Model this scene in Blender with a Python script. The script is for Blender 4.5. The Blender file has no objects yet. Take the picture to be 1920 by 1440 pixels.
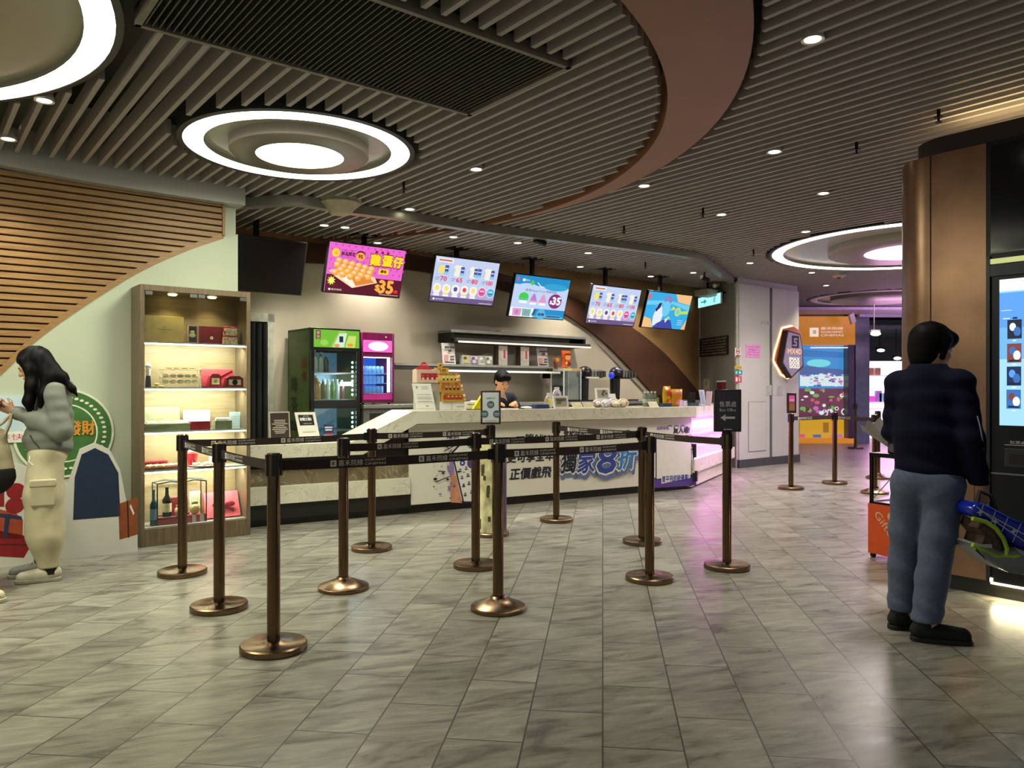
import bpy, math, random
import numpy as np
from mathutils import Matrix, Vector
random.seed(7); np.random.seed(7)
SC = bpy.context.scene
COL = SC.collection

# ------------------------------------------------------------------ camera, world, exposure
CH, FP, HY = 1.34, 1443.0, 729.0          # eye height (m), focal length (px of 1920), horizon row
cam_d = bpy.data.cameras.new('camera'); cam = bpy.data.objects.new('camera', cam_d); COL.objects.link(cam)
cam.location = (0, 0, CH); cam.rotation_euler = (math.radians(90), 0, 0)
cam_d.sensor_width = 36.0; cam_d.lens = 36.0 * FP / 1920.0; cam_d.shift_y = (HY - 720) / 1920.0
cam_d.clip_start = 0.05; cam_d.clip_end = 200
SC.camera = cam
SC.view_settings.view_transform = 'Standard'; SC.view_settings.look = 'None'
SC.view_settings.gamma = 1.0; SC.view_settings.use_curve_mapping = False
SC.view_settings.exposure = 0.0
wd = bpy.data.worlds.new('world'); SC.world = wd; wd.use_nodes = True
wd.node_tree.nodes['Background'].inputs[0].default_value = (0.82, 0.83, 0.85, 1)
wd.node_tree.nodes['Background'].inputs[1].default_value = 0.42

# ------------------------------------------------------------------ building axes
A = math.radians(38.5)
U = Vector((math.cos(A), math.sin(A), 0)); V = Vector((-math.sin(A), math.cos(A), 0))
Z3 = Vector((0, 0, 1))
AC = math.radians(30.6)                    # the service counter runs a little off the wall grid
UC = Vector((math.cos(AC), math.sin(AC), 0)); VC = Vector((-math.sin(AC), math.cos(AC), 0))
def SW(s, w, z=0.0): return U * s + V * w + Z3 * z
def SCW(s, w, z=0.0): return UC * s + VC * w + Z3 * z
def ray(px, py): return Vector(((px - 960) / FP, 1.0, (HY - py) / FP))
def on_z(px, py, z):
    r = ray(px, py); return Vector((0, 0, CH)) + r * ((z - CH) / r.z)
def on_d(px, py, d): return Vector((0, 0, CH)) + ray(px, py) * d
def on_p(px, py, n, w):
    r = ray(px, py); return Vector((0, 0, CH)) + r * (w / r.dot(n))
def on_w(px, py, w): return on_p(px, py, V, w)
def on_s(px, py, s): return on_p(px, py, U, s)
def local(p, o, ang):
    q = p - o; c, s = math.cos(ang), math.sin(ang)
    return Vector((q.x * c + q.y * s, -q.x * s + q.y * c, q.z))

# ------------------------------------------------------------------ materials
def lin(h):
    if not isinstance(h, str): return tuple(h)
    h = h.lstrip('#'); o = []
    for i in (0, 2, 4):
        c = int(h[i:i + 2], 16) / 255.0
        o.append(c / 12.92 if c <= 0.04045 else ((c + 0.055) / 1.055) ** 2.4)
    return tuple(o)
MATS = {}
def mat(name, col, rough=0.6, metal=0.0, var=0.08, scale=14.0, bump=0.0, emit=None, es=1.0, trans=0.0, alpha=1.0, spec=0.5, coat=0.0, stretch=None):
    """procedural surface: a base colour broken up by noise, optional noise bump"""
    if name in MATS: return MATS[name]
    m = bpy.data.materials.new(name); m.use_nodes = True
    nt = m.node_tree; b = nt.nodes['Principled BSDF']; c = lin(col)
    b.inputs['Roughness'].default_value = rough; b.inputs['Metallic'].default_value = metal
    b.inputs['Specular IOR Level'].default_value = spec
    b.inputs['Coat Weight'].default_value = coat
    if trans: b.inputs['Transmission Weight'].default_value = trans
    if alpha < 1: b.inputs['Alpha'].default_value = alpha
    tc = nt.nodes.new('ShaderNodeTexCoord'); no = nt.nodes.new('ShaderNodeTexNoise')
    no.inputs['Scale'].default_value = scale; no.inputs['Detail'].default_value = 5
    if stretch:
        mp = nt.nodes.new('ShaderNodeMapping'); mp.inputs['Scale'].default_value = stretch
        nt.links.new(tc.outputs['Object'], mp.inputs['Vector']); nt.links.new(mp.outputs['Vector'], no.inputs['Vector'])
    else: nt.links.new(tc.outputs['Object'], no.inputs['Vector'])
    rp = nt.nodes.new('ShaderNodeValToRGB')
    lo = [max(0, x * (1 - var * 2)) for x in c]; hi = [min(1, x * (1 + var * 2)) for x in c]
    rp.color_ramp.elements[0].position = 0.3; rp.color_ramp.elements[1].position = 0.7
    rp.color_ramp.elements[0].color = (*lo, 1); rp.color_ramp.elements[1].color = (*hi, 1)
    nt.links.new(no.outputs['Fac'], rp.inputs['Fac'])
    nt.links.new(rp.outputs['Color'], b.inputs['Base Color'])
    if bump:
        bp = nt.nodes.new('ShaderNodeBump'); bp.inputs['Strength'].default_value = bump; bp.inputs['Distance'].default_value = 0.01
        nt.links.new(no.outputs['Fac'], bp.inputs['Height']); nt.links.new(bp.outputs['Normal'], b.inputs['Normal'])
    if emit is not None:
        b.inputs['Emission Color'].default_value = (*lin(emit), 1); b.inputs['Emission Strength'].default_value = es
    MATS[name] = m; return m
def glow(hexc, es=1.0, base='#000000'):
    """a lit screen or lamp surface"""
    n = 'glow_%s_%g' % (hexc, es)
    if n in MATS: return MATS[n]
    m = mat(n, base, 0.35, emit=hexc, es=es, var=0); m.cycles.emission_sampling = 'AUTO' if es > 2 else 'NONE'
    return m
def plain(hexc, rough=0.6, **k): return mat('surface_%s_%g' % (hexc, rough), hexc, rough, **{'var': 0.015, **k})

def floor_mat():
    m = bpy.data.materials.new('stone_look_floor_tiles'); m.use_nodes = True; nt = m.node_tree; b = nt.nodes['Principled BSDF']
    N, L = nt.nodes.new, nt.links.new
    tc = N('ShaderNodeTexCoord'); mp = N('ShaderNodeMapping')
    ang = math.atan2(170, FP)              # tiles run a little right of straight ahead
    mp.vector_type = 'POINT'; mp.inputs['Rotation'].default_value = (0, 0, -(math.pi / 2 - ang))
    mp.inputs['Location'].default_value = (-4.10 + 6.0, 30.0, 0)
    L(tc.outputs['Object'], mp.inputs['Vector'])
    br = N('ShaderNodeTexBrick'); br.offset = 0.5
    for k, v in (('Scale', 1.0), ('Mortar Size', 0.0036), ('Mortar Smooth', 0.1), ('Bias', 0.0), ('Brick Width', 0.6), ('Row Height', 0.3)): br.inputs[k].default_value = v
    br.inputs['Color1'].default_value = (0.0, 0.0, 0.0, 1); br.inputs['Color2'].default_value = (1, 1, 1, 1); br.inputs['Mortar'].default_value = (0.5, 0.5, 0.5, 1)
    L(mp.outputs['Vector'], br.inputs['Vector'])
    # veins: stretched, warped noise shifted per tile
    sc = N('ShaderNodeVectorMath'); sc.operation = 'SCALE'; sc.inputs['Scale'].default_value = 7.0; L(br.outputs['Color'], sc.inputs[0])
    ad = N('ShaderNodeVectorMath'); ad.operation = 'ADD'; L(mp.outputs['Vector'], ad.inputs[0]); L(sc.outputs['Vector'], ad.inputs[1])
    m2 = N('ShaderNodeMapping'); m2.inputs['Scale'].default_value = (1.1, 3.6, 1); m5 = N('ShaderNodeMapping'); m5.inputs['Rotation'].default_value = (0, 0, 1.1); L(ad.outputs['Vector'], m5.inputs['Vector']); L(m5.outputs['Vector'], m2.inputs['Vector'])
    n1 = N('ShaderNodeTexNoise'); n1.inputs['Scale'].default_value = 1.7; n1.inputs['Detail'].default_value = 9; n1.inputs['Roughness'].default_value = 0.62; n1.inputs['Distortion'].default_value = 1.3
    L(m2.outputs['Vector'], n1.inputs['Vector'])
    r1 = N('ShaderNodeValToRGB'); r1.color_ramp.elements[0].position = 0.37; r1.color_ramp.elements[1].position = 0.63
    r1.color_ramp.elements[0].color = (0.135, 0.128, 0.104, 1); r1.color_ramp.elements[1].color = (0.30, 0.288, 0.24, 1)
    e = r1.color_ramp.elements.new(0.46); e.color = (0.225, 0.215, 0.177, 1)
    L(n1.outputs['Fac'], r1.inputs['Fac'])
    # fine diagonal streaks over the clouds
    m3 = N('ShaderNodeMapping'); m3.inputs['Scale'].default_value = (2.4, 13.0, 1); m4 = N('ShaderNodeMapping'); m4.inputs['Rotation'].default_value = (0, 0, 1.22); L(ad.outputs['Vector'], m4.inputs['Vector']); L(m4.outputs['Vector'], m3.inputs['Vector'])
    n3 = N('ShaderNodeTexNoise'); n3.inputs['Scale'].default_value = 2.0; n3.inputs['Detail'].default_value = 7; n3.inputs['Roughness'].default_value = 0.6; n3.inputs['Distortion'].default_value = 0.9; L(m3.outputs['Vector'], n3.inputs['Vector'])
    r3 = N('ShaderNodeValToRGB'); r3.color_ramp.elements[0].position = 0.34; r3.color_ramp.elements[1].position = 0.66; r3.color_ramp.elements[0].color = (0.76, 0.755, 0.73, 1); r3.color_ramp.elements[1].color = (1.12, 1.12, 1.11, 1); L(n3.outputs['Fac'], r3.inputs['Fac'])
    mm = N('ShaderNodeMixRGB'); mm.blend_type = 'MULTIPLY'; mm.inputs['Fac'].default_value = 1.0; L(r1.outputs['Color'], mm.inputs['Color1']); L(r3.outputs['Color'], mm.inputs['Color2'])
    hs = N('ShaderNodeHueSaturation'); L(mm.outputs['Color'], hs.inputs['Color'])
    mr = N('ShaderNodeMapRange'); mr.inputs['To Min'].default_value = 0.86; mr.inputs['To Max'].default_value = 1.12
    L(br.outputs['Color'], mr.inputs['Value']); L(mr.outputs['Result'], hs.inputs['Value'])
    mx = N('ShaderNodeMixRGB'); mx.inputs['Color2'].default_value = (0.06, 0.055, 0.045, 1); L(br.outputs['Fac'], mx.inputs['Fac']); L(hs.outputs['Color'], mx.inputs['Color1'])
    L(mx.outputs['Color'], b.inputs['Base Color'])
    bp = N('ShaderNodeBump'); bp.inputs['Strength'].default_value = 0.14; bp.inputs['Distance'].default_value = 0.01
    L(n1.outputs['Fac'], bp.inputs['Height']); L(bp.outputs['Normal'], b.inputs['Normal'])
    r2 = N('ShaderNodeMapRange'); r2.inputs['To Min'].default_value = 0.20; r2.inputs['To Max'].default_value = 0.42
    L(n1.outputs['Fac'], r2.inputs['Value']); L(r2.outputs['Result'], b.inputs['Roughness'])
    return m
def marble_mat(name, c0, c1, vein):
    m = bpy.data.materials.new(name); m.use_nodes = True; nt = m.node_tree; b = nt.nodes['Principled BSDF']; N, L = nt.nodes.new, nt.links.new
    tc = N('ShaderNodeTexCoord'); n1 = N('ShaderNodeTexNoise'); n1.inputs['Scale'].default_value = 3.2; n1.inputs['Detail'].default_value = 8; n1.inputs['Distortion'].default_value = 2.2
    L(tc.outputs['Object'], n1.inputs['Vector']); r = N('ShaderNodeValToRGB'); e = r.color_ramp.elements
    e[0].position = 0.34; e[0].color = (*lin(c0), 1); e[1].position = 0.62; e[1].color = (*lin(c1), 1)
    a = e.new(0.485); a.color = (*lin(c1), 1); a = e.new(0.50); a.color = (*lin(vein), 1); a = e.new(0.515); a.color = (*lin(c1), 1)
    L(n1.outputs['Fac'], r.inputs['Fac']); L(r.outputs['Color'], b.inputs['Base Color']); b.inputs['Roughness'].default_value = 0.16
    return m
def wood_mat(name, c0, c1, stretch=(1, 14, 14), scale=5, rough=0.5):
    m = bpy.data.materials.new(name); m.use_nodes = True; nt = m.node_tree; b = nt.nodes['Principled BSDF']; N, L = nt.nodes.new, nt.links.new
    tc = N('ShaderNodeTexCoord'); mp = N('ShaderNodeMapping'); mp.inputs['Scale'].default_value = stretch; L(tc.outputs['Object'], mp.inputs['Vector'])
    n1 = N('ShaderNodeTexNoise'); n1.inputs['Scale'].default_value = scale; n1.inputs['Detail'].default_value = 7; n1.inputs['Distortion'].default_value = 0.6
    L(mp.outputs['Vector'], n1.inputs['Vector']); r = N('ShaderNodeValToRGB'); r.color_ramp.elements[0].position = 0.3; r.color_ramp.elements[1].position = 0.7
    r.color_ramp.elements[0].color = (*lin(c0), 1); r.color_ramp.elements[1].color = (*lin(c1), 1)
    L(n1.outputs['Fac'], r.inputs['Fac']); L(r.outputs['Color'], b.inputs['Base Color']); b.inputs['Roughness'].default_value = rough
    return m
def glass_mat(name, tint=(0.9, 0.97, 0.94), mixv=0.10):
    m = bpy.data.materials.new(name); m.use_nodes = True; nt = m.node_tree; N, L = nt.nodes.new, nt.links.new
    for n in list(nt.nodes):
        if n.type != 'OUTPUT_MATERIAL': nt.nodes.remove(n)
    o = nt.nodes[0]; t = N('ShaderNodeBsdfTransparent'); t.inputs[0].default_value = (*tint, 1)
    g = N('ShaderNodeBsdfGlossy'); g.inputs['Roughness'].default_value = 0.02
    fr = N('ShaderNodeFresnel'); fr.inputs['IOR'].default_value = 1.45; mx = N('ShaderNodeMixShader')
    ma = N('ShaderNodeMath'); ma.operation = 'MULTIPLY_ADD'; ma.inputs[1].default_value = 0.9; ma.inputs[2].default_value = mixv * 0.2
    L(fr.outputs[0], ma.inputs[0]); L(ma.outputs[0], mx.inputs[0]); L(t.outputs[0], mx.inputs[1]); L(g.outputs[0], mx.inputs[2]); L(mx.outputs[0], o.inputs[0])
    return m

M_floor = floor_mat()
M_slat = mat('slat_grey_paint', '#a9a29d', 0.55, var=0.03)
M_void = mat('dark_ceiling_void', '#262622', 0.9)
M_ring = mat('copper_brown_laminate', '#9a6d52', 0.5, var=0.03, scale=3)
M_timber = wood_mat('honey_timber_slat', '#84633a', '#a07c4c')
M_panel = mat('pale_green_wall_paint', '#b3bba3', 0.55, var=0.015, scale=3)
M_grey = mat('grey_bulkhead_paint', '#aeb2a6', 0.45, var=0.02, scale=3)
M_taupe = mat('taupe_wall_panel', '#b3a995', 0.4, var=0.03, scale=2.5)
M_bronze = mat('brushed_bronze_panel', '#93735c', 0.30, metal=0.82, var=0.10, scale=3.5)
M_bronzew = mat('bronze_wall_sheet', '#a58153', 0.4, metal=0.35, var=0.08, scale=2.5)
M_ribbon = mat('dark_bronze_ribbon', '#523424', 0.45, metal=0.3, var=0.06, scale=3)
M_white = mat('off_white_panel', '#b9b9b4', 0.45, var=0.015, scale=3)
M_skirt = mat('dark_grey_skirting', '#3d3f42', 0.5)
M_marble = marble_mat('cream_marble', '#cbc7b0', '#d8d4c0', '#b3ad98')
M_bmarble = marble_mat('brown_marble', '#5f5641', '#786d54', '#a39878')
M_black = mat('black_laminate', '#0c0c0c', 0.4)
M_blackm = mat('black_metal', '#141414', 0.35, metal=0.5)
M_plastic = mat('black_plastic', '#111112', 0.35)
M_copper = mat('antique_copper_steel', '#6d5840', 0.18, metal=1.0, var=0.05, scale=40, stretch=(1, 1, 0.06))
M_copperb = mat('brushed_copper_base', '#7c6650', 0.25, metal=1.0, var=0.05, scale=30)
for _m in (M_copperb,):
    _n = _m.node_tree.nodes.new('ShaderNodeTangent'); _n.direction_type = 'RADIAL'; _n.axis = 'Z'; _b = _m.node_tree.nodes['Principled BSDF']; _b.inputs['Anisotropic'].default_value = 0.85; _m.node_tree.links.new(_n.outputs[0], _b.inputs['Tangent'])
M_belt = mat('dark_brown_webbing', '#2c1c16', 0.75, var=0.1, scale=120)
M_steel = mat('brushed_steel', '#a9aaa6', 0.3, metal=1.0, var=0.05, scale=30)
M_chrome = mat('chrome', '#d8d8d8', 0.12, metal=1.0, var=0.01)
M_letter = mat('white_print', '#d9d6cc', 0.6, var=0.0)
M_cab = wood_mat('grey_brown_cabinet_wood', '#5a4c38', '#75644b', (14, 14, 1), 4, 0.45)
M_cabin = wood_mat('brown_cabinet_back', '#7f6b4c', '#94805f', (1, 14, 14), 4, 0.5)
M_glass = glass_mat('clear_glass')
M_paper = mat('white_card', '#e4e2d8', 0.6, var=0.004)
M_skin = mat('skin', '#c99a78', 0.5, var=0.04, scale=30)
M_hair = mat('black_hair', '#060505', 0.6, var=0.2, scale=60, spec=0.12)

# ------------------------------------------------------------------ mesh collector
_TX = {}
def text2d(s):
    if s not in _TX:
        c = bpy.data.curves.new('t', 'FONT'); c.body = s; c.resolution_u = 2; c.fill_mode = 'FRONT'
        o = bpy.data.objects.new('t', c); COL.objects.link(o)
        dg = bpy.context.evaluated_depsgraph_get(); me = bpy.data.meshes.new_from_object(o.evaluated_get(dg))
        vs = [(v.co.x, v.co.y) for v in me.vertices]; fs = [tuple(p.vertices) for p in me.polygons]
        bpy.data.objects.remove(o); bpy.data.curves.remove(c); bpy.data.meshes.remove(me)
        _TX[s] = (vs, fs)
    return _TX[s]
class MB:
    def __init__(self): self.v = []; self.f = []; self.mi = []; self.m = 0; self.y = 0
    def use(self, i): self.m = i; return self
    def add(self, vs, fs):
        o = len(self.v); self.v += [tuple(x) for x in vs]
        for f in fs: self.f.append(tuple(i + o for i in f)); self.mi.append(self.m)
        return self
    def box(self, x0, x1, y0, y1, z0, z1):
        v = [(x, y, z) for z in (z0, z1) for y in (y0, y1) for x in (x0, x1)]
        return self.add(v, [(0, 2, 3, 1), (4, 5, 7, 6), (0, 1, 5, 4), (2, 6, 7, 3), (0, 4, 6, 2), (1, 3, 7, 5)])
    def obox(self, c, hx, hy, hz):
        """box from centre and three half axis vectors"""
        c, hx, hy, hz = Vector(c), Vector(hx), Vector(hy), Vector(hz)
        v = [c + hx * a + hy * b + hz * d for d in (-1, 1) for b in (-1, 1) for a in (-1, 1)]
        return self.add(v, [(0, 2, 3, 1), (4, 5, 7, 6), (0, 1, 5, 4), (2, 6, 7, 3), (0, 4, 6, 2), (1, 3, 7, 5)])
    def cyl(self, p0, p1, r0, r1=None, n=20, caps=True):
        r1 = r0 if r1 is None else r1
        p0, p1 = Vector(p0), Vector(p1); d = (p1 - p0).normalized()
        a = d.orthogonal().normalized(); b = d.cross(a)
        ring = [a * math.cos(t) + b * math.sin(t) for t in [2 * math.pi * i / n for i in range(n)]]
        v = [p0 + q * r0 for q in ring] + [p1 + q * r1 for q in ring]
        f = [(i, (i + 1) % n, n + (i + 1) % n, n + i) for i in range(n)]
        if caps: f += [tuple(range(n - 1, -1, -1)), tuple(range(n, 2 * n))]
        return self.add(v, f)
    def lathe(self, prof, n=32, c=(0, 0, 0), caps=True):
        v = []; f = []; m = len(prof)
        for r, z in prof:
            for i in range(n):
                t = 2 * math.pi * i / n; v.append((c[0] + r * math.cos(t), c[1] + r * math.sin(t), c[2] + z))
        for k in range(m - 1):
            for i in range(n):
                j = (i + 1) % n; f.append((k * n + i, k * n + j, (k + 1) * n + j, (k + 1) * n + i))
        if caps:
            if prof[0][0] > 1e-4: f.append(tuple(range(n - 1, -1, -1)))
            if prof[-1][0] > 1e-4: f.append(tuple(range((m - 1) * n, m * n)))
        return self.add(v, f)
    def tube(self, pts, r, n=8, caps=True):
        pts = [Vector(p) for p in pts]; v = []; f = []; a = None; rr = r if hasattr(r, '__len__') else [r] * len(pts)
        for i, p in enumerate(pts):
            d = (pts[min(i + 1, len(pts) - 1)] - pts[max(i - 1, 0)]).normalized()
            a = d.orthogonal().normalized() if a is None else (a - d * a.dot(d)).normalized()
            b = d.cross(a)
            v += [p + (a * math.cos(2 * math.pi * k / n) + b * math.sin(2 * math.pi * k / n)) * rr[i] for k in range(n)]
        for i in range(len(pts) - 1):
            for k in range(n):
                j = (k + 1) % n; f.append((i * n + k, i * n + j, (i + 1) * n + j, (i + 1) * n + k))
        if caps: f += [tuple(range(n - 1, -1, -1)), tuple(range((len(pts) - 1) * n, len(pts) * n))]
        return self.add(v, f)
    def ell(self, c, r, nu=16, nv=10):
        if not hasattr(r, '__len__'): r = (r, r, r)
        v = [(c[0], c[1], c[2] - r[2])]; f = []
        for j in range(1, nv):
            t = math.pi * j / nv - math.pi / 2
            for i in range(nu):
                a = 2 * math.pi * i / nu; v.append((c[0] + r[0] * math.cos(t) * math.cos(a), c[1] + r[1] * math.cos(t) * math.sin(a), c[2] + r[2] * math.sin(t)))
        v.append((c[0], c[1], c[2] + r[2])); L = len(v) - 1
        for i in range(nu):
            j = (i + 1) % nu; f.append((0, 1 + j, 1 + i)); f.append((L, L - nu + i, L - nu + j))
            for k in range(nv - 2): f.append((1 + k * nu + i, 1 + k * nu + j, 1 + (k + 1) * nu + j, 1 + (k + 1) * nu + i))
        return self.add(v, f)
    def prism(self, poly, a, b, plane='xz'):
        """extrude a 2-D outline: plane xz runs along y, xy along z, yz along x"""
        ar = sum(poly[i][0] * poly[(i + 1) % len(poly)][1] - poly[(i + 1) % len(poly)][0] * poly[i][1] for i in range(len(poly)))
        if ar < 0: poly = poly[::-1]
        g = {'xz': lambda p, t: (p[0], t, p[1]), 'xy': lambda p, t: (p[0], p[1], t), 'yz': lambda p, t: (t, p[0], p[1])}[plane]
        n = len(poly); v = [g(p, a) for p in poly] + [g(p, b) for p in poly]
        f = [tuple(range(n)), tuple(range(2 * n - 1, n - 1, -1))] + [(i, n + i, n + (i + 1) % n, (i + 1) % n) for i in range(n)]
        if plane == 'xy': f = [t[::-1] for t in f]
        if plane == 'yz': f = [t[::-1] for t in f]
        return self.add(v, f)
    def flat(self, poly, y=None):
        """printed shape on the front (-y) of a panel; each new one a hair further out"""
        self.y += 1; y = (self.base if y is None else y) - 0.0002 * self.y
        ar = sum(poly[i][0] * poly[(i + 1) % len(poly)][1] - poly[(i + 1) % len(poly)][0] * poly[i][1] for i in range(len(poly)))
        if ar < 0: poly = poly[::-1]
        return self.add([(p[0], y, p[1]) for p in poly], [tuple(range(len(poly)))])
    base = 0.0
    def rect(self, x0, x1, z0, z1): return self.flat([(x0, z0), (x1, z0), (x1, z1), (x0, z1)])
    def disc(self, x, z, rx, rz=None, n=24):
        rz = rx if rz is None else rz
        return self.flat([(x + rx * math.cos(2 * math.pi * i / n), z + rz * math.sin(2 * math.pi * i / n)) for i in range(n)])
    def line(self, pts, w):
        for (a, b) in zip(pts[:-1], pts[1:]):
            d = Vector((b[0] - a[0], b[1] - a[1])); d.normalize(); n = Vector((-d.y, d.x)) * w / 2
            self.flat([(a[0] + n.x, a[1] + n.y), (b[0] + n.x, b[1] + n.y), (b[0] - n.x, b[1] - n.y), (a[0] - n.x, a[1] - n.y)])
        return self
    def text(self, s, x0, x1, z0, z1, shear=0.0, bold=0.0, y=None):
        """lettering stretched into the box x0..x1, z0..z1 on the front of a panel"""
        vs, fs = text2d(s)
        if not vs: return self
        ax, bx = min(v[0] for v in vs), max(v[0] for v in vs); az, bz = min(v[1] for v in vs), max(v[1] for v in vs)
        sx = (x1 - x0) / max(bx - ax, 1e-6); sz = (z1 - z0) / max(bz - az, 1e-6)
        offs = [(0, 0)] if not bold else [(-bold, 0), (bold, 0), (0, bold), (0, -bold)]
        for ox, oz in offs:
            self.y += 1; yy = (self.base if y is None else y) - 0.0002 * self.y
            self.add([(x0 + (v[0] - ax) * sx + shear * (v[1] - az) * sz + ox, yy, z0 + (v[1] - az) * sz + oz) for v in vs], fs)
        return self
    def xf(self, M): self.v = [tuple(M @ Vector(p)) for p in self.v]; return self
    def build(self, name, mats, parent=None, loc=(0, 0, 0), rz=0.0, smooth=0.6, bev=0.0, rot=None):
        me = bpy.data.meshes.new(name); me.from_pydata(self.v, [], self.f)
        for m in (mats if isinstance(mats, (list, tuple)) else [mats]): me.materials.append(m)
        me.polygons.foreach_set('material_index', self.mi)
        if smooth:
            me.polygons.foreach_set('use_smooth', [True] * len(me.polygons)); me.set_sharp_from_angle(angle=smooth)
        me.update(); o = bpy.data.objects.new(name, me); COL.objects.link(o)
        o.location = loc; o.rotation_euler = rot if rot is not None else (0, 0, rz)
        if parent is not None: o.parent = parent
        if bev:
            b = o.modifiers.new('edge', 'BEVEL'); b.width = bev; b.segments = 2; b.limit_method = 'ANGLE'
        return o
def thing(name, label, cat, loc=(0, 0, 0), rz=0.0, group=None):
    o = bpy.data.objects.new(name, None); COL.objects.link(o); o.empty_display_size = 0.1
    o.location = loc; o.rotation_euler = (0, 0, rz); o['label'] = label; o['category'] = cat
    if group: o['group'] = group
    return o
def tag(o, label, cat, group=None):
    o['label'] = label; o['category'] = cat
    if group: o['group'] = group
    return o
def struct(o): o['kind'] = 'structure'; return o
def copy_tree(o, parent=None):
    c = o.copy(); COL.objects.link(c)
    if parent is not None: c.parent = parent
    for ch in list(o.children): copy_tree(ch, c)
    return c
def lamp(name, kind, parent, loc, energy, color, size=0.2, spot=None, rot=(0, 0, 0), shape=None, blend=0.6):
    d = bpy.data.lights.new(name, kind); d.energy = energy; d.color = color
    if kind == 'AREA':
        d.size = size if not hasattr(size, '__len__') else size[0]
        if shape: d.shape = shape
        if hasattr(size, '__len__'): d.shape = 'RECTANGLE'; d.size_y = size[1]
    else: d.shadow_soft_size = size
    if spot: d.spot_size = spot; d.spot_blend = blend
    o = bpy.data.objects.new(name, d); COL.objects.link(o); o.location = loc; o.rotation_euler = rot
    if parent is not None: o.parent = parent
    return o
# ================================================================== THE SETTING
ZC = 3.22                                   # underside of the ceiling slats
mb = MB(); mb.box(-14, 26, -6, 40, -0.1, 0); struct(mb.build('floor', M_floor))
mb = MB(); mb.box(-14, 26, -6, 40, 3.75, 3.85); struct(mb.build('ceiling', M_void))

LAMPS = [(-3.80, 3.10, 1.96, 1.12, 0.70), (-1.665, 6.05, 0.853, 0.53, 0.335), (5.42, 10.27, 1.85, 1.12, 0.66), (7.6, 15.9, 1.35, 0.95, 0.0)]
ARC_IN = (-2.919, 5.716, 3.994); ARC_OUT = (-3.0, 5.232, 4.431)
VENT = (0.94, 3.05, 3.28, 4.295)            # s0, s1, w0, w1
def cut(iv, a, b):
    o = []
    for p, q in iv:
        if b <= p or a >= q: o.append((p, q)); continue
        if a > p: o.append((p, a))
        if b < q: o.append((b, q))
    return o
def chord(s, cx, cy, r):
    cs, cw = U.x * cx + U.y * cy, V.x * cx + V.y * cy
    if abs(s - cs) >= r: return None
    h = math.sqrt(r * r - (s - cs) ** 2); return cw - h, cw + h
mb = MB(); s = -6.0
while s < 19.5:
    iv = [(-5.0, 7.24 if s < 2.52 else (9.06 if s < 11.7 else 13.5))]
    if s > 6.3: iv = cut(iv, -6, 2.0)
    for cx, cy, r, r2, r3 in LAMPS:
        c = chord(s, cx, cy, r + 0.09)
        if c: iv = cut(iv, *c)
    co, ci = chord(s, ARC_OUT[0], ARC_OUT[1], ARC_OUT[2] + 0.05), chord(s, ARC_IN[0], ARC_IN[1], ARC_IN[2] - 0.05)
    if co:
        if ci:
            if ci[0] > co[0]: iv = cut(iv, co[0], ci[0])
            if co[1] > ci[1]: iv = cut(iv, ci[1], co[1])
        else: iv = cut(iv, *co)
    if VENT[0] - 0.03 < s < VENT[1] + 0.03: iv = cut(iv, VENT[2] - 0.03, VENT[3] + 0.03)
    for a, b in iv:
        if b - a > 0.05:
            p = SW(s, (a + b) / 2, ZC + 0.055); mb.obox(p, U * 0.0155, V * ((b - a) / 2), Z3 * 0.055)
    s += 0.118
struct(mb.build('ceiling', M_slat, smooth=0))

# crescent-shaped copper soffit between two circles
pts_o = []; pts_i = []
mb = MB(); n = 160; rows = []
for i in range(n + 1):
    t = -2.2 + (1.60 + 2.2) * i / n
    ci = Vector((ARC_IN[0] + ARC_IN[2] * math.cos(t), ARC_IN[1] + ARC_IN[2] * math.sin(t)))
    d = Vector((math.cos(t), math.sin(t))); oc = Vector((ARC_OUT[0], ARC_OUT[1])); e = ci - oc
    bq = e.dot(d); k = -bq + math.sqrt(max(0, bq * bq - (e.dot(e) - ARC_OUT[2] ** 2)))
    rows.append((ci, ci + d * max(k, 0.0)))
vs = []
for a, b in rows: vs += [(a.x, a.y, 3.20), (b.x, b.y, 3.20), (a.x, a.y, 3.6), (b.x, b.y, 3.6)]
fs = []
for i in range(n):
    p, q = 4 * i, 4 * i + 4
    fs += [(p, q, q + 1, p + 1), (p, p + 2, q + 2, q), (p + 1, q + 1, q + 3, p + 3)]
mb.add(vs, fs); struct(mb.build('trim_1', M_ring, smooth=0.5))

# left wall: pale panel below a rising curve, timber slats above, grey bulkhead
WL = 7.36
crv = [(-420, 1020), (-250, 905), (-120, 805), (0, 705), (65, 642), (150, 580), (260, 512), (350, 471), (420, 447), (446, 439)]
cw_ = [on_w(px, py, WL) for px, py in crv]; cl = [(p.dot(U), p.z) for p in cw_]
def crv_z(s):
    for (a, za), (b, zb) in zip(cl[:-1], cl[1:]):
        if a <= s <= b: return za + (zb - za) * (s - a) / (b - a)
    return cl[0][1] if s < cl[0][0] else cl[-1][1]
def fine(pl, n=10):
    """Catmull-Rom smoothing of an open outline"""
    o = []
    for i in range(len(pl) - 1):
        p0, p1, p2, p3 = pl[max(i - 1, 0)], pl[i], pl[i + 1], pl[min(i + 2, len(pl) - 1)]
        for k in range(n):
            t = k / n; o.append(tuple(0.5 * (2 * p1[j] + (p2[j] - p0[j]) * t + (2 * p0[j] - 5 * p1[j] + 4 * p2[j] - p3[j]) * t * t + (3 * p1[j] - p0[j] - 3 * p2[j] + p3[j]) * t ** 3) for j in (0, 1)))
    o.append(pl[-1]); return o
cl = fine(cl)
SE = cl[-1][0]
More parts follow.
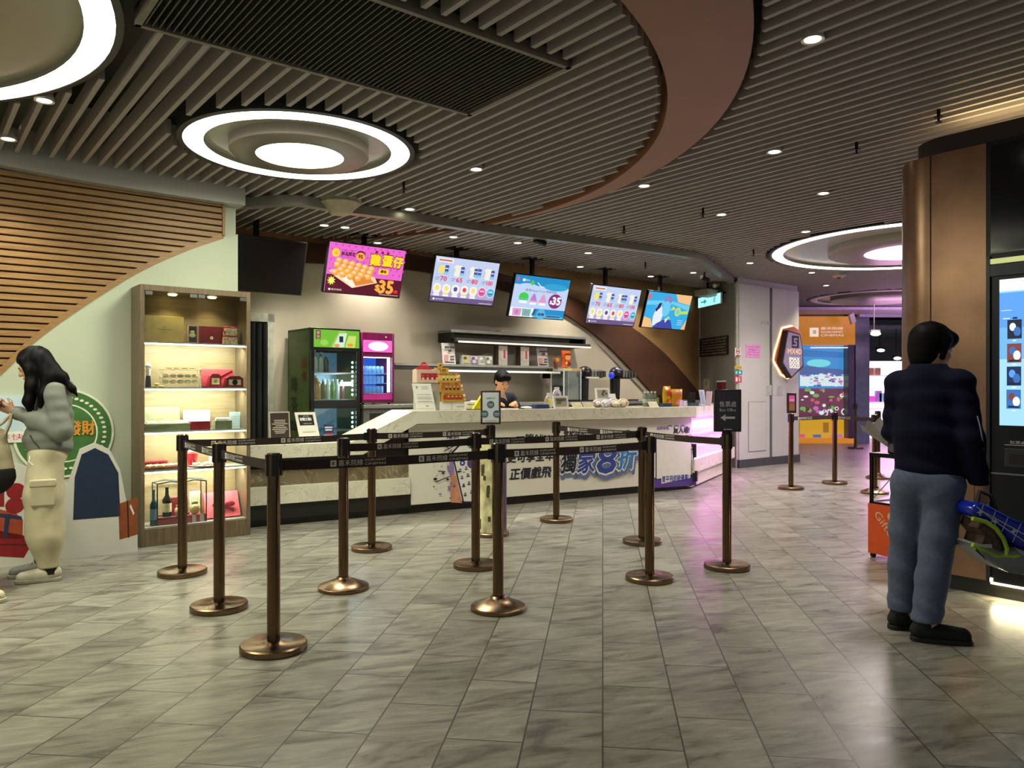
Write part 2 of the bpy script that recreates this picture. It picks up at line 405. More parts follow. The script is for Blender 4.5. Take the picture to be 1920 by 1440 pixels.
mb = MB(); mb.box(-9.0, SE, WL + 0.06, 9.3, 0, 3.75); struct(mb.build('wall_left', M_panel, rz=A))
mb = MB(); mb.prism([(cl[0][0], 0), (SE, 0)] + cl[::-1], WL, WL + 0.06)
struct(mb.build('wall_left', M_panel, rz=A, smooth=0.4))
ST = on_w(420, 440, WL).dot(U)
mb = MB(); z = 0.62
while z < 3.08:
    # each board runs from the left to where the curve crosses it
    e = ST
    for (a, za), (b, zb) in zip(cl[:-1], cl[1:]):
        if za <= z <= zb: e = min(ST, a + (b - a) * (z - za) / max(zb - za, 1e-6)); break
    if z < cl[0][1]: e = cl[0][0]
    mb.prism([(WL + 0.052, z - 0.026), (WL + 0.018, z - 0.021), (WL + 0.018, z + 0.021), (WL + 0.052, z + 0.026)], -9.0, e, 'yz'); z += 0.0585
struct(mb.build('trim_2', M_timber, rz=A, smooth=0))
mb = MB(); mb.box(-9, ST, WL + 0.05, WL + 0.062, 0.5, 3.1); struct(mb.build('trim_2', mat('dark_timber_gap', '#2a1c0d', 0.8), rz=A))
mb = MB(); off = [(a - 0.028, b + 0.035) for a, b in cl if a < ST + 0.02]
mb.prism([p for p in cl if p[0] < ST + 0.02] + off[::-1], WL - 0.004, WL + 0.05)
mb.box(ST - 0.012, ST + 0.012, WL + 0.0, WL + 0.06, cl[-8][1], 3.08)
struct(mb.build('trim_3', M_timber, rz=A, smooth=0.4))
mb = MB(); bl = [(SE + 0.04, 3.075), (1.6, 3.075), (0.8, 3.10), (0.0, 3.16), (-0.8, 3.2), (-9, 3.22)]
mb.prism([(-9, 3.42), (SE + 0.04, 3.42)] + fine(bl, 6), WL - 0.09, WL + 0.3); struct(mb.build('trim_4', M_grey, rz=A, smooth=0.4))

# back wall behind the snack counter: taupe panel, dark ribbon arch, bronze field above
WB = 9.08
def bw(l): return [(p.dot(U), p.z) for p in [on_w(px, py, WB) for px, py in l]]
c1 = fine(bw([(440, 488), (545, 492), (650, 497), (760, 506), (860, 522), (935, 543), (1000, 563), (1060, 591), (1130, 641), (1200, 713), (1240, 762), (1290, 838), (1335, 920)]))
c2 = fine(bw([(440, 441), (545, 452), (650, 462), (760, 476), (860, 494), (935, 513), (1000, 531), (1075, 560), (1130, 585), (1180, 612), (1230, 650), (1270, 690), (1320, 752), (1370, 830)]))
SB0, SB1 = 2.2, 11.72
mb = MB(); mb.box(SB0, SB1 + 1.5, WB + 0.06, WB + 0.3, 0, 3.75); struct(mb.build('wall_back', M_taupe, rz=A))
mb = MB(); mb.prism([(c1[0][0], 0.0), (c1[-1][0], 0.0)] + c1[::-1], WB + 0.02, WB + 0.062); struct(mb.build('wall_back', M_taupe, rz=A, smooth=0.4))
mb = MB(); mb.prism(c1 + c2[::-1], WB - 0.03, WB + 0.062); struct(mb.build('trim_5', M_ribbon, rz=A, smooth=0.4))
mb = MB(); mb.prism(c2 + [(SB1, 0), (SB1, 3.4), (c2[0][0], 3.4)], WB, WB + 0.061); struct(mb.build('trim_6', M_bronzew, rz=A, smooth=0.4))
mb = MB(); dx = [local(on_w(px, 700, WB), Vector((0, 0, 0)), A).x for px in (452, 466, 500, 513)]
mb.box(dx[2], dx[3], WB - 0.03, WB + 0.05, 0, 2.24); mb.box(dx[0] - .1, dx[3], WB - 0.03, WB + 0.05, 2.14, 2.24)
struct(mb.build('door_1', mat('off_white_door_frame', '#a8a796', 0.5), rz=A, bev=0.004))
mb = MB(); mb.box(dx[0] - 0.3, dx[2], WB - 0.012, WB + 0.02, 0, 2.14)
for i in range(7): mb.cyl((dx[2] - 0.03 - i * 0.075, WB - 0.03, 0.01), (dx[2] - 0.03 - i * 0.075, WB - 0.03, 2.12), 0.03, n=10)
struct(mb.build('door_1', mat('black_curtain', '#0d0d0d', 0.9), rz=A))

# white service wall at the right end of the counter, with two tall door leaves
PC = SW(11.08, 7.80)                        # its near corner
BC = SW(SB1, WB)
d = (BC - PC)
mb = MB(); q = [PC, BC, BC + U * 0.3, BC + U * 3.0, SW(12.9, WB + 1.5), SW(12.9, 7.80)]
mb.prism([(p.x, p.y) for p in q], 0, 3.6, 'xy'); struct(mb.build('wall_right', M_white, smooth=0))
dn = d.normalized(); nn = Vector((-dn.y, dn.x, 0)); ang_side = math.atan2(-dn.y, -dn.x)
mb = MB(); L = d.length
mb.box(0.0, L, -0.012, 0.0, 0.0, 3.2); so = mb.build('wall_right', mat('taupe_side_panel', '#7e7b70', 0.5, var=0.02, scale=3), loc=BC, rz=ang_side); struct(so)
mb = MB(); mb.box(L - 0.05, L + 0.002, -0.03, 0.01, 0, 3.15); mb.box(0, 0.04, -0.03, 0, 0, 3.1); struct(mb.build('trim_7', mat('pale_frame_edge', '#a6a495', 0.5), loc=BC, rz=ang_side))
mb = MB(); mb.box(11.08, 11.97, 7.77, 7.80, 0.14, 3.12); mb.use(1); mb.box(11.33, 11.86, 7.764, 7.772, 0.26, 1.12); mb.use(0); mb.box(11.34, 11.85, 7.760, 7.768, 0.27, 1.11)
struct(mb.build('door_2', [M_white, mat('panel_shadow_line', '#7c7c78', 0.6)], rz=A, smooth=0))
mb = MB(); mb.box(12.06, 12.9, 7.77, 7.80, 0.14, 3.12); struct(mb.build('door_3', M_white, rz=A, smooth=0))
for nm, xx in (('door_handle', 11.88), ('door_handle', 12.12)):
    pass
mb = MB(); mb.box(11.975, 12.055, 7.785, 7.81, 0, 3.12); struct(mb.build('trim_8', mat('dark_door_groove', '#55565a', 0.5), rz=A))
mb = MB(); mb.box(11.06, 12.92, 7.755, 7.80, 0, 0.14); struct(mb.build('baseboard_right', M_skirt, rz=A))

# bronze-clad column wall on the right with a rounded corner and a recessed plinth
def col_outline(s0, w1, r, wend=-5.0, sfar=9.0):
    p = [(s0, wend), (s0, w1)]
    for i in range(1, 13):
        t = math.pi - (math.pi / 2) * i / 12; p.append((s0 + r + r * math.cos(t), w1 + r * math.sin(t)))
    return p + [(sfar, w1 + r), (sfar, wend)]
mb = MB(); mb.prism(col_outline(5.50, 2.33, 0.30, 1.985), 0.10, 2.93, 'xy'); struct(mb.build('wall_column', M_bronze, rz=A, smooth=0.5))
mb = MB(); mb.box(5.496, 5.51, 2.327, 2.333, 0.1, 2.93); struct(mb.build('trim_9', M_black, rz=A))
mb = MB(); mb.prism(col_outline(5.52, 2.31, 0.28), 0.0, 0.1, 'xy'); struct(mb.build('baseboard_column', mat('black_plinth', '#15130f', 0.45), rz=A, smooth=0.5))
mb = MB(); mb.prism(col_outline(5.56, 2.27, 0.26), 2.93, 3.06, 'xy'); struct(mb.build('trim_10', mat('dark_brown_fascia', '#2a211a', 0.4), rz=A, smooth=0.5))
mb = MB(); mb.prism(col_outline(6.35, 1.7, 0.2), 3.06, 3.75, 'xy'); struct(mb.build('trim_11', M_void, rz=A))
mb = MB(); mb.box(5.62, 8.9, -5, 1.985, 0.1, 2.93); struct(mb.build('wall_kiosk', M_black, rz=A))
# warm cove light along the top of the fascia, washing the slats
mb = MB(); mb.box(5.70, 5.78, -2.5, 2.3, 3.061, 3.075); o = mb.build('cove_light_strip', glow('#ffdda0', 15.0), rz=A)
tag(o, 'warm cove light strip along the top of the bronze column wall', 'light')
# rear corridor walls that close the mall beyond
mb = MB(); mb.box(2.0, 26, 27.0, 27.3, 0, 3.75); struct(mb.build('wall_far', mat('grey_far_wall', '#6d6e76', 0.6)))

# curved shutter rail under the slats, following the counter
rp = [on_z(px, py, 3.13) for px, py in [(423, 391), (470, 390), (520, 386), (570, 387), (640, 399), (760, 414), (900, 435), (1050, 453), (1200, 471), (1285, 483), (1310, 490), (1340, 509), (1374, 533)]]
rl = fine([(p.x, p.y) for p in rp], 6)
mb = MB(); vs = []; fs = []
for i, p in enumerate(rl):
    a = Vector(rl[max(i - 1, 0)]); b = Vector(rl[min(i + 1, len(rl) - 1)]); t = (b - a).normalized(); nrm = Vector((-t.y, t.x)) * 0.055
    for sx, zz in ((-1, 3.13), (1, 3.13), (1, 3.222), (-1, 3.222)): vs.append((p[0] + nrm.x * sx, p[1] + nrm.y * sx, zz))
for i in range(len(rl) - 1):
    for k in range(4): fs.append((4 * i + k, 4 * i + (k + 1) % 4, 4 * i + 4 + (k + 1) % 4, 4 * i + 4 + k))
mb.add(vs, fs); struct(mb.build('trim_12', mat('grey_shutter_rail', '#8b8b80', 0.35, metal=0.4, var=0.03), smooth=0.5))

# ================================================================== CEILING FITTINGS
def ring_lamp(cx, cy, r, r2, r3, label, es=7.0, lit=True, rw=0.145):
    t = thing('ring_lamp', label, 'ceiling lamp', (cx, cy, ZC))
    m = MB(); m.lathe([(r + 0.04, 0.30), (r + 0.04, 0.0), (r, -0.005), (r, 0.03)], 96, caps=False); m.build('housing', mat('dark_lamp_housing', '#2c2e2e', 0.5), t)
    m = MB(); m.lathe([(r, 0.0), (r - 0.02, -0.012), (r - rw + 0.02, -0.012), (r - rw, 0.0)], 96, caps=False); m.build('light_ring', glow('#fff8e6', es) if lit else mat('unlit_acrylic', '#cdb9b4', 0.4), t)
    m = MB(); m.lathe([(r - rw, 0.0), (r - rw, 0.035), (r2 - 0.02, 0.035)], 96, caps=False); m.build('inner_panel', mat('pale_lamp_panel', '#a9ab9c', 0.25, var=0.01), t)
    m = MB(); m.lathe([(r2, 0.04), (r2, -0.045), (r2 - 0.015, -0.055), (max(r3, 0.02), -0.055)], 96, caps=False)
    m.build('drum', mat('satin_lamp_drum', '#8f877b', 0.35, metal=0.3, var=0.02), t)
    m = MB(); m.lathe([(max(r3, 0.02), -0.053), (0.001, -0.060)], 64, caps=False); m.build('light_disc', glow('#ffe9b8', es) if lit else mat('unlit_acrylic', '#cdb9b4', 0.4), t)
    return t
LL = ['large round ceiling lamp at the top left corner, cut by the frame', 'small round ring lamp hung over the queue, left of the copper soffit',
      'large round ring lamp behind the bronze column at right', 'unlit round ring lamp far back above the yellow shopfront']
for i, (cx, cy, r, r2, r3) in enumerate(LAMPS):
    t = ring_lamp(cx, cy, r, r2, r3, LL[i], lit=(i != 3))
    if i != 3: lamp('lamp_light', 'AREA', t, (0, 0, -0.075), (85, 60, 150)[i], ((0.96, 1.0, 0.76), (0.96, 1.0, 0.78), (1.0, 0.87, 0.90))[i], 2 * r3, shape='DISK')
DL = [(1524, 73, 'largest and nearest downlight at upper right'), (1452, 284, 'downlight right of the copper soffit, below the nearest one'), (1544, 362, 'downlight left of the bronze column, above the big ring lamp'),
      (1353, 402, 'downlight over the middle of the right ceiling'), (893, 317, 'downlight inside the curve, right of the small ring lamp'), (1208, 348, 'downlight just outside the lower edge of the copper soffit'),
      (768, 392, 'downlight inside the curve, above the pink menu screen'), (608, 422, 'left one of two paired downlights beside the black screen'), (647, 426, 'right one of two paired downlights beside the black screen'),
      (708, 455, 'wall-washing downlight directly behind the pink menu screen top'), (850, 444, 'downlight above the left white price screen'), (971, 455, 'downlight in front of the blue drinks screen'),
      (1090, 448, 'downlight close to the grey rail above the blue drinks screen'), (1103, 474, 'downlight right of the blue drinks screen, nearer of two'), (1088, 500, 'downlight right of the blue drinks screen, close to the wall'),
      (1277, 470, 'downlight beside the bend of the grey rail'), (1220, 518, 'downlight above the gap of the last two screens'), (1300, 511, 'downlight inside the rail corner near the cameras'),
      (1406, 493, 'downlight left of the big ring lamp tip'), (1511, 434, 'downlight touching the dark rim of the big ring lamp'), (1522, 511, 'downlight below the big ring lamp front edge'),
      (1549, 535, 'downlight farthest back before the dark ceiling line'), (83, 188, 'downlight under the rim of the corner ring lamp'), (15, 260, 'downlight at the far left above the grey bulkhead')]
PROTO = None
for i, (px, py, lb) in enumerate(DL):
    p = on_z(px, py, ZC - 0.005); rr = 0.048
    if PROTO is None:
        t = PROTO = thing('downlight', '', 'downlight', p, 0, 'round recessed downlights')
        m = MB(); m.lathe([(rr, 0.06), (rr + 0.012, 0.0), (rr + 0.012, -0.008), (rr - 0.004, -0.004)], 20, caps=False); m.build('trim_ring', mat('downlight_trim', '#b8b6aa', 0.4), t)
        m = MB(); m.lathe([(rr - 0.004, -0.004), (0.001, -0.012)], 20, caps=False); m.build('lens', glow('#fff2cf', 14.0), t)
        lamp('beam', 'SPOT', t, (0, 0, -0.03), 85, (1.0, 0.95, 0.83), 0.05, math.radians(112), blend=0.9)
    else:
        t = copy_tree(PROTO)
    t.location = p; t['label'] = 'small round ' + lb
    if p.dot(V) > 7.4 and p.dot(U) < 9.8:            # brighter bulbs washing the back wall
        for ch in t.children:
            if ch.type == 'LIGHT': ch.data = ch.data.copy(); ch.data.energy = 150
# air grille
s0, s1, w0, w1 = VENT
t = thing('air_grille', 'long black slatted air grille in the slat ceiling inside the curve', 'air vent', SW((s0 + s1) / 2, (w0 + w1) / 2, ZC), A)
hx, hy = (s1 - s0) / 2, (w1 - w0) / 2
m = MB()
for a in ((-hx, hx, -hy, -hy + 0.03), (-hx, hx, hy - 0.03, hy), (-hx, -hx + 0.03, -hy, hy), (hx - 0.03, hx, -hy, hy)): m.box(*a, -0.02, 0.08)
m.build('frame', mat('grille_frame', '#7d776a', 0.5), t)
m = MB(); x = -hx + 0.045
while x < hx - 0.03:
    m.box(x - 0.0035, x + 0.0035, -hy + 0.03, hy - 0.03, -0.012, 0.03); x += 0.034
m.build('blades', mat('grille_blades', '#4a4740', 0.5), t, smooth=0)
m = MB(); m.box(-hx, hx, -hy, hy, 0.05, 0.07); m.build('back_plate', M_black, t)
# conical ceiling speaker by the rail
p = on_z(638, 377, ZC)
t = thing('ceiling_speaker', 'cream cone-shaped speaker under the slats above the grey rail', 'speaker', p)
m = MB(); m.lathe([(0.19, 0.0), (0.20, -0.03), (0.15, -0.07), (0.10, -0.13), (0.0, -0.135)], 32); m.build('cone', mat('cream_plastic', '#a99f84', 0.5), t)
m = MB(); m.lathe([(0.21, 0.06), (0.21, 0.0), (0.19, 0.0)], 32, caps=False); m.build('rim', M_grey, t)
def sprinkler(px, py, lb, h=0.085):
    t = thing('sprinkler', lb, 'sprinkler', on_z(px, py, ZC), 0, 'small dark sprinkler heads')
    m = MB(); m.cyl((0, 0, 0.03), (0, 0, -h * 0.6), 0.012, n=10); m.build('stem', M_blackm, t)
    m = MB(); m.lathe([(0.03, -h * 0.6), (0.03, -h * 0.6 - 0.006)], 14); m.cyl((0, 0, -h * 0.6), (0, 0, -h), 0.008, n=8); m.lathe([(0.022, -h), (0.022, -h - 0.004)], 14); m.build('deflector', M_blackm, t)
for px, py, lb in [(757, 345, 'small dark sprinkler head right of the small ring lamp'), (1606, 268, 'small dark sprinkler head above the bronze column corner'), (1170, 424, 'small dark sprinkler head over the middle screens'),
                   (1318, 392, 'small dark sprinkler head beside the middle downlight'), (1413, 468, 'small dark sprinkler head left of the big ring lamp'), (1210, 492, 'small dark sprinkler head above the fourth lit screen'), (1760, 205, 'small dark sprinkler head nearest the right edge')]: sprinkler(px, py, lb)
t = thing('smoke_detector', 'round beige smoke detector below the front edge of the big ring lamp', 'smoke detector', on_z(1573, 514, ZC))
m = MB(); m.lathe([(0.11, 0.0), (0.11, -0.03), (0.07, -0.055)], 24); m.build('housing', mat('beige_plastic', '#b3a898', 0.5), t)
m = MB(); m.lathe([(0.035, -0.055), (0.03, -0.08), (0.0, -0.085)], 16); m.build('sensor', plain('#8a3a34', 0.4), t)
# track spots clipped to the rail
def rail_spot(px, py, lb, kind='spotlight'):
    t = thing(kind, lb, 'camera' if kind != 'spotlight' else 'spotlight', on_z(px, py, 3.18), A)
    m = MB(); m.cyl((0, 0, 0.04), (0, 0, -0.05), 0.012, n=10); m.build('arm', M_blackm, t)
    m = MB(); m.cyl((-0.08, 0.0, -0.05), (0.07, -0.02, -0.085), 0.035, n=16); m.build('body', M_blackm if kind == 'spotlight' else mat('grey_camera_plastic', '#85857c', 0.4), t)
rail_spot(1012, 443, 'black spotlight clipped on the grey rail above the blue drinks screen')
rail_spot(1321, 515, 'black spotlight between the rail corner and the exit sign')
t = thing('projector_box', 'grey square unit under the ceiling between the exit sign and the rail', 'ceiling unit', on_z(1327, 546, 3.06), A)
m = MB(); m.box(-0.18, 0.18, -0.15, 0.15, -0.09, 0.02); m.build('casing', mat('grey_unit', '#a0a096', 0.5), t, bev=0.01)
m = MB(); m.cyl((0, 0, 0.02), (0, 0, 0.25), 0.02, n=10); m.build('ceiling_rod', M_blackm, t)
t = thing('bullet_camera', 'small white camera on an arm beside the grey ceiling unit', 'camera', on_z(1342, 535, 3.16), A)
m = MB(); m.cyl((0.02, 0, 0.1), (0.02, 0, 0.0), 0.01, n=8); m.build('arm', M_chrome, t)
m = MB(); m.cyl((-0.09, -0.04, -0.02), (0.06, 0.0, 0.02), 0.035, n=16); m.build('body', M_paper, t)
# ================================================================== QUEUE STANCHIONS
def belt_logo(m, x, z, h):
    """one repeat of the cinema name as printed on the belts"""
    m.rect(x, x + h, z, z + h)
    m.use(1); m.rect(x + h * 0.28, x + h * 0.72, z + h * 0.28, z + h * 0.72); m.use(0); m.rect(x + h * 0.44, x + h * 0.72, z + h * 0.40, z + h * 0.56)
    m.text('嘉禾院線', x + h * 1.3, x + h * 5.4, z, z + h)
    m.text('GOLDEN HARVEST', x + h * 5.7, x + h * 9.4, z + h * 0.62, z + h)
    m.text('CINEMAS', x + h * 5.7, x + h * 9.4, z, z + h * 0.40)
def stanchion(p, label, base='flat', h=1.01, mats=None):
    t = thing('queue_stanchion', label, 'queue barrier', (p[0], p[1], 0), 0, 'copper queue posts')
    R = 0.168
    prof = [(R - 0.004, 0.0), (R, 0.004), (R, 0.030), (R - 0.006, 0.037), (0.06, 0.040), (0.05, 0.046)] if base == 'flat' else [(R - 0.004, 0.0), (R, 0.004), (R, 0.022), (R - 0.006, 0.028), (0.05, 0.072), (0.042, 0.085)]
    m = MB(); m.lathe(prof, 48); m.build('base', M_copperb, t)
    m = MB(); m.cyl((0, 0, 0.04), (0, 0, h - 0.125), 0.033, n=28); m.build('pole', M_copper, t)
    m = MB(); m.lathe([(0.034, h - 0.125), (0.034, h - 0.004), (0.030, h), (0.0, h)], 28)
    m.build('head', M_copper, t)
    m = MB()
    for k in range(4):
        c, s = math.cos(k * math.pi / 2 + 0.5), math.sin(k * math.pi / 2 + 0.5)
        m.obox((c * 0.033, s * 0.033, h - 0.062), (c * 0.007, s * 0.007, 0), (-s * 0.016, c * 0.016, 0), (0, 0, 0.055))
    m.build('belt_slot', M_plastic, t)
    return t
def belt(t, q, z=0.945, h=0.052, first=0.16, step=0.52):
    p = t.location; d = Vector((q[0] - p.x, q[1] - p.y, 0)); L = d.length; ang = math.atan2(d.y, d.x)
    m = MB(); n = 10
    for i in range(n):
        x0, x1 = 0.03 + (L - 0.06) * i / n, 0.03 + (L - 0.06) * (i + 1) / n
        sag = lambda x: -0.012 * L * 4 * (x / L) * (1 - x / L) * 0.5
        vs = []
        for x in (x0, x1):
            for y in (-0.0012, 0.0012):
                for zz in (z - h / 2, z + h / 2): vs.append((x, y, zz + sag(x)))
        m.add(vs, [(0, 4, 5, 1), (2, 3, 7, 6), (0, 2, 6, 4), (1, 5, 7, 3)])
    b = m.build('belt', M_belt, t, rz=ang, smooth=0)
    m = MB(); m.base = -0.0016; x = first
    while x + 0.36 < L - 0.06:
        belt_logo(m, x, z - 0.016 - 0.010 * L * 0.5, 0.034); x += step
        m.y = 0
    if m.v: m.build('lettering', [M_letter, M_belt], b, smooth=0)
    m = MB(); m.obox((L - 0.05, 0, z), (0.018, 0, 0), (0, 0.008, 0), (0, 0, 0.032)); m.build('clip', M_plastic, b)
SP = {'S1': (3.96, 513), 'S2': (4.69, 411), 'S3': (5.57, 342), 'S4': (5.156, 644), 'S5': (6.42, 697), 'S6': (4.68, 934), 'S7': (5.79, 892), 'S8': (7.80, 1043),
      'S9': (6.69, 1204), 'S10': (5.40, 1218), 'S11': (5.755, 1363), 'S12': (7.06, 920), 'S13': (10.3, 1483), 'S14': (10.86, 1565), 'S15': (9.87, 1640), 'S16': (11.5, 1646), 'S17': (17.2, 1604)}
SP = {k: ((px - 960) / FP * dd, dd) for k, (dd, px) in SP.items()}
SL = {'S1': 'nearest copper queue post, on a flat disc base at front left', 'S2': 'copper queue post just behind the nearest one, flat disc base', 'S3': 'leftmost copper queue post, in front of the gift cabinet',
      'S4': 'copper queue post on a cone base, second row left', 'S5': 'copper queue post in front of the low marble counter', 'S6': 'copper queue post on a cone base at the front middle',
      'S7': 'copper queue post half hidden behind the front middle one', 'S8': 'copper queue post standing before the blue lettered banner', 'S9': 'copper queue post tucked behind the right-hand front post',
      'S10': 'right-hand front copper queue post where two belts meet', 'S11': 'copper queue post carrying the black box office sign', 'S12': 'queue post wrapped in a printed sleeve, topped by a framed notice',
      'S13': 'far queue post with a small pink notice, before the white wall', 'S14': 'far queue post in front of the yellow shopfront', 'S15': 'far queue post just left of the orange trolley',
      'S16': 'far queue post seen through the orange trolley frame', 'S17': 'farthest queue post, by the grey column of the shop'}
ST = {k: stanchion(SP[k], SL[k], 'cone' if k in ('S4', 'S6', 'S15', 'S16') else 'flat') for k in SP}
for a, b, f in [('S3', 'S2', 0.10), ('S2', 'S1', 0.12), ('S1', 'S6', 0.30), ('S6', 'S10', 0.12), ('S4', 'S7', 0.25), ('S7', 'S9', 0.12), ('S3', 'S5', 0.20), ('S5', 'S12', 0.15), ('S8', 'S9', 0.2), ('S9', 'S11', 0.12),
                ('S13', 'S14', 0.15), ('S14', 'S15', 0.1), ('S15', 'S16', 0.2)]: belt(ST[a], SP[b], first=f)
# signs carried by posts
def post_sign(t, w, h, z0, ang, frame, face, draw, depth=0.025):
    m = MB(); m.box(-w / 2, w / 2, -depth, 0, z0, z0 + h); fr = m.build('sign_frame', frame, t, rz=ang, bev=0.004)
    m = MB(); m.base = -depth; m.rect(-w / 2 + 0.018, w / 2 - 0.018, z0 + 0.018, z0 + h - 0.018); draw(m); m.build('sign_face', face, fr, smooth=0)
def draw_box(m):
    m.use(1); m.text('售票處', -0.062, 0.062, 1.205, 1.247); m.text('Box Office', -0.06, 0.06, 1.172, 1.194)
    m.flat([(-0.055, 1.125), (-0.018, 1.15), (-0.018, 1.133), (0.052, 1.133), (0.052, 1.117), (-0.018, 1.117), (-0.018, 1.10)])
    m.rect(-0.028, -0.018, 1.033, 1.043); m.rect(-0.012, 0.03, 1.035, 1.041)
m_ = MB(); m_.cyl((0, 0, 1.0), (0, 0, 1.03), 0.036, n=24); m_.build('sign_collar', M_blackm, ST['S11'])
post_sign(ST['S11'], 0.20, 0.315, 1.02, -0.05, mat('dark_aubergine_frame', '#1d1518', 0.3), [mat('aubergine_sign_face', '#231b20', 0.25), plain('#bdb8b8')], draw_box, 0.03)
def draw_notice(m):
    m.use(1); m.text('溫馨提示', -0.04, 0.04, 1.245, 1.262)
    for x, z in ((0, 1.195), (-0.055, 1.11), (0.055, 1.11)):
        m.use(1); m.disc(x, z, 0.034); m.use(2); m.rect(x - 0.022, x + 0.022, z - 0.003, z + 0.008); m.rect(x - 0.018, x + 0.018, z - 0.016, z - 0.010)
    m.use(3); m.rect(-0.055, 0.055, 1.045, 1.052)
post_sign(ST['S12'], 0.185, 0.31, 1.015, 0.03, mat('dark_walnut_frame', '#3a2119', 0.4), [plain('#bcc4c6', 0.35), plain('#3c5660'), plain('#8fa3aa'), plain('#9aa2a4')], draw_notice)
m = MB(); m.cyl((0, 0, 0.04), (0, 0, 0.86), 0.145, n=40); sl = m.build('printed_sleeve', mat('yellow_white_print', '#d8cf9c', 0.4, var=0.25, scale=7, stretch=(2, 2, 1)), ST['S12'])
m = MB()
vs = []; fs = []
for i in range(13):
    t_ = -1.45 + 1.75 * i / 12
    for z in (0.045, 0.85): vs.append((0.1465 * math.cos(t_), 0.1465 * math.sin(t_), z))
fs = [(2 * i, 2 * i + 2, 2 * i + 3, 2 * i + 1) for i in range(12)]
m.add(vs, fs); m.build('purple_print', mat('purple_print', '#4a3550', 0.4, var=0.35, scale=9), sl)
m = MB()
random.seed(3)
for i in range(14):
    t_ = -2.6 + 1.1 * random.random(); z = 0.1 + 0.7 * random.random(); r = 0.147
    m.obox((r * math.cos(t_), r * math.sin(t_), z), (-math.sin(t_) * 0.012, math.cos(t_) * 0.012, 0), (0.0004, 0, 0), (0, 0, 0.02 + 0.03 * random.random()))
m.build('dark_print', mat('olive_print', '#4f4420', 0.5), sl)
def draw_pink(m):
    m.use(1); m.rect(-0.04, 0.04, 1.16, 1.25); m.use(2); m.rect(-0.035, 0.035, 1.185, 1.195); m.use(3); m.rect(-0.04, 0.04, 1.05, 1.15)
post_sign(ST['S13'], 0.13, 0.27, 1.015, 0.15, mat('dark_bronze_frame', '#2e1d1a', 0.35), [plain('#3a2a2c'), glow('#e0559a', 0.8), plain('#f3d5e5'), plain('#a06a48')], draw_pink)

# ================================================================== SERVICE COUNTER
P3 = Vector((2.42, 10.28, 0)); SC0, SC1 = 1.53, P3.dot(UC); WC = 7.66
t = thing('service_counter', 'long marble-topped snack counter, low at left and high at right', 'counter', SCW(0, WC), AC)
D = 0.50
rib = [(SC0, .80), (2.58, .80), (3.25, 1.105), (SC1, 1.105), (SC1, .965), (3.30, .965), (2.70, .665), (SC0, .665)]
m = MB(); m.prism(rib, -0.10, D); m.build('worktop', M_marble, t, smooth=0, bev=0.004)
E4 = local(Vector((3.60, 12.62, 0)), SCW(0, WC), AC)      # far end of the short return
def ret(o0, o1, za, zb):
    a, b = Vector((SC1, o0 - 0.0)), Vector((E4.x, E4.y)); dd = (b - a).normalized(); nn_ = Vector((dd.y, -dd.x))
    q = [a + nn_ * o1, b + nn_ * o1, b - nn_ * 0.6, Vector((SC1 - 0.6, D)), a - nn_ * 0.3]
    return [(p.x, p.y) for p in q]
m = MB(); m.prism(ret(-0.10, 0.0, 0, 0), 0.955, 1.105, 'xy'); m.build('return_worktop', M_marble, t, smooth=0, bev=0.004)
m = MB(); m.box(3.27, SC1 - 0.02, 0.0, 0.05, 0.10, 0.965); m.box(3.27, 3.32, 0, D, 0.10, 0.965); m.build('front_panel', mat('cream_counter_panel', '#cfcab6', 0.5, var=0.01), t, smooth=0)
m = MB(); m.box(SC0, 3.26, 0.0, 0.06, 0.39, 0.56); m.build('brown_marble_band', M_bmarble, t, smooth=0)
m = MB(); m.box(SC0, 3.24, -0.05, 0.06, 0.215, 0.392); m.build('marble_step', M_marble, t, smooth=0, bev=0.004)
m = MB(); m.box(SC0, 3.27, 0.06, D - 0.02, 0.1, 0.67); m.prism([(2.70, .668), (3.30, .96), (3.30, .5), (2.7, .5)], 0.05, 0.2); m.build('dark_recess', M_black, t, smooth=0)
m = MB(); m.box(SC0, SC1 - 0.05, 0.03, 0.12, 0.0, 0.12); m.box(SC0, 3.26, -0.02, 0.1, 0.07, 0.216); m.build('toe_kick', mat('dark_toe_kick', '#17160f', 0.4), t, smooth=0)
# the return end: stepped marble with pink light under the lip
a = Vector((SC1, 0.0)); b = Vector((E4.x, E4.y)); dd = (b - a).normalized(); angr = math.atan2(dd.y, dd.x); Lr = (b - a).length
for nm, y, za, zb, mm in (('return_upper_panel', 0.03, 0.55, 0.96, M_marble), ('return_brown_band', 0.0, 0.39, 0.55, M_marble), ('return_step', -0.05, 0.215, 0.39, M_marble), ('return_base', 0.0, 0.02, 0.215, M_marble)):
    m = MB(); m.box(0.0, Lr, y, 0.3, za, zb); m.build(nm, mm, t, loc=(a.x, a.y, 0), rz=angr, smooth=0)
m = MB(); m.box(0.06, Lr, -0.045, -0.03, 0.935, 0.955); m.box(0.06, Lr, -0.035, -0.02, 0.70, 0.715); ls = m.build('pink_light_strip', glow('#ff3fe0', 9.0), t, loc=(a.x, a.y, 0), rz=angr, smooth=0)
lamp('strip_light', 'AREA', ls, (Lr / 2, -0.28, 0.80), 16, (0.80, 0.25, 1.0), (Lr, 0.12), rot=(math.radians(62), 0, 0))
for bb in ((0.01, 0.05, -0.08, 0.02, 0.10, 0.24), (0.03, 0.06, -0.06, 0.02, 0.42, 0.6)): MB().box(*bb).build('corner_block', M_black, t, loc=(a.x, a.y, 0), rz=angr, smooth=0)

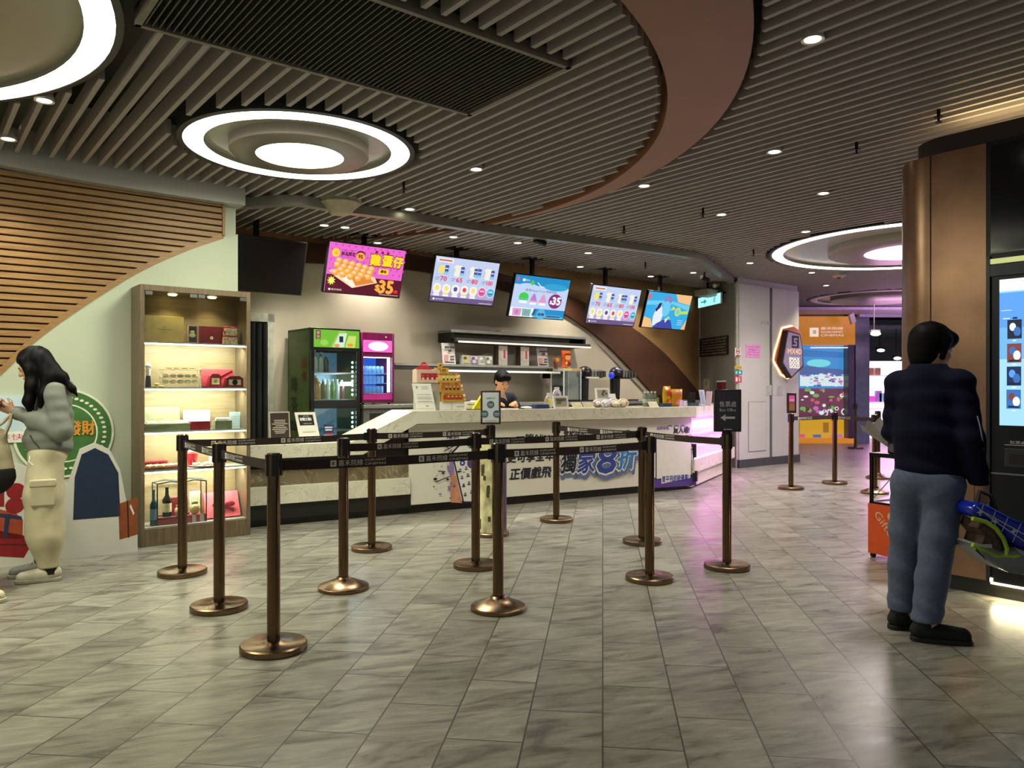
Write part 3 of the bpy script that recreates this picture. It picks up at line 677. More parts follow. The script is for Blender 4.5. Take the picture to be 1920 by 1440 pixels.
# big banner on the counter front
BX0, BX1 = 3.24, SC1 + 0.0
tb = thing('counter_banner', 'large white printed banner with blue lettering on the counter front', 'banner', SCW(0, WC - 0.006), AC)
cB, cD, cL, cP, cS, cF, cG, cW = plain('#2b3f8f'), plain('#17182b'), plain('#3f9fc4'), plain('#8d74ac'), plain('#c98a6a', 0.5, var=0.1), plain('#5e6f92'), plain('#54378a'), plain('#e2e0d4')
pal = [mat('banner_vinyl', '#dcd9c8', 0.4, var=0.005), cB, cD, cL, cP, cS, cF, cG, cW, plain('#2d77b5')]
m = MB(); m.box(BX0, BX1, -0.006, 0, 0.095, 0.955); vb = m.build('banner_sheet', pal[0], tb, smooth=0)
def bx(px, py):
    q = local(on_p(px, py, VC, WC - 0.012), SCW(0, WC - 0.006), AC); return q.x, q.z
m = MB(); m.base = -0.0065
# phone held in a hand, with paint splashes
def poly(idx, l): m.use(idx); m.flat([bx(*q) for q in l])
poly(2, [(846, 848), (862, 832), (902, 826), (905, 945), (868, 943)]); poly(8, [(849, 850), (863, 835), (901, 829), (902, 940), (870, 940)])
m.use(1); x, z = bx(867, 868); m.disc(x, z, 0.033); m.use(8); m.disc(x, z, 0.014, n=5); m.use(7); x, z = bx(885, 868); m.disc(x, z, 0.062)
poly(3, [(875, 835), (884, 828), (893, 832), (890, 840), (880, 841)])
for px, py in ((863, 884), (874, 880), (885, 884), (866, 897), (877, 893), (887, 897), (869, 912), (879, 908), (872, 929), (884, 924)): m.use(2); x, z = bx(px, py); m.rect(x - 0.018, x + 0.018, z - 0.006, z + 0.006); m.use(6); m.rect(x - 0.012, x + 0.012, z + 0.012, z + 0.032)
poly(4, [(843, 862), (849, 858), (853, 900), (846, 905), (841, 880)])
poly(4, [(838, 870), (844, 878), (846, 890), (839, 884)]); poly(4, [(839, 915), (846, 905), (846, 925)])
poly(5, [(846, 892), (850, 886), (855, 892), (866, 943), (845, 942), (844, 905)])
random.seed(11)
for i in range(46):
    px, py = random.gauss(836, 13), random.gauss(893, 27); x, z = bx(px, py); m.use(2 if random.random() < 0.7 else 4); r = 0.003 + 0.012 * random.random() ** 3; m.disc(x, z, r * 1.6, r, 8)
m.use(2)
for pts in ([(815, 904), (832, 897), (842, 893)], [(820, 883), (834, 884)], [(826, 832), (842, 841)], [(831, 846), (846, 838), (872, 826)], [(838, 853), (846, 843)]): m.line([bx(*q) for q in pts], 0.010)
m.build('phone_picture', pal, vb, smooth=0)
m = MB(); m.base = -0.0065
def lett(idx, s, pa, pb, sh=0.14, bold=0.0):
    x0, z0 = bx(*pa); x1, z1 = bx(*pb); m.use(idx); m.text(s, x0, x1, z0, z1, sh, bold)
lett(1, '爆拼', (838, 823), (861, 807), 0.1, .004)
lett(2, '一按Alipay', (967, 826), (1040, 812), 0.1, .003); lett(2, '登記成功', (1056, 818), (1098, 805), 0.1, .003); lett(2, '及下載', (1150, 823), (1180, 806), 0.1, 0.003)
lett(2, '更可享全年', (950, 868), (1037, 845), 0.14, .004); lett(2, '正價戲飛', (955, 900), (1032, 874), 0.14, .004)
m.build('slogan_lettering', pal, vb, smooth=0)
m = MB(); m.base = -0.0065
def big(s, a_, b_, c):
    x0, z0 = bx(*a_); x1, z1 = bx(*b_)
    for k in range(7): m.use(6); m.text(s, x0 + 0.004 * k - 0.02, x1 + 0.004 * k + 0.02, z0 - 0.012 * k, z1 - 0.012 * k + 0.01, 0.14, 0.012)
    m.use(8); m.text(s, x0 - 0.012, x1 + 0.012, z0 - 0.012, z1 + 0.012, 0.14, 0.018); m.use(c); m.text(s, x0, x1, z0, z1, 0.14, 0.009)
big('獨', (1050, 887), (1077, 847), 2); big('家', (1081, 887), (1112, 846), 1); big('8', (1116, 888), (1151, 836), 1); big('折', (1154, 880), (1188, 832), 9)
m.build('headline_lettering', pal, vb, smooth=0)
m = MB(); m.base = -0.0065
lett(6, '須受條款及細則約束', (1063, 917), (1098, 914), 0)
m.build('fine_print', pal, vb, smooth=0)
m = MB(); m.base = -0.0065
# right-hand panel (the code printed there is left blank)
poly(7, [(1226, 915), (1226, 860), (1300, 852), (1306, 910)]); poly(8, [(1226, 842), (1298, 838), (1300, 888), (1226, 896)])
poly(2, [(1229, 900), (1229, 822), (1297, 815), (1297, 892)]); poly(8, [(1231, 898), (1231, 823), (1296, 816), (1296, 890)])
poly(8, [(1240, 907), (1240, 897), (1294, 886), (1294, 896)])
lett(1, '買平飛即睇優惠!', (1241, 905), (1291, 889), 0.05, .002)
lett(2, '買入場!', (1262, 813), (1292, 800), 0.14, .004); lett(4, '全新會員', (1231, 806), (1254, 799), 0.1, .002)
for px in (1256, 1268, 1280): x, z = bx(px, 800); m.use(6); m.disc(x, z, 0.035, 0.022, 14); m.use(8); m.disc(x, z - 0.012, 0.03, 0.016, 14)
x, z = bx(1299, 845)
for i in range(14): m.use(2); m.disc(x + random.gauss(0, 0.015), z + random.gauss(-0.1, 0.16), 0.004 + 0.01 * random.random() ** 2, n=8)
m.build('code_panel', pal, vb, smooth=0)

# ================================================================== MENU SCREENS (hung from the slats)
WT = 8.38
def screen(label, tl, w, draw, pal, mount=0.5, tilt=17.0, h=0.62, yaw=0.0, gone=None):
    p = on_w(tl[0], tl[1], WT)                       # top left corner
    t = thing('menu_screen', label, 'screen', p, A + yaw, 'menu screens over the snack counter')
    R = Matrix.Rotation(math.radians(-tilt), 4, 'X').to_euler() if False else Matrix.Rotation(math.radians(tilt), 4, 'X').to_euler()
    m = MB(); m.box(0, w, 0, 0.05, -h, 0); c = m.build('casing', M_plastic, t, rot=R, bev=0.004)
    m = MB(); m.base = -0.0004; b = 0.014
    m.rect(b, w - b, -h + b, -b)
    m.X0, m.Z0, m.W, m.H = b, -h + b, w - 2 * b, h - 2 * b
    draw(m); m.build('display', pal, c, smooth=0)
    zt = ZC - p.z + 0.03
    m = MB(); m.box(w * mount - .2, w * mount + .2, 0.05, 0.085, -0.42, -0.08); m.build('back_bracket', M_blackm, c, smooth=0)
    m = MB(); m.box(w * mount - 0.025, w * mount + 0.025, 0.15, 0.20, -0.25, zt); m.box(w * mount - 0.14, w * mount + 0.14, 0.09, 0.26, zt - 0.035, zt - 0.015); m.box(w * mount - 0.02, w * mount + 0.02, 0.08, 0.15, -0.22, -0.17)
    m.build('ceiling_mount', M_blackm, t, smooth=0)
    return t
def S(m):
    """unit-square drawing helpers for a screen"""
    fx = lambda x: m.X0 + m.W * x; fz = lambda z: m.Z0 + m.H * z
    class O: pass
    o = O()
    o.rect = lambda i, x0, x1, z0, z1: (m.use(i), m.rect(fx(x0), fx(x1), fz(z0), fz(z1)))
    o.disc = lambda i, x, z, r, r2=None, n=20: (m.use(i), m.disc(fx(x), fz(z), r * m.W, (r2 or r) * m.W, n))
    o.poly = lambda i, l: (m.use(i), m.flat([(fx(x), fz(z)) for x, z in l]))
    o.text = lambda i, s, x0, x1, z0, z1, bold=0.0, sh=0.0: (m.use(i), m.text(s, fx(x0), fx(x1), fz(z0), fz(z1), sh, bold))
    o.line = lambda i, l, w: (m.use(i), m.line([(fx(x), fz(z)) for x, z in l], w))
    return o
palP = [glow('#f06ad0'), glow('#d64fc0'), glow('#5a0a28'), glow('#ffe021'), glow('#ffb347'), glow('#e98a3c'), glow('#ffd9a8'), glow('#fff6e0'), glow('#ff3b30'), glow('#8c1d2c'), glow('#f7f36a')]
def dPink(m):
    o = S(m)
    for i in range(12):
        for j in range(6): o.disc(1, 0.04 + i * 0.083 + (0.04 if j % 2 else 0), 0.46 + j * 0.10, 0.014, None, 10)
    o.rect(2, 0, 1, 0, 0.36)
    o.disc(3, 0.085, 0.80, 0.05); o.disc(4, 0.09, 0.80, 0.025); o.text(2, '新品限定', 0.155, 0.33, 0.76, 0.84, 0.002); o.rect(2, 0.15, 0.33, 0.87, 0.875); o.rect(2, 0.15, 0.33, 0.725, 0.73)
    o.disc(2, 0.40, 0.80, 0.06, 0.052); o.disc(4, 0.40, 0.775, 0.057, 0.048); o.text(9, '95', 0.372, 0.428, 0.735, 0.81, 0.003)
    for x in (0.60, 0.68, 0.755): o.disc(9, x, 0.905, 0.018)
    for x, s in ((0.60, '雞'), (0.76, '蛋'), (0.91, '仔')): o.text(9, s, x - 0.072, x + 0.072, 0.61, 0.86, 0.012); o.text(3, s, x - 0.068, x + 0.068, 0.63, 0.85, 0.008)
    o.rect(3, 0.66, 0.79, 0.46, 0.57); o.text(2, '原味', 0.685, 0.765, 0.485, 0.55, 0.002)
    o.poly(6, [(0.02, 0.44), (0.10, 0.33), (0.34, 0.12), (0.66, 0.27), (0.62, 0.38), (0.52, 0.42), (0.20, 0.52)]); o.poly(5, [(0.30, 0.34), (0.38, 0.17), (0.62, 0.27), (0.52, 0.40)]); o.poly(7, [(0.16, 0.33), (0.30, 0.36), (0.38, 0.17), (0.34, 0.14)])
    for r, (n, y0, x0, dx, dy) in enumerate(((6, 0.66, 0.13, 0.085, -0.022), (6, 0.57, 0.11, 0.085, -0.02), (5, 0.48, 0.16, 0.09, -0.025), (4, 0.42, 0.09, 0.10, -0.03))):
        for k in range(n):
            x, z = x0 + dx * k, y0 + dy * k; o.disc(5, x + 0.004, z - 0.012, 0.043, 0.036, 18); o.disc(4, x, z, 0.041, 0.033, 18); o.disc(6, x - 0.008, z + 0.015, 0.024, 0.018, 14)
    o.poly(10, [(0.06 + (0.055 if k % 2 else 0.03) * math.cos(k * math.pi / 9), 0.24 + (0.10 if k % 2 else 0.055) * math.sin(k * math.pi / 9)) for k in range(18)])
    o.text(4, '$', 0.635, 0.695, 0.10, 0.24, 0.006); o.text(4, '35', 0.685, 0.875, 0.075, 0.335, 0.010); o.text(8, '/底', 0.885, 0.945, 0.09, 0.155, 0.002)
    o.rect(7, 0.035, 0.06, 0.045, 0.085); o.text(7, '嘉禾院線', 0.07, 0.20, 0.05, 0.085); o.rect(7, 0.70, 0.96, 0.035, 0.043)
palM = [glow('#c7d3f2'), glow('#b9a9d2'), glow('#6d5a86'), glow('#e64563'), glow('#4a56a8'), glow('#f4e27a'), glow('#eef4ff'), glow('#8ec9ee'), glow('#f6f1dc'), glow('#f0609a'), glow('#4fb6dd'), glow('#e2784f')]
def dMenu(m):
    o = S(m)
    o.rect(1, 0, 1, 0.0, 0.34); o.rect(2, 0, 1, 0, 0.12)
    o.rect(6, 0.03, 0.27, 0.88, 0.97); o.rect(11, 0.05, 0.25, 0.905, 0.945)
    for k, s in enumerate(('70', '65', '80', '100')):
        x = 0.14 + 0.24 * k
        o.disc(7, x, 0.68, 0.105, 0.105); o.disc(0, x, 0.68, 0.098, 0.098)
        if k: o.poly(8, [(x - 0.08, 0.60), (x - 0.06, 0.78), (x + 0.02, 0.78), (x + 0.0, 0.58)]); [o.disc(8, x - 0.065 + 0.025 * j, 0.80 + 0.02 * (j % 2), 0.022) for j in range(4)]
        else: o.disc(5, x - 0.03, 0.72, 0.055)
        for j in range(2 if k == 2 else 1): xx = x + 0.045 + 0.06 * j - (0.03 if k == 2 else 0); o.rect(4, xx - 0.028, xx + 0.028, 0.62, 0.82); o.rect(6, xx - 0.024, xx + 0.024, 0.74, 0.76); o.rect(7, xx - 0.026, xx + 0.026, 0.62, 0.68)
        o.text(3, s, x - 0.03, x + 0.065, 0.47, 0.57, 0.003); o.rect(2, x - 0.11, x - 0.045, 0.53, 0.54); o.rect(2, x - 0.11, x - 0.06, 0.49, 0.50)
    for k in range(7):
        x = 0.075 + 0.14 * k; z = 0.30; c = 9 if k == 5 else (10 if k == 6 else 8)
        o.disc(6, x, z, 0.066); o.disc(c, x, z, 0.058)
        if k < 5: o.disc((5, 5, 4, 3, 5)[k], x, z + 0.01, 0.03); o.rect(6, x - 0.045, x + 0.045, 0.13, 0.18); o.rect(5 if k % 2 else 6, x - 0.04, x + 0.04, 0.185, 0.21)
        else: o.rect(6, x - 0.035, x + 0.035, z + 0.01, z + 0.03); o.rect(4, x - 0.03, x + 0.03, z - 0.04, z - 0.02)
    o.rect(6, 0.03, 0.06, 0.04, 0.085); o.text(6, '嘉禾院線', 0.075, 0.19, 0.045, 0.08); o.rect(6, 0.75, 0.96, 0.035, 0.045)
palB = [glow('#1f8fca'), glow('#c3d6f6'), glow('#2fa6d6'), glow('#41cf4a'), glow('#8f2a78'), glow('#f2f6ff'), glow('#b983d0'), glow('#e59ac4'), glow('#5bc98f'), glow('#2d4a86'), glow('#58b9e4'), glow('#e05a7a')]
def dBlue(m):
    o = S(m)
    o.rect(1, 0, 1, 0.22, 0.78); o.disc(1, 0.25, 0.70, 0.20, 0.07); o.disc(2, 0.75, 0.78, 0.22, 0.05); o.rect(10, 0, 1, 0.0, 0.05); o.rect(5, 0, 0.42, 0.0, 0.22)
    o.disc(11, 0.05, 0.90, 0.022, 0.03); o.rect(5, 0.13, 0.18, 0.86, 0.92); o.text(5, '嘉禾', 0.19, 0.26, 0.87, 0.91)
    o.disc(8, 0.31, 0.84, 0.035); o.disc(3, 0.31, 0.85, 0.028); o.line(5, [(0.40, 0.86), (0.50, 0.74)], 0.012)
    o.text(9, '香港Neapo-Cool 雪糕特飲', 0.21, 0.78, 0.62, 0.69, 0.0)
    o.poly(3, [(0.11, 0.46), (0.13, 0.56), (0.20, 0.60), (0.27, 0.56), (0.29, 0.46)]); o.rect(8, 0.12, 0.28, 0.40, 0.46); o.rect(5, 0.13, 0.27, 0.33, 0.40)
    for x, c in ((0.38, 6), (0.55, 7)): o.poly(c, [(x - 0.06, 0.42), (x - 0.03, 0.54), (x, 0.60), (x + 0.03, 0.54), (x + 0.06, 0.42)]); o.rect(7, x - 0.07, x + 0.07, 0.38, 0.42); o.rect(5, x - 0.06, x + 0.06, 0.31, 0.37)
    o.disc(4, 0.78, 0.44, 0.125, 0.105); o.text(5, '$', 0.685, 0.725, 0.36, 0.45, 0.004); o.text(5, '35', 0.73, 0.88, 0.36, 0.54, 0.008)
    for x, c in ((0.12, 7), (0.29, 8)): o.poly(c, [(x - 0.07, 0.02), (x - 0.08, 0.20), (x + 0.08, 0.20), (x + 0.07, 0.02)]); o.disc(6, x, 0.11, 0.035)
    o.poly(9, [(0.39, 0.05), (0.42, 0.20), (0.46, 0.20), (0.43, 0.05)])
    o.disc(10, 0.56, 0.09, 0.08); o.text(9, '優惠', 0.50, 0.62, 0.06, 0.12, 0.003); o.poly(10, [(0.62, 0.02), (0.62, 0.09), (0.93, 0.09), (0.93, 0.02)]); o.text(9, '詳情請向職員查詢', 0.66, 0.92, 0.03, 0.075, 0.002)
palC = [glow('#38b0e8'), glow('#f6c487'), glow('#6fd0f4'), glow('#9fc7f2'), glow('#3f4aa5'), glow('#e8efff'), glow('#2b2f6a'), glow('#c7e05a'), glow('#e46a72'), glow('#8f86c8')]
def dCyan(m):
    o = S(m)
    o.poly(1, [(0.62, 1), (1, 1), (1, 0.72), (0.70, 0.78)]); o.poly(1, [(0, 0), (0, 0.30), (0.16, 0.24), (0.24, 0)]); o.poly(1, [(0.9, 0), (1, 0), (1, 0.3)])
    o.poly(2, [(0, 0.62), (0.6, 0.70), (1, 0.55), (1, 0.70), (0.5, 0.80), (0, 0.74)]); o.disc(8, 0.04, 0.86, 0.035, 0.05); o.disc(9, 0.47, 0.82, 0.10, 0.06)
    o.poly(5, [(0.20, 0.30), (0.24, 0.62), (0.34, 0.66), (0.42, 0.40), (0.38, 0.10), (0.22, 0.06)])
    o.poly(6, [(0.22, 0.52), (0.28, 0.70), (0.34, 0.72), (0.33, 0.60), (0.24, 0.44)]); o.disc(2, 0.46, 0.56, 0.09, 0.12); o.poly(7, [(0.55, 0.52), (0.62, 0.66), (0.68, 0.56)])
    o.poly(4, [(0.24, 0), (0.30, 0.12), (0.48, 0.27), (0.62, 0.24), (0.70, 0.0)]); o.poly(5, [(0.47, 0.27), (0.50, 0.16), (0.55, 0.27)]); o.poly(7, [(0.49, 0.28), (0.55, 0.36), (0.60, 0.28)])
    o.disc(7, 0.74, 0.50, 0.07); o.disc(2, 0.74, 0.50, 0.04); o.poly(7, [(0.80, 0.52), (0.99, 0.56), (0.98, 0.46), (0.80, 0.44)])
    for z in (0.12, 0.18, 0.24): o.rect(3, 0.78, 0.90, z, z + 0.03)
def dOff(m): pass
# the first (dark) screen: its right edge is what the photo shows
pr = on_w(577, 455, WT); ptl = pr - U * 1.07
s_off = thing('menu_screen', 'switched-off black screen at the left end above the doorway', 'screen', ptl, A, 'menu screens over the snack counter')
R17 = Matrix.Rotation(math.radians(17), 4, 'X').to_euler()
m = MB(); m.box(0, 1.07, 0, 0.05, -0.62, 0); c = m.build('casing', M_plastic, s_off, rot=R17, bev=0.004)
m = MB(); m.base = -0.0004; m.rect(0.014, 1.056, -0.606, -0.014); m.build('display', mat('dark_glass_screen', '#060606', 0.25), c, smooth=0)
m = MB(); m.box(0.4, 0.7, 0.05, 0.085, -0.4, -0.1); m.build('back_bracket', M_blackm, c, smooth=0)
m = MB(); m.box(0.51, 0.56, 0.15, 0.20, -0.3, ZC - ptl.z + 0.03); m.box(0.515, 0.555, 0.08, 0.15, -0.22, -0.17); m.build('ceiling_mount', M_blackm, s_off, smooth=0)
screen('screen with the pink egg waffle advert priced at 35 dollars', (617, 450), 1.05, dPink, palP, 0.52)
screen('left white price list screen, between the pink and blue screens', (817, 477), 1.06, dMenu, palM, 0.42)
screen('blue screen advertising drinks at 35 dollars', (967, 512), 1.06, dBlue, palB, 0.42)
screen('right white price list screen, next to the cyan screen', (1112, 532), 1.10, dMenu, palM, 0.40)
screen('cyan picture screen at the right end of the row', (1217, 544), 1.12, dCyan, palC, 0.42)
# ================================================================== GIFT DISPLAY CABINET
CO = SW(1.585, 7.025); CWd, CD, CHt = 0.935, 0.33, 2.225
t = thing('display_cabinet', 'tall lit gift display cabinet with glass doors against the pale left wall', 'display cabinet', CO, A)
m = MB(); m.box(0, 0.035, 0, CD, 0, CHt); m.box(CWd - 0.035, CWd, 0, CD, 0, CHt); m.box(0.035, CWd - 0.035, 0, CD, CHt - 0.05, CHt); m.box(0.035, CWd - 0.035, 0.0, CD, 0, 0.15)
m.build('carcass', M_cab, t, bev=0.002)
m = MB(); m.box(0.03, CWd - 0.03, CD - 0.02, CD - 0.002, 0.15, CHt - 0.05); m.build('back_panel', M_cabin, t)
SHZ = [1.745, 1.352, 0.975, 0.640]
for z in SHZ:
    m = MB(); m.box(0.037, CWd - 0.037, 0.03, CD - 0.025, z - 0.012, z); sh = m.build('shelf', mat('frosted_shelf', '#a9ada6', 0.2), t)
    m = MB(); m.box(0.04, CWd - 0.04, 0.032, 0.046, z - 0.024, z - 0.0125); st_ = m.build('light_strip', glow('#fff1d0', 10.0), sh)
    lamp('strip_light', 'AREA', st_, (CWd / 2, 0.10, z - 0.03), 11, (1.0, 0.95, 0.80), (0.8, 0.06), rot=(math.radians(20), 0, 0))
m = MB(); m.box(0.037, CWd - 0.037, 0.01, CD - 0.025, 0.15, 0.16); m.build('bottom_shelf', mat('frosted_shelf', '#a9ada6', 0.2), t)
for x0, x1 in ((0.038, CWd / 2 - 0.003), (CWd / 2 + 0.003, CWd - 0.038)):
    m = MB(); m.box(x0, x1, 0.002, 0.007, 0.165, CHt - 0.055); g = m.build('glass_door', M_glass, t, smooth=0)
    for x in (x0 + 0.03, x1 - 0.03):
        m = MB(); m.box(x - 0.028, x + 0.028, -0.006, 0.012, CHt - 0.085, CHt - 0.055); m.build('door_clamp', M_steel, g)
    hx = x1 - 0.03 if x0 < 0.2 else x0 + 0.03
    m = MB(); m.box(hx - 0.018, hx + 0.018, -0.008, 0.010, 0.17, 0.235); m.build('door_lock', M_chrome, g)
for x in (0.30, 0.64):
    m = MB(); m.lathe([(0.04, 0.0), (0.03, -0.012), (0.0, -0.014)], 20, c=(x, 0.16, CHt - 0.05)); pk = m.build('puck_light', glow('#ffe2a0', 12.0), t)
    lamp('puck_beam', 'SPOT', pk, (x, 0.16, CHt - 0.075), 9, (1.0, 0.80, 0.45), 0.03, math.radians(120), blend=0.8)
def cx(px, w=7.18): return local(on_w(px, 700, w), CO, A).x
GG = 'gifts in the lit display cabinet'
def gift(name, label, cat, px, lvl, mats, draw, y=0.16, dz=0.0):
    """one item standing on a cabinet shelf; draw() works around x=0, z=0"""
    z = ([*SHZ, 0.16])[lvl] + 0.0005 + dz
    p = CO + U * cx(px) + V * y + Z3 * z
    m = MB(); draw(m); o = m.build(name, mats, loc=p, rz=A, bev=0.0015); return tag(o, label, cat, GG)
mk = lambda w, d_, h: (lambda m: m.box(-w / 2, w / 2, -d_ / 2, d_ / 2, 0, h))
gold, red, dred, cream, olive, pink, lblue = mat('gold_card', '#b8974e', 0.4), mat('crimson_card', '#9b1d2b', 0.45), mat('dark_red_card', '#6e1420', 0.45), mat('cream_biscuit', '#e6d3a4', 0.6, var=0.12), mat('olive_card', '#7c7a5c', 0.5), mat('coral_pink_card', '#e5606a', 0.5), mat('pale_blue_card', '#b5cdd6', 0.5)
def dgold(m):
    m.box(-0.165, 0.165, -0.02, 0.02, 0, 0.235); m.use(1); m.base = -0.0205; m.rect(-0.06, 0.06, 0.115, 0.12); m.disc(0, 0.135, 0.006)
gift('gold_gift_box', 'large flat gold gift box standing on the top shelf', 'gift box', 309, 0, [gold, mat('gold_stamp', '#7a6432', 0.5)], dgold, 0.20)
def dfr(m):
    m.box(-0.045, 0.045, -0.03, 0.03, 0, 0.01); m.box(-0.045, -0.036, -0.03, 0.03, 0.01, 0.165); m.box(0.036, 0.045, -0.03, 0.03, 0.01, 0.165); m.box(-0.045, 0.045, -0.03, 0.03, 0.155, 0.165); m.use(1); m.box(-0.036, 0.036, 0.02, 0.03, 0.01, 0.155); m.use(2); m.ell((0, 0, 0.075), (0.03, 0.02, 0.02)); m.ell((0, 0, 0.105), (0.022, 0.018, 0.014))
gift('window_gift_box', 'small wood-edged gift box with a window, beside the red box on the top shelf', 'gift box', 362, 0, [mat('pale_wood', '#b08d5a', 0.5), mat('dark_box_inside', '#241a12', 0.7), cream], dfr, 0.18)
def dred_(m):
    m.box(-0.165, 0.165, -0.02, 0.02, 0, 0.165); m.use(1); m.base = -0.0205; m.disc(-0.01, 0.06, 0.014); m.use(2); m.disc(-0.01, 0.06, 0.005)
gift('red_gift_box', 'wide dark red gift box with a round white button on the top shelf', 'gift box', 402, 0, [dred, M_paper, red], dred_, 0.22)
def dstack(m):
    m.box(-0.062, 0.062, -0.03, 0.03, 0, 0.07); m.use(1); m.box(-0.058, 0.058, -0.028, 0.028, 0.07, 0.085); m.use(0); m.box(-0.055, 0.055, -0.03, 0.03, 0.085, 0.15); m.use(1); m.ell((-0.03, -0.005, 0.158), (0.035, 0.02, 0.013)); m.ell((0.03, -0.005, 0.158), (0.035, 0.02, 0.013)); m.obox((-0.065, -0.03, 0.12), (0.004, 0, 0.004), (0, 0.002, 0), (-0.012, 0, 0.03))
gift('ribboned_tin', 'pair of stacked patterned tins tied with a red bow on the top shelf', 'gift tin', 431, 0, [mat('floral_tin', '#c7a58c', 0.4, var=0.3, scale=40), red], dstack, 0.15)
def dtier(m):
    for x in (-0.16, 0.16):
        for y in (-0.05, 0.05): m.cyl((x, y, 0), (x, y, 0.16), 0.004, n=8)
    m.box(-0.165, 0.165, -0.055, 0.055, 0.085, 0.09); m.box(-0.165, 0.165, -0.055, 0.055, 0.155, 0.16)
    m.use(1)
    for k in range(5): m.ell((-0.125 + 0.062 * k, 0, 0.103), (0.028, 0.03, 0.014)); m.ell((-0.125 + 0.062 * k, 0, 0.05), (0.028, 0.035, 0.016))
    m.use(2)
    for k in range(4): m.ell((-0.1 + 0.066 * k, -0.01, 0.17), (0.026, 0.028, 0.011))
gift('pastry_stand', 'clear two-tier stand of pastries on the second shelf', 'cake stand', 337, 1, [mat('cream_wire', '#d9d2b4', 0.3), cream, mat('brown_pastry', '#8a4f2a', 0.6)], dtier, 0.13)
gift('figurine', 'small black and white figurine at the left end of the second shelf', 'figurine', 276, 1, [M_black, M_paper], lambda m: (m.cyl((0, 0, 0), (0, 0, 0.10), 0.025, 0.018, n=14), m.use(1), m.cyl((0, 0, 0.10), (0, 0, 0.16), 0.016, 0.02, n=14), m.ell((0, 0, 0.185), 0.025)), 0.12)
gift('cookie_pile', 'little pile of yellow cookies on the left of the second shelf', 'cookies', 290, 1, [mat('yellow_cookie', '#d8b765', 0.7)], lambda m: [m.ell((x, y, z), (0.025, 0.022, 0.010)) for x, y, z in ((-0.02, 0, 0.01), (0.03, -0.02, 0.01), (0.0, -0.01, 0.028))], 0.09)
def dlid(m):
    m.obox((0, 0.0, 0.082), (0.145, 0, 0), (0, 0.012, -0.006), (0, 0.026, 0.08)); m.use(1); m.obox((0.02, -0.02, 0.09), (0.11, 0, 0.06), (0, 0.001, 0), (0.006, 0.004, -0.010))
gift('open_red_box', 'open crimson box lid leaning back on the second shelf', 'gift box', 410, 1, [red, mat('bright_red_card', '#b93040', 0.4)], dlid, 0.19)
def dpouch(w, h):
    def f(m):
        m.prism([(-w / 2, 0), (w / 2, 0), (w / 2 * 0.86, h * 0.8), (w / 4, h), (-w / 4, h), (-w / 2 * 0.86, h * 0.8)], -0.03, 0.03); m.use(1); m.base = -0.0305; m.rect(-w * 0.3, w * 0.3, h * 0.22, h * 0.68); m.use(2); m.disc(0, h * 0.45, w * 0.14)
    return f
gift('red_pouch', 'left one of two red pouches on the second shelf', 'pouch', 400, 1, [red, cream, gold], dpouch(0.115, 0.125), 0.12)
gift('red_pouch', 'right, wider one of two red pouches on the second shelf', 'pouch', 436, 1, [dred, mat('grey_cream', '#bfb49a', 0.6), M_black], dpouch(0.18, 0.105), 0.12)
def dopen(m):
    m.box(-0.185, 0.185, -0.10, 0.08, 0, 0.06); m.use(1); m.box(-0.175, 0.175, -0.09, 0.07, 0.06, 0.068); m.use(0); m.obox((-0.02, 0.09, 0.13), (0.165, 0, 0), (0, 0.008, 0), (0, 0.02, 0.075))
    m.use(2)
    for k in range(9): m.ell((-0.15 + 0.037 * k, -0.03 + 0.04 * (k % 3), 0.075), (0.018, 0.02, 0.012))
gift('open_hamper_box', 'open olive box of sweets with raised lid on the third shelf', 'gift box', 310, 2, [olive, mat('white_lining', '#d9d3c2', 0.7), cream], dopen, 0.16)
def dwb(m): m.box(-0.115, 0.115, -0.012, 0.012, 0, 0.12); m.use(1); m.base = -0.0125; m.rect(-0.05, 0.05, 0.045, 0.049); m.disc(0, 0.062, 0.006)
gift('white_gift_box', 'white rounded gift box behind the red one on the third shelf', 'gift box', 374, 2, [mat('white_blue_card', '#dfe6e8', 0.4), mat('grey_print', '#8a8f92', 0.5)], dwb, 0.24, 0.05)
gift('box_riser', 'low white riser under the white gift box on the third shelf', 'riser', 374, 2, [M_paper], mk(0.2, 0.05, 0.049), 0.245)
gift('small_red_box', 'small plain red box at the front of the third shelf', 'gift box', 370, 2, [red], mk(0.165, 0.09, 0.075), 0.10)
def dgr(m): m.box(-0.075, 0.075, -0.05, 0.05, 0, 0.078); m.use(1); m.cyl((-0.055, 0.0, 0.092), (0.06, 0.0, 0.09), 0.014, n=12)
gift('olive_gift_box', 'small olive box with a white roll on top, third shelf right', 'gift box', 413, 2, [olive, M_paper], dgr, 0.11)
gift('blue_card', 'pale blue greeting card standing at the right of the third shelf', 'card', 440, 2, [lblue, M_paper], lambda m: (m.box(-0.05, 0.05, -0.003, 0.003, 0, 0.15), m.use(1), setattr(m, 'base', -0.0035), [m.rect(-0.035, 0.03, 0.03 + 0.022 * k, 0.036 + 0.022 * k) for k in range(5)]), 0.15)
gift('flat_red_box', 'flat dark red box at the left of the fourth shelf', 'gift box', 288, 3, [dred, red], lambda m: (m.box(-0.11, 0.11, -0.05, 0.05, 0.0, 0.055), m.use(1), m.box(-0.115, 0.115, -0.055, 0.055, 0.055, 0.07)), 0.20)
def dtray(m):
    m.box(-0.17, 0.17, -0.05, 0.05, 0, 0.025); m.use(1)
    for k in range(11): m.ell((-0.14 + 0.028 * k, -0.02 + 0.025 * (k % 2), 0.034), (0.022, 0.022, 0.016))
gift('cookie_tray', 'wooden tray of biscuits at the front of the fourth shelf', 'tray', 305, 3, [mat('brown_tray', '#7d3f28', 0.5), cream], dtray, 0.09)
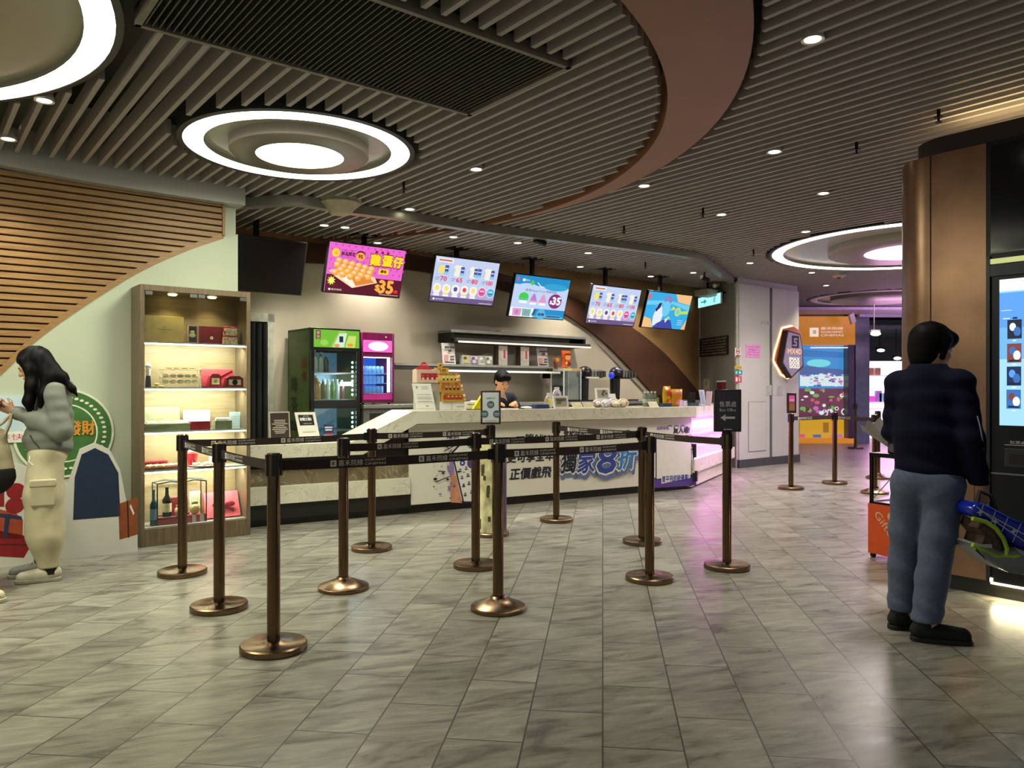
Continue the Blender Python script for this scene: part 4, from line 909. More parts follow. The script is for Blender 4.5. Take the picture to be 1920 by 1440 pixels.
gift('toy_soldier', 'red and white toy soldier bottle on the fourth shelf', 'figurine', 362, 3, [mat('bright_red_gloss', '#c12338', 0.3), M_paper, M_black], lambda m: (m.cyl((-0.02, 0, 0), (-0.02, 0, 0.06), 0.017, n=12), m.cyl((0.02, 0, 0), (0.02, 0, 0.06), 0.017, n=12), m.cyl((0, 0, 0.06), (0, 0, 0.12), 0.042, 0.05, n=16), m.use(1), m.ell((0, 0, 0.145), (0.033, 0.033, 0.03)), m.use(0), m.cyl((0, 0, 0.165), (0, 0, 0.20), 0.03, 0.034, n=14)), 0.18)
def dplate(m):
    m.lathe([(0.06, 0.0), (0.13, 0.012), (0.135, 0.016), (0.06, 0.006)], 28); m.use(1); random.seed(5)
    for k in range(12): m.ell((random.uniform(-0.09, 0.09), random.uniform(-0.05, 0.05), 0.025), (0.022, 0.02, 0.016))
gift('sweets_plate', 'plate of pale sweets in the middle of the fourth shelf', 'plate', 382, 3, [M_paper, mat('pink_sweet', '#dca08f', 0.6, var=0.2)], dplate, 0.14)
gift('white_shell', 'white shell-shaped box at the right of the fourth shelf', 'gift box', 407, 3, [mat('shell_white', '#d8d6cd', 0.3)], lambda m: m.ell((0, 0, 0.055), (0.055, 0.03, 0.055)), 0.22)
def bottle(m, r=0.032, h=0.29, lab=True):
    m.lathe([(r * 0.9, 0), (r, 0.006), (r, h * 0.56), (r * 0.42, h * 0.72), (r * 0.36, h * 0.94), (r * 0.42, h * 0.95), (r * 0.42, h), (0, h)], 20)
    if lab: m.use(1); m.lathe([(r * 1.01, h * 0.16), (r * 1.01, h * 0.46)], 20, caps=False)
gift('wine_bottle', 'slim blue wine bottle at the left of the bottom shelf', 'bottle', 285, 4, [mat('teal_glass', '#17414c', 0.1), mat('blue_label', '#5d8ea6', 0.5)], lambda m: bottle(m, 0.03, 0.31), 0.10)
gift('wine_bottle', 'dark red wine bottle with a cream label inside the wire hamper', 'bottle', 311, 4, [mat('black_green_glass', '#0d140d', 0.1), cream], lambda m: bottle(m, 0.038, 0.26), 0.12, 0.062)
def dham(m):
    m.box(-0.20, 0.20, -0.08, 0.08, 0.0, 0.055)
    m.use(1)
    for y in (-0.08, 0.08):
        m.tube([(-0.205, y, 0.0), (-0.205, y, 0.36)], 0.006); m.tube([(0.205, y, 0.0), (0.205, y, 0.36)], 0.006)
        m.tube([(-0.205, y, 0.36), (-0.10, y, 0.375), (0.0, y, 0.36), (0.10, y, 0.375), (0.205, y, 0.36)], 0.007); m.tube([(-0.205, y, 0.06), (0.205, y, 0.06)], 0.006)
    for x in (-0.205, 0.205): m.tube([(x, -0.08, 0.36), (x, 0.08, 0.36)], 0.006)
gift('wire_hamper', 'red tray hamper with a tall dark metal frame on the bottom shelf', 'hamper', 336, 4, [red, mat('gunmetal', '#3c3a38', 0.35, metal=0.8)], dham, 0.14)
gift('hamper_box', 'brown upright box at the back of the wire hamper', 'gift box', 336, 4, [dred], mk(0.15, 0.04, 0.16), 0.18, 0.057)
gift('biscuit_jar', 'left pink biscuit jar in the wire hamper', 'jar', 331, 4, [mat('blush_jar', '#d9a48c', 0.3), gold], lambda m: (m.ell((0, 0, 0.045), (0.035, 0.03, 0.045)), m.use(1), m.cyl((0, 0, 0.085), (0, 0, 0.10), 0.02, n=14)), 0.09, 0.058)
gift('gold_bag', 'gold sweet bag at the right of the wire hamper', 'gift bag', 362, 4, [mat('gold_foil', '#c2b06a', 0.25, metal=0.6)], lambda m: (m.ell((0, 0, 0.05), (0.045, 0.035, 0.05)), m.ell((0, 0, 0.11), (0.03, 0.015, 0.02))), 0.10, 0.058)
gift('striped_packet', 'white striped packet standing behind the gold sweet bag', 'packet', 366, 4, [M_paper, mat('lime_stripe', '#b5b96a', 0.5)], lambda m: (m.box(-0.045, 0.045, -0.01, 0.01, 0, 0.20), m.use(1), setattr(m, 'base', -0.0105), [m.rect(-0.035 + 0.018 * k, -0.028 + 0.018 * k, 0.02, 0.18) for k in range(5)]), 0.165, 0.058)
def dbow(m):
    m.obox((-0.005, 0.03, 0.115), (0.155, 0, 0), (0, 0.02, -0.008), (0, 0.05, 0.11)); m.use(1)
    c = (0, -0.015, 0.11)
    for sx in (-1, 1): m.ell((sx * 0.055, -0.02, 0.125), (0.05, 0.014, 0.028)); m.obox((sx * 0.05, -0.022, 0.085), (0.045, 0, -0.022 * sx * sx), (0, 0.002, 0), (0.004 * sx, 0, 0.014))
    m.ell((0, -0.025, 0.115), (0.018, 0.014, 0.018)); m.use(2); m.box(-0.155, 0.15, 0.0, 0.10, 0.0, 0.03)
gift('bow_gift_box', 'coral pink gift box with a big ribbon bow on the bottom shelf', 'gift box', 417, 4, [pink, mat('crimson_ribbon', '#b01f3f', 0.35), dred], dbow, 0.14)

# ================================================================== STANDEE BOARD (the printed figure is left blank)
PRN = [mat('navy_print', '#1c2c47', 0.5), mat('tan_suitcase_print', '#8f4a24', 0.5), mat('dark_strap_print', '#3a1d10', 0.5), M_paper, mat('red_suitcase_print', '#8e1b22', 0.5), mat('orange_bag_print', '#a5482c', 0.5), mat('blue_strap_print', '#26324f', 0.5)]
BO = SW(0.30, 6.90)
t = thing('standee', 'white cardboard standee board with printed red suitcases beside the gift cabinet', 'standee', BO, A)
def sbx(px, py): q = local(on_w(px, py, 6.90), BO, A); return q.x, q.z
m = MB(); out = [sbx(258, 1034), sbx(258, 985), sbx(248, 975), sbx(236, 935)] + [sbx(225, 880), sbx(205, 842), sbx(178, 830), sbx(150, 842), sbx(135, 885)] + [sbx(128, 905), sbx(70, 880), sbx(0, 860), sbx(-120, 870)]
x0, z0 = sbx(-120, 1060)
m.prism([(p[0], max(p[1], 0.0)) for p in out] + [(x0, out[-1][1]), (x0, 0.0), (out[0][0], 0.0)], 0.0, 0.02); bd = m.build('board', mat('white_cardboard', '#d3d2c6', 0.55, var=0.01), t, smooth=0)
m = MB(); m.base = -0.0005; q = [sbx(222, 887), sbx(203, 852), sbx(178, 840), sbx(153, 852), sbx(140, 895), sbx(137, 975), sbx(226, 968)]
m.flat(q)
m.build('printed_panel', PRN, bd, smooth=0); m = MB(); m.base = -0.0005
m.use(1); m.flat([sbx(*p) for p in ((222, 945), (272 - 14, 932), (258, 1002), (224, 1012))]); m.use(2); m.line([sbx(239, 939), sbx(241, 1008)], 0.012); m.use(3); m.flat([sbx(*p) for p in ((245, 945), (252, 962), (250, 966), (243, 950))])
m.build('printed_tan_suitcase', PRN, bd, smooth=0); m = MB(); m.base = -0.0005
m.use(4); m.flat([sbx(*p) for p in ((-60, 1005), (-60, 1040), (45, 1046), (54, 1030), (50, 1005), (0, 995))]); m.use(2); m.line([sbx(-60, 1020), sbx(52, 1022)], 0.008)
m.build('printed_red_suitcase', PRN, bd, smooth=0); m = MB(); m.base = -0.0005
m.use(5); m.flat([sbx(*p) for p in ((-60, 960), (-60, 1010), (42, 1010), (43, 975), (30, 962), (0, 955))]); m.use(6); m.flat([sbx(*p) for p in ((10, 965), (20, 963), (14, 1010), (6, 1010))]); m.flat([sbx(*p) for p in ((0, 962), (40, 968), (42, 975), (0, 970))])
m.build('printed_orange_bag', PRN, bd, smooth=0); m = MB(); m.base = -0.0005
m.use(4); m.disc(*sbx(30, 921), 0.062); m.disc(*sbx(28, 948), 0.062); m.flat([sbx(*p) for p in ((-40, 912), (8, 912), (8, 950), (-40, 950))])
m.build('printed_red_boxes', PRN, bd, smooth=0)
# round green poster and pale blue poster on the wall behind
p = on_w(122, 812, WL - 0.012)
t = thing('round_emblem', 'round green and white wall emblem half hidden behind the standing woman', 'wall sign', p, A)
m = MB(); r = 0.37; m.cyl((0, 0, 0), (0, 0.01, 0), r, n=64); bdk = m.build('disc', mat('white_emblem', '#d5d8c4', 0.5), t)
m = MB(); m.base = -0.0005; m.disc(0, 0, r * 0.95, n=64); m.use(1); m.disc(0, 0, r * 0.66, n=64); m.use(0); m.disc(0, 0, r * 0.63, n=64)
m.use(1)
for k in range(44):
    a_ = 2 * math.pi * k / 44; m.disc(r * 0.80 * math.cos(a_), r * 0.80 * math.sin(a_), r * 0.045, r * 0.03, 8)
m.use(2); m.text('發財', 0.02, 0.22, -0.02, 0.10, 0, 0.004); m.text('好運', -0.22, -0.02, -0.02, 0.10, 0, 0.004); m.use(3); m.disc(0.20, -0.26, 0.045); m.disc(-0.02, -0.1, 0.08, 0.05)
m.build('emblem_print', [mat('emblem_green', '#3f6b32', 0.5), mat('emblem_white', '#d9dcc8', 0.5), mat('emblem_orange', '#c98a2c', 0.5), mat('emblem_pink', '#d49a7c', 0.5)], bdk, smooth=0)
q = on_w(-30, 820, WL - 0.012)
t = thing('wall_poster', 'pale blue poster with red lettering at the far left edge', 'poster', q, A)
m = MB(); m.box(-0.35, 0.40, -0.004, 0.008, -0.05, 0.33); pb = m.build('sheet', mat('pale_blue_print', '#b7cdd6', 0.5, var=0.08, scale=3), t)
m = MB(); m.base = -0.0045; m.rect(-0.35, 0.40, -0.05, 0.04); m.use(1); m.text('新年快樂', 0.0, 0.36, -0.03, 0.02); m.build('poster_print', [mat('white_print_band', '#d6d6cc', 0.5), mat('red_print', '#b3323a', 0.5)], pb, smooth=0)

# ================================================================== DRINK FRIDGES
FO = SW(3.70, 8.38)
t = thing('drinks_fridge', 'tall green-sided drinks fridge with a lit green header', 'fridge', FO, A)
fw, fd, fh = 0.635, 0.66, 2.05
mg = mat('green_fridge_side', '#4a6427', 0.45); mkf = mat('black_fridge_frame', '#0e1014', 0.35)
m = MB(); m.box(0, 0.02, 0.03, fd, 0.05, fh); m.box(fw - 0.02, fw, 0.03, fd, 0.05, fh); m.box(0, fw, fd - 0.03, fd, 0.05, fh); m.box(0, fw, 0.03, fd, fh - 0.03, fh); m.box(0, fw, 0.03, fd, 0.05, 0.25); cb = m.build('cabinet', mg, t, bev=0.006)
m = MB(); m.box(0.0, fw, 0.0, 0.05, 1.79, fh); m.box(0, 0.05, 0, 0.04, 0.06, 1.8); m.box(fw - 0.05, fw, 0, 0.04, 0.06, 1.8); m.box(0, fw, 0, 0.04, 1.11, 1.21); m.box(0, fw, 0, 0.04, 0.06, 0.25); m.build('door_frame', mkf, t, bev=0.004)
m = MB(); m.box(0.02, fw - 0.02, fd - 0.06, fd - 0.03, 0.25, 1.79); m.box(0.02, 0.03, 0.05, fd - 0.03, 0.25, 1.79); m.build('liner', mat('grey_blue_liner', '#8496a3', 0.4, emit='#4d7690', es=0.6), t)  # liner has its own glow, standing in for the fridge's inside light
m = MB(); m.base = -0.0006; m.rect(0.04, fw - 0.015, 1.825, 2.03)
m.use(1); m.flat([(0.25, 1.83), (0.36, 2.02), (0.44, 2.02), (0.40, 1.83)]); m.use(2); m.flat([(0.28, 1.83), (0.36, 1.99), (0.46, 2.0), (0.42, 1.83)]); m.use(3); m.flat([(0.43, 1.83), (0.48, 1.97), (0.58, 1.97), (0.56, 1.83)])
m.use(4); m.rect(0.065, 0.125, 1.92, 2.02); m.use(5); m.text('維', 0.075, 0.115, 1.972, 2.012); m.text('他', 0.075, 0.115, 1.927, 1.967); m.use(6); m.rect(0.36, 0.41, 1.89, 1.96); m.use(7); m.disc(0.33, 1.85, 0.035, 0.02); m.disc(0.5, 1.86, 0.04, 0.02); m.use(1); m.disc(0.17, 1.88, 0.05, 0.035)
m.build('header_sign', [glow('#7cc83c', 0.9), glow('#a9dc5c', 0.9), glow('#d7ecd8'), glow('#cfe070'), glow('#8c2c34', 0.8), glow('#f0d8cf', 0.9), glow('#1d2d33'), glow('#e6a24a')], t, smooth=0)
m = MB(); m.base = -0.001; m.text('綠', 0.10, 0.30, 1.30, 1.48, 0, .004); m.text('茶', 0.10, 0.30, 1.05, 1.25, 0, .004); m.text('無糖', 0.08, 0.3, 0.84, 0.97, 0, .004); m.use(1); m.text('維', 0.42, 0.55, 1.58, 1.70, 0, .003); m.text('他', 0.42, 0.55, 1.43, 1.55, 0, .003)
m.build('side_lettering', [mat('dark_green_print', '#16310f', 0.5), mat('red_brown_print', '#7c2f22', 0.5)], t, loc=(-0.001, fd, 0), rz=-math.pi / 2, smooth=0)
for z in (1.535, 1.215, 0.85, 0.55):
    m = MB(); m.box(0.03, fw - 0.03, 0.06, fd - 0.07, z - 0.015, z); m.build('fridge_shelf', mat('white_wire_shelf', '#c7d2d4', 0.4), t)
for z0, z1 in ((1.215, 1.79), (0.25, 1.11)):
    m = MB(); m.box(0.05, fw - 0.05, 0.006, 0.012, z0, z1); m.build('glass_door', M_glass, t, smooth=0)
m = MB()
for k in range(26):
    z = 0.28 + 0.055 * k
    if 1.09 < z < 1.23: continue
    m.ell((fw - 0.075, 0.06, z), (0.014, 0.010, 0.016), 8, 6)
m.build('led_strip', glow('#d9f4ff', 4.0), t)
lamp('fridge_light', 'AREA', t, (fw - 0.09, 0.10, 1.4), 4.0, (0.75, 0.92, 1.0), (0.05, 0.9), rot=(0, math.radians(90), 0))
def drink(p, h, r, c, cap, label, group, rz=A, name='drink_bottle'):
    m = MB(); m.lathe([(r * 0.92, 0), (r, h * 0.04), (r, h * 0.66), (r * 0.45, h * 0.82), (r * 0.42, h * 0.9)], 14); m.use(1); m.lathe([(r * 0.46, h * 0.9), (r * 0.46, h), (0, h)], 12)
    return tag(m.build(name, [c, cap], loc=p, rz=rz), label, 'bottle', group)
GF = 'drinks inside the green fridge'
tops = [(0.12, 0.26, 0.040, '#cfd3cd', 'first pale bottle from the left on the upper shelf of the green fridge'), (0.20, 0.24, 0.034, '#aeb6b3', 'second bottle on the upper shelf of the green fridge'), (0.265, 0.20, 0.032, '#5d5a5a', 'third, darker bottle on the upper shelf of the green fridge')]
for x, h, r, c, lb in tops: drink(FO + U * x + V * 0.16 + Z3 * 1.536, h, r, plain(c, 0.3), M_paper, lb, GF)
for x, h, r, c, lb in [(0.13, 0.28, 0.062, '#b07a35', 'big orange bottle on the lower shelf of the green fridge'), (0.225, 0.24, 0.030, '#6f6a4a', 'first small bottle right of the big orange one'), (0.285, 0.24, 0.030, '#c9cdbf', 'second small bottle, pale, right of the big orange one'), (0.345, 0.24, 0.030, '#5f8a38', 'third small bottle, green, right of the big orange one'),
                        (0.405, 0.24, 0.030, '#c3c7c9', 'fourth small bottle, white, right of the big orange one'), (0.465, 0.23, 0.030, '#8a4a48', 'fifth small bottle, red, nearest the lit fridge edge')]: drink(FO + U * x + V * 0.15 + Z3 * 1.216, h, r, plain(c, 0.3), M_paper, lb, GF)

# steel back counter along the wall
t = thing('back_counter', 'grey steel work counter along the back wall under the shelves', 'counter', SW(0, 0), A)
m = MB(); m.box(4.40, 10.9, 8.42, 9.03, 1.10, 1.145); m.build('worktop', mat('grey_worktop', '#8f908b', 0.3, metal=0.4), t, bev=0.004)
m = MB(); m.box(4.42, 10.88, 8.46, 9.02, 0.1, 1.10); m.build('cupboards', mat('grey_cupboard', '#7b7c78', 0.45), t)
for k in range(8):
    m = MB(); m.box(4.50 + 0.8 * k, 5.22 + 0.8 * k, 8.452, 8.461, 0.2, 1.04); m.build('cupboard_door', mat('dark_cupboard_door', '#33332f', 0.4) if k == 0 else mat('grey_cupboard_face', '#85867f', 0.45), t, bev=0.003)
m = MB(); m.box(4.42, 10.88, 8.52, 9.0, 0.0, 0.1); m.build('plinth', M_black, t)

# small pink fridge on the back counter
GO = SW(4.385, 8.45, 1.146); gw, gd, gh = 0.455, 0.5, 0.885
t = thing('countertop_fridge', 'small magenta fridge with a blue-lit window and a glowing oval sign', 'fridge', GO, A)
mp_ = mat('magenta_fridge', '#6c1546', 0.3)
m = MB(); m.box(0, 0.02, 0, gd, 0.02, gh); m.box(gw - 0.02, gw, 0, gd, 0.02, gh); m.box(0, gw, gd - 0.02, gd, 0.02, gh); m.box(0, gw, 0, gd, gh - 0.02, gh); m.box(0, gw, 0, 0.04, gh - 0.30, gh); m.box(0, gw, 0, gd, 0.02, 0.14); m.box(0, 0.03, -0.005, 0.02, 0.02, gh); m.box(gw - 0.03, gw, -0.005, 0.02, 0.02, gh)
m.build('cabinet', mp_, t, bev=0.012)
m = MB(); m.base = -0.006; m.rect(0.02, gw - 0.035, gh - 0.24, gh - 0.095); m.use(1); m.disc(gw / 2, gh - 0.168, 0.135, 0.055, 36); m.build('oval_sign', [glow('#f06ac6', 1.2), glow('#ffffff', 2.5)], t, smooth=0)
m = MB(); m.base = -0.006; m.disc(gw - 0.12, gh - 0.05, 0.009); m.build('indicator', glow('#ffe6c0', 1.5), t, smooth=0)
m = MB(); m.box(0.02, gw - 0.02, gd - 0.06, gd - 0.03, 0.14, gh - 0.28); m.build('liner', glow('#2a62e8', 0.9), t)  # liner glows blue for the lit interior; shelves and cans glow too
m = MB(); m.base = -0.0065; m.rect(0.025, gw - 0.035, 0.06, 0.125); m.build('kick_panel', mat('bright_magenta', '#a02474', 0.3, emit='#a02474', es=0.35), t, smooth=0)
m = MB(); m.box(gw - 0.075, gw - 0.05, 0.02, 0.05, 0.15, gh - 0.3); m.box(0.03, gw - 0.06, 0.02, 0.05, gh - 0.31, gh - 0.295); m.build('led_strip', glow('#dff3ff', 5.0), t)
for z in (0.385, 0.265):
    m = MB(); m.box(0.02, gw - 0.02, 0.04, gd - 0.07, z - 0.006, z); m.build('fridge_shelf', glow('#7fb6ff', 0.8), t)
m = MB(); m.box(0.03, gw - 0.03, 0.008, 0.012, 0.14, gh - 0.285); m.build('glass_door', M_glass, t, smooth=0)
m = MB()
for x in (0.05, gw - 0.05): m.cyl((x, 0.05, 0), (x, 0.05, 0.02), 0.015, n=10); m.cyl((x, gd - 0.05, 0), (x, gd - 0.05, 0.02), 0.015, n=10)
m.build('feet', M_black, t)
lamp('fridge_light', 'AREA', t, (gw / 2, 0.08, gh - 0.33), 2.0, (0.7, 0.85, 1.0), (0.3, 0.04))
for row, (z, nm) in enumerate(((0.386, 'top'), (0.266, 'middle'), (0.141, 'bottom'))):
    for k in range(6 if row < 2 else 5):
        x = 0.06 + 0.054 * k + (0.05 if row == 2 else 0)
        m = MB(); m.lathe([(0.019, 0), (0.021, 0.004), (0.021, 0.075), (0.017, 0.088), (0, 0.088)], 12)
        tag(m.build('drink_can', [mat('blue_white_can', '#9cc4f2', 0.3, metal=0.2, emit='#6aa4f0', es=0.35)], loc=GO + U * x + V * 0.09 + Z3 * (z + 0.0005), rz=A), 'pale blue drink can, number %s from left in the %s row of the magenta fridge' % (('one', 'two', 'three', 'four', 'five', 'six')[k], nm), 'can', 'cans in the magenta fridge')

# wall shelves
t = thing('wall_shelf', 'upper grey double-slab shelf high on the back wall', 'shelf', SW(0, 0), A)
m = MB(); m.box(5.90, 8.45, 8.74, 9.085, 2.115, 2.155); m.build('upper_slab', mat('grey_shelf_laminate', '#8d8d85', 0.4), t, bev=0.003)
m = MB(); m.box(5.95, 8.5, 8.70, 9.085, 1.985, 2.04); m.build('lower_slab', mat('dark_shelf_laminate', '#3a3a36', 0.4), t, bev=0.003)
m = MB(); m.box(5.98, 8.5, 8.69, 8.701, 1.975, 2.0); m.build('edge_light', mat('white_edge', '#e6e4dc', 0.4, emit='#fff6e0', es=0.5), t)
m = MB(); m.box(5.90, 5.95, 8.76, 9.08, 1.985, 2.15); m.box(8.40, 8.45, 8.76, 9.08, 1.985, 2.15); m.build('bracket', M_blackm, t)
tag(MB().box(-0.16, 0.16, -0.06, 0.06, 0, 0.035).build('cardboard_box', mat('kraft_white', '#c9bfa0', 0.6), loc=SW(6.95, 8.84, 2.156), rz=A), 'flat cream box lying on top of the upper wall shelf', 'box')
t = thing('wall_shelf', 'lower grey shelf holding posters and snack boxes', 'shelf', SW(0, 0), A)
m = MB(); m.box(5.0, 7.88, 8.72, 9.05, 1.60, 1.675); m.build('slab', mat('dark_shelf_laminate', '#3a3a36', 0.4), t, bev=0.003)
m = MB(); m.box(5.0, 7.88, 8.712, 8.722, 1.645, 1.677); m.build('front_lip', mat('grey_shelf_laminate', '#8d8d85', 0.4), t)
m = MB(); m.box(5.3, 7.88, 8.72, 8.735, 1.572, 1.60); m.build('edge_light', mat('white_edge', '#e6e4dc', 0.4, emit='#fff6e0', es=0.5), t)
m = MB(); m.box(5.0, 5.04, 8.8, 9.05, 1.5, 1.60); m.box(7.8, 7.84, 8.8, 9.05, 1.5, 1.60); m.build('bracket', M_blackm, t)
def sx(px, w=8.82): return local(on_w(px, 690, w), Vector((0, 0, 0)), A).x
GS = 'items on the lower wall shelf'
def onshelf(name, label, cat, px, mats, draw, w=8.82, z=1.678, group=GS):
    m = MB(); draw(m); return tag(m.build(name, mats, loc=SW(sx(px, w), w, z), rz=A, bev=0.001), label, cat, group)
def dposter(m):
    m.obox((0, 0, 0.145), (0.105, 0, 0), (0, 0.004, 0), (0, 0.02, 0.145)); m.base = -0.024; m.y = 0
    m.use(1); m.text('最新優惠', -0.08, 0.08, 0.215, 0.245, 0, .002); m.rect(-0.02, 0.03, 0.17, 0.20); m.use(2); m.rect(-0.085, -0.02, 0.02, 0.13); m.use(1); m.rect(0.01, 0.08, 0.10, 0.115); m.rect(0.01, 0.08, 0.06, 0.075); m.rect(-0.07, 0.08, 0.02, 0.035)
pp = [mat('white_poster', '#d8d2cc', 0.5), plain('#4a4148'), plain('#d69a9a')]
onshelf('poster_card', 'left white poster card on the lower shelf', 'poster', 841, pp, dposter)
onshelf('poster_card', 'right white poster card on the lower shelf', 'poster', 1017, pp, dposter)
def dpack(c):
    def f(m): m.box(-0.07, 0.07, -0.03, 0.03, 0, 0.13); m.use(1); m.base = -0.0305; m.rect(-0.06, 0.06, 0.075, 0.12); m.disc(0.0, 0.045, 0.03, 0.025); m.use(2); m.disc(-0.02, 0.09, 0.03, 0.02); m.rect(-0.05, 0.05, 0.01, 0.018)
    return f
for px, a_, b_, c_, lb in ((872, '#b9b6b0', '#c9c05c', '#57534a', 'short pale snack pack with a yellow blob, left of the shelf group'), (887, '#8d8698', '#d9cfd0', '#6a4f7c', 'short mauve snack pack, second of the shelf group'), (902, '#c0bdb3', '#9fa79a', '#efeee6', 'short grey-white snack pack, third of the shelf group'), (914, '#a9aca2', '#e4e2d8', '#70766a', 'short silver snack pack next to the first popcorn box')):
    onshelf('snack_pack', lb, 'snack pack', px, [plain(a_), plain(b_), plain(c_)], dpack(0))
def dpop(m):
    m.box(-0.075, 0.085, -0.06, 0.06, 0, 0.285); m.use(1); m.box(-0.078, -0.074, -0.055, 0.055, 0.01, 0.28); m.base = -0.0605; m.use(2); m.rect(-0.02, 0.07, 0.09, 0.25); m.use(3); m.rect(0.01, 0.05, 0.10, 0.22); m.use(4); m.disc(-0.035, 0.13, 0.03, 0.025); m.use(5); m.disc(0.055, 0.255, 0.03, 0.02)
pq = [mat('silver_box', '#b5b0a4', 0.35), mat('brown_box_side', '#5b4a40', 0.5), plain('#d7c2bf'), plain('#b04a58'), plain('#bdb68a'), plain('#e0a58c')]
onshelf('popcorn_box', 'left silver popcorn box with a brown side on the lower shelf', 'box', 938, pq, dpop); onshelf('popcorn_box', 'right silver popcorn box with a brown side on the lower shelf', 'box', 979, pq, dpop)
# glass warmer cabinet and the two snacks on it
w0 = 8.62
t = thing('warmer_cabinet', 'white-framed glass warmer cabinet on the back counter left of the drink towers', 'food warmer', SW(sx(1061, w0), w0, 1.146), A)
m = MB()
for x in (-0.18, 0.165):
    for y in (-0.15, 0.135): m.box(x, x + 0.015, y, y + 0.015, 0, 0.46)
m.box(-0.18, 0.18, -0.15, 0.15, 0.46, 0.50); m.build('frame', M_paper, t)
m = MB(); m.box(-0.18, 0.18, -0.15, 0.15, 0, 0.03); m.build('base', M_black, t); m = MB(); m.box(-0.165, 0.165, -0.14, 0.13, 0.24, 0.25); m.build('shelf', M_steel, t)
m = MB(); m.box(-0.165, 0.165, -0.145, -0.141, 0.03, 0.46); m.build('glass_pane', M_glass, t, smooth=0); m = MB(); m.box(-0.165, 0.165, 0.136, 0.14, 0.03, 0.46); m.build('back_panel', mat('grey_back', '#63665f', 0.5), t)
m = MB(); m.base = -0.151; m.rect(-0.02, 0.17, 0.463, 0.498); m.use(1); m.rect(-0.17, -0.03, 0.463, 0.498); m.build('header_strip', [plain('#c8a24c'), plain('#cfcc74')], t, smooth=0)
onshelf('fries_cup', 'brown cup of fries on top of the glass warmer', 'snack cup', 1043, [plain('#7a3d22'), plain('#d68a2c')], lambda m: (m.cyl((0, 0, 0), (0, 0, 0.10), 0.03, 0.042, n=14), m.use(1), [m.obox((random.uniform(-.03, .03), random.uniform(-.03, .03), 0.115), (0.006, 0, 0), (0, 0.006, 0), (random.uniform(-.01, .01), 0, 0.04)) for k in range(16)]), w0, 1.647, 'snacks on the warmer')
def dbag(w, h, pal=None):
    def f(m):
        n = 9; vs = []; fs = []
        for j in range(n):
            z = h * j / (n - 1); b = 0.045 * math.sin(math.pi * j / (n - 1)) ** 0.7 + 0.002; ww = w / 2 * (1 - 0.08 * math.sin(math.pi * j / (n - 1)))
            for k in range(12): a_ = 2 * math.pi * k / 12; vs.append((ww * math.cos(a_), b * math.sin(a_), z))
        for j in range(n - 1):
            for k in range(12): fs.append((j * 12 + k, j * 12 + (k + 1) % 12, (j + 1) * 12 + (k + 1) % 12, (j + 1) * 12 + k))
        fs += [tuple(range(11, -1, -1)), tuple(range((n - 1) * 12, n * 12))]; m.add(vs, fs)
        m.base = -0.047; m.use(1); m.disc(0, h * 0.62, w * 0.30, w * 0.22); m.use(2); m.rect(-w * 0.3, w * 0.3, h * 0.74, h * 0.84); m.disc(w * 0.08, h * 0.25, w * 0.26, w * 0.18); m.use(1); m.disc(-w * 0.15, h * 0.3, w * 0.12)
    return f
onshelf('snack_bag', 'orange snack bag on top of the glass warmer', 'snack bag', 1061, [mat('orange_foil', '#c4511f', 0.3), plain('#e8a24a'), plain('#5c1f10')], dbag(0.19, 0.27), w0, 1.647, 'snacks on the warmer')
# drink towers
def tower(px, label, badge):
    t = thing('drink_dispenser', label, 'drink dispenser', SW(sx(px, 8.70), 8.70, 1.146), A)
    m = MB(); m.cyl((0, 0, 0), (0, 0, 0.36), 0.075, 0.085, n=24); m.build('column', mat('dark_grey_column', '#2b2d2e', 0.3, metal=0.4), t)
    m = MB(); m.box(-0.12, 0.45, -0.10, 0.1, 0, 0.02); m.build('drip_tray', M_plastic, t)
    m = MB(); m.ell((0.03, 0, 0.445), (0.13, 0.10, 0.105), 24, 14); m.cyl((0.03, 0, 0.43), (0.40, 0, 0.43), 0.065, n=20); hd = m.build('head', M_plastic, t)
    for k in range(5):
        m = MB(); m.box(0.10 + 0.068 * k, 0.14 + 0.068 * k, -0.085, -0.055, 0.38, 0.475); m.build('tap_lever', mat('grey_lever', '#7d7e72', 0.4) if k < 2 else mat('dark_lever', '#4c4d48', 0.4), hd)
    m = MB(); m.box(-0.02, 0.24, -0.10, -0.06, 0.355, 0.38); m.build('tap_light', plain('#e8e8e4', 0.3) if badge is None else M_plastic, hd)
    m = MB(); m.ell((-0.11, -0.03, 0.41), (0.05, 0.05, 0.055)); m.build('badge', mat('badge_black', '#101012', 0.3) if badge is None else glow(badge, 1.0), hd)
    if badge:
        m = MB(); m.base = -0.085; m.disc(0.03, 0.475, 0.045); m.build('logo_light', glow('#9a7fe0', 0.9), hd, smooth=0)
    return t
tower(1094, 'left black drink tower with a row of taps', None); tower(1153, 'right black drink tower with blue lit badge', '#2b3fd0')
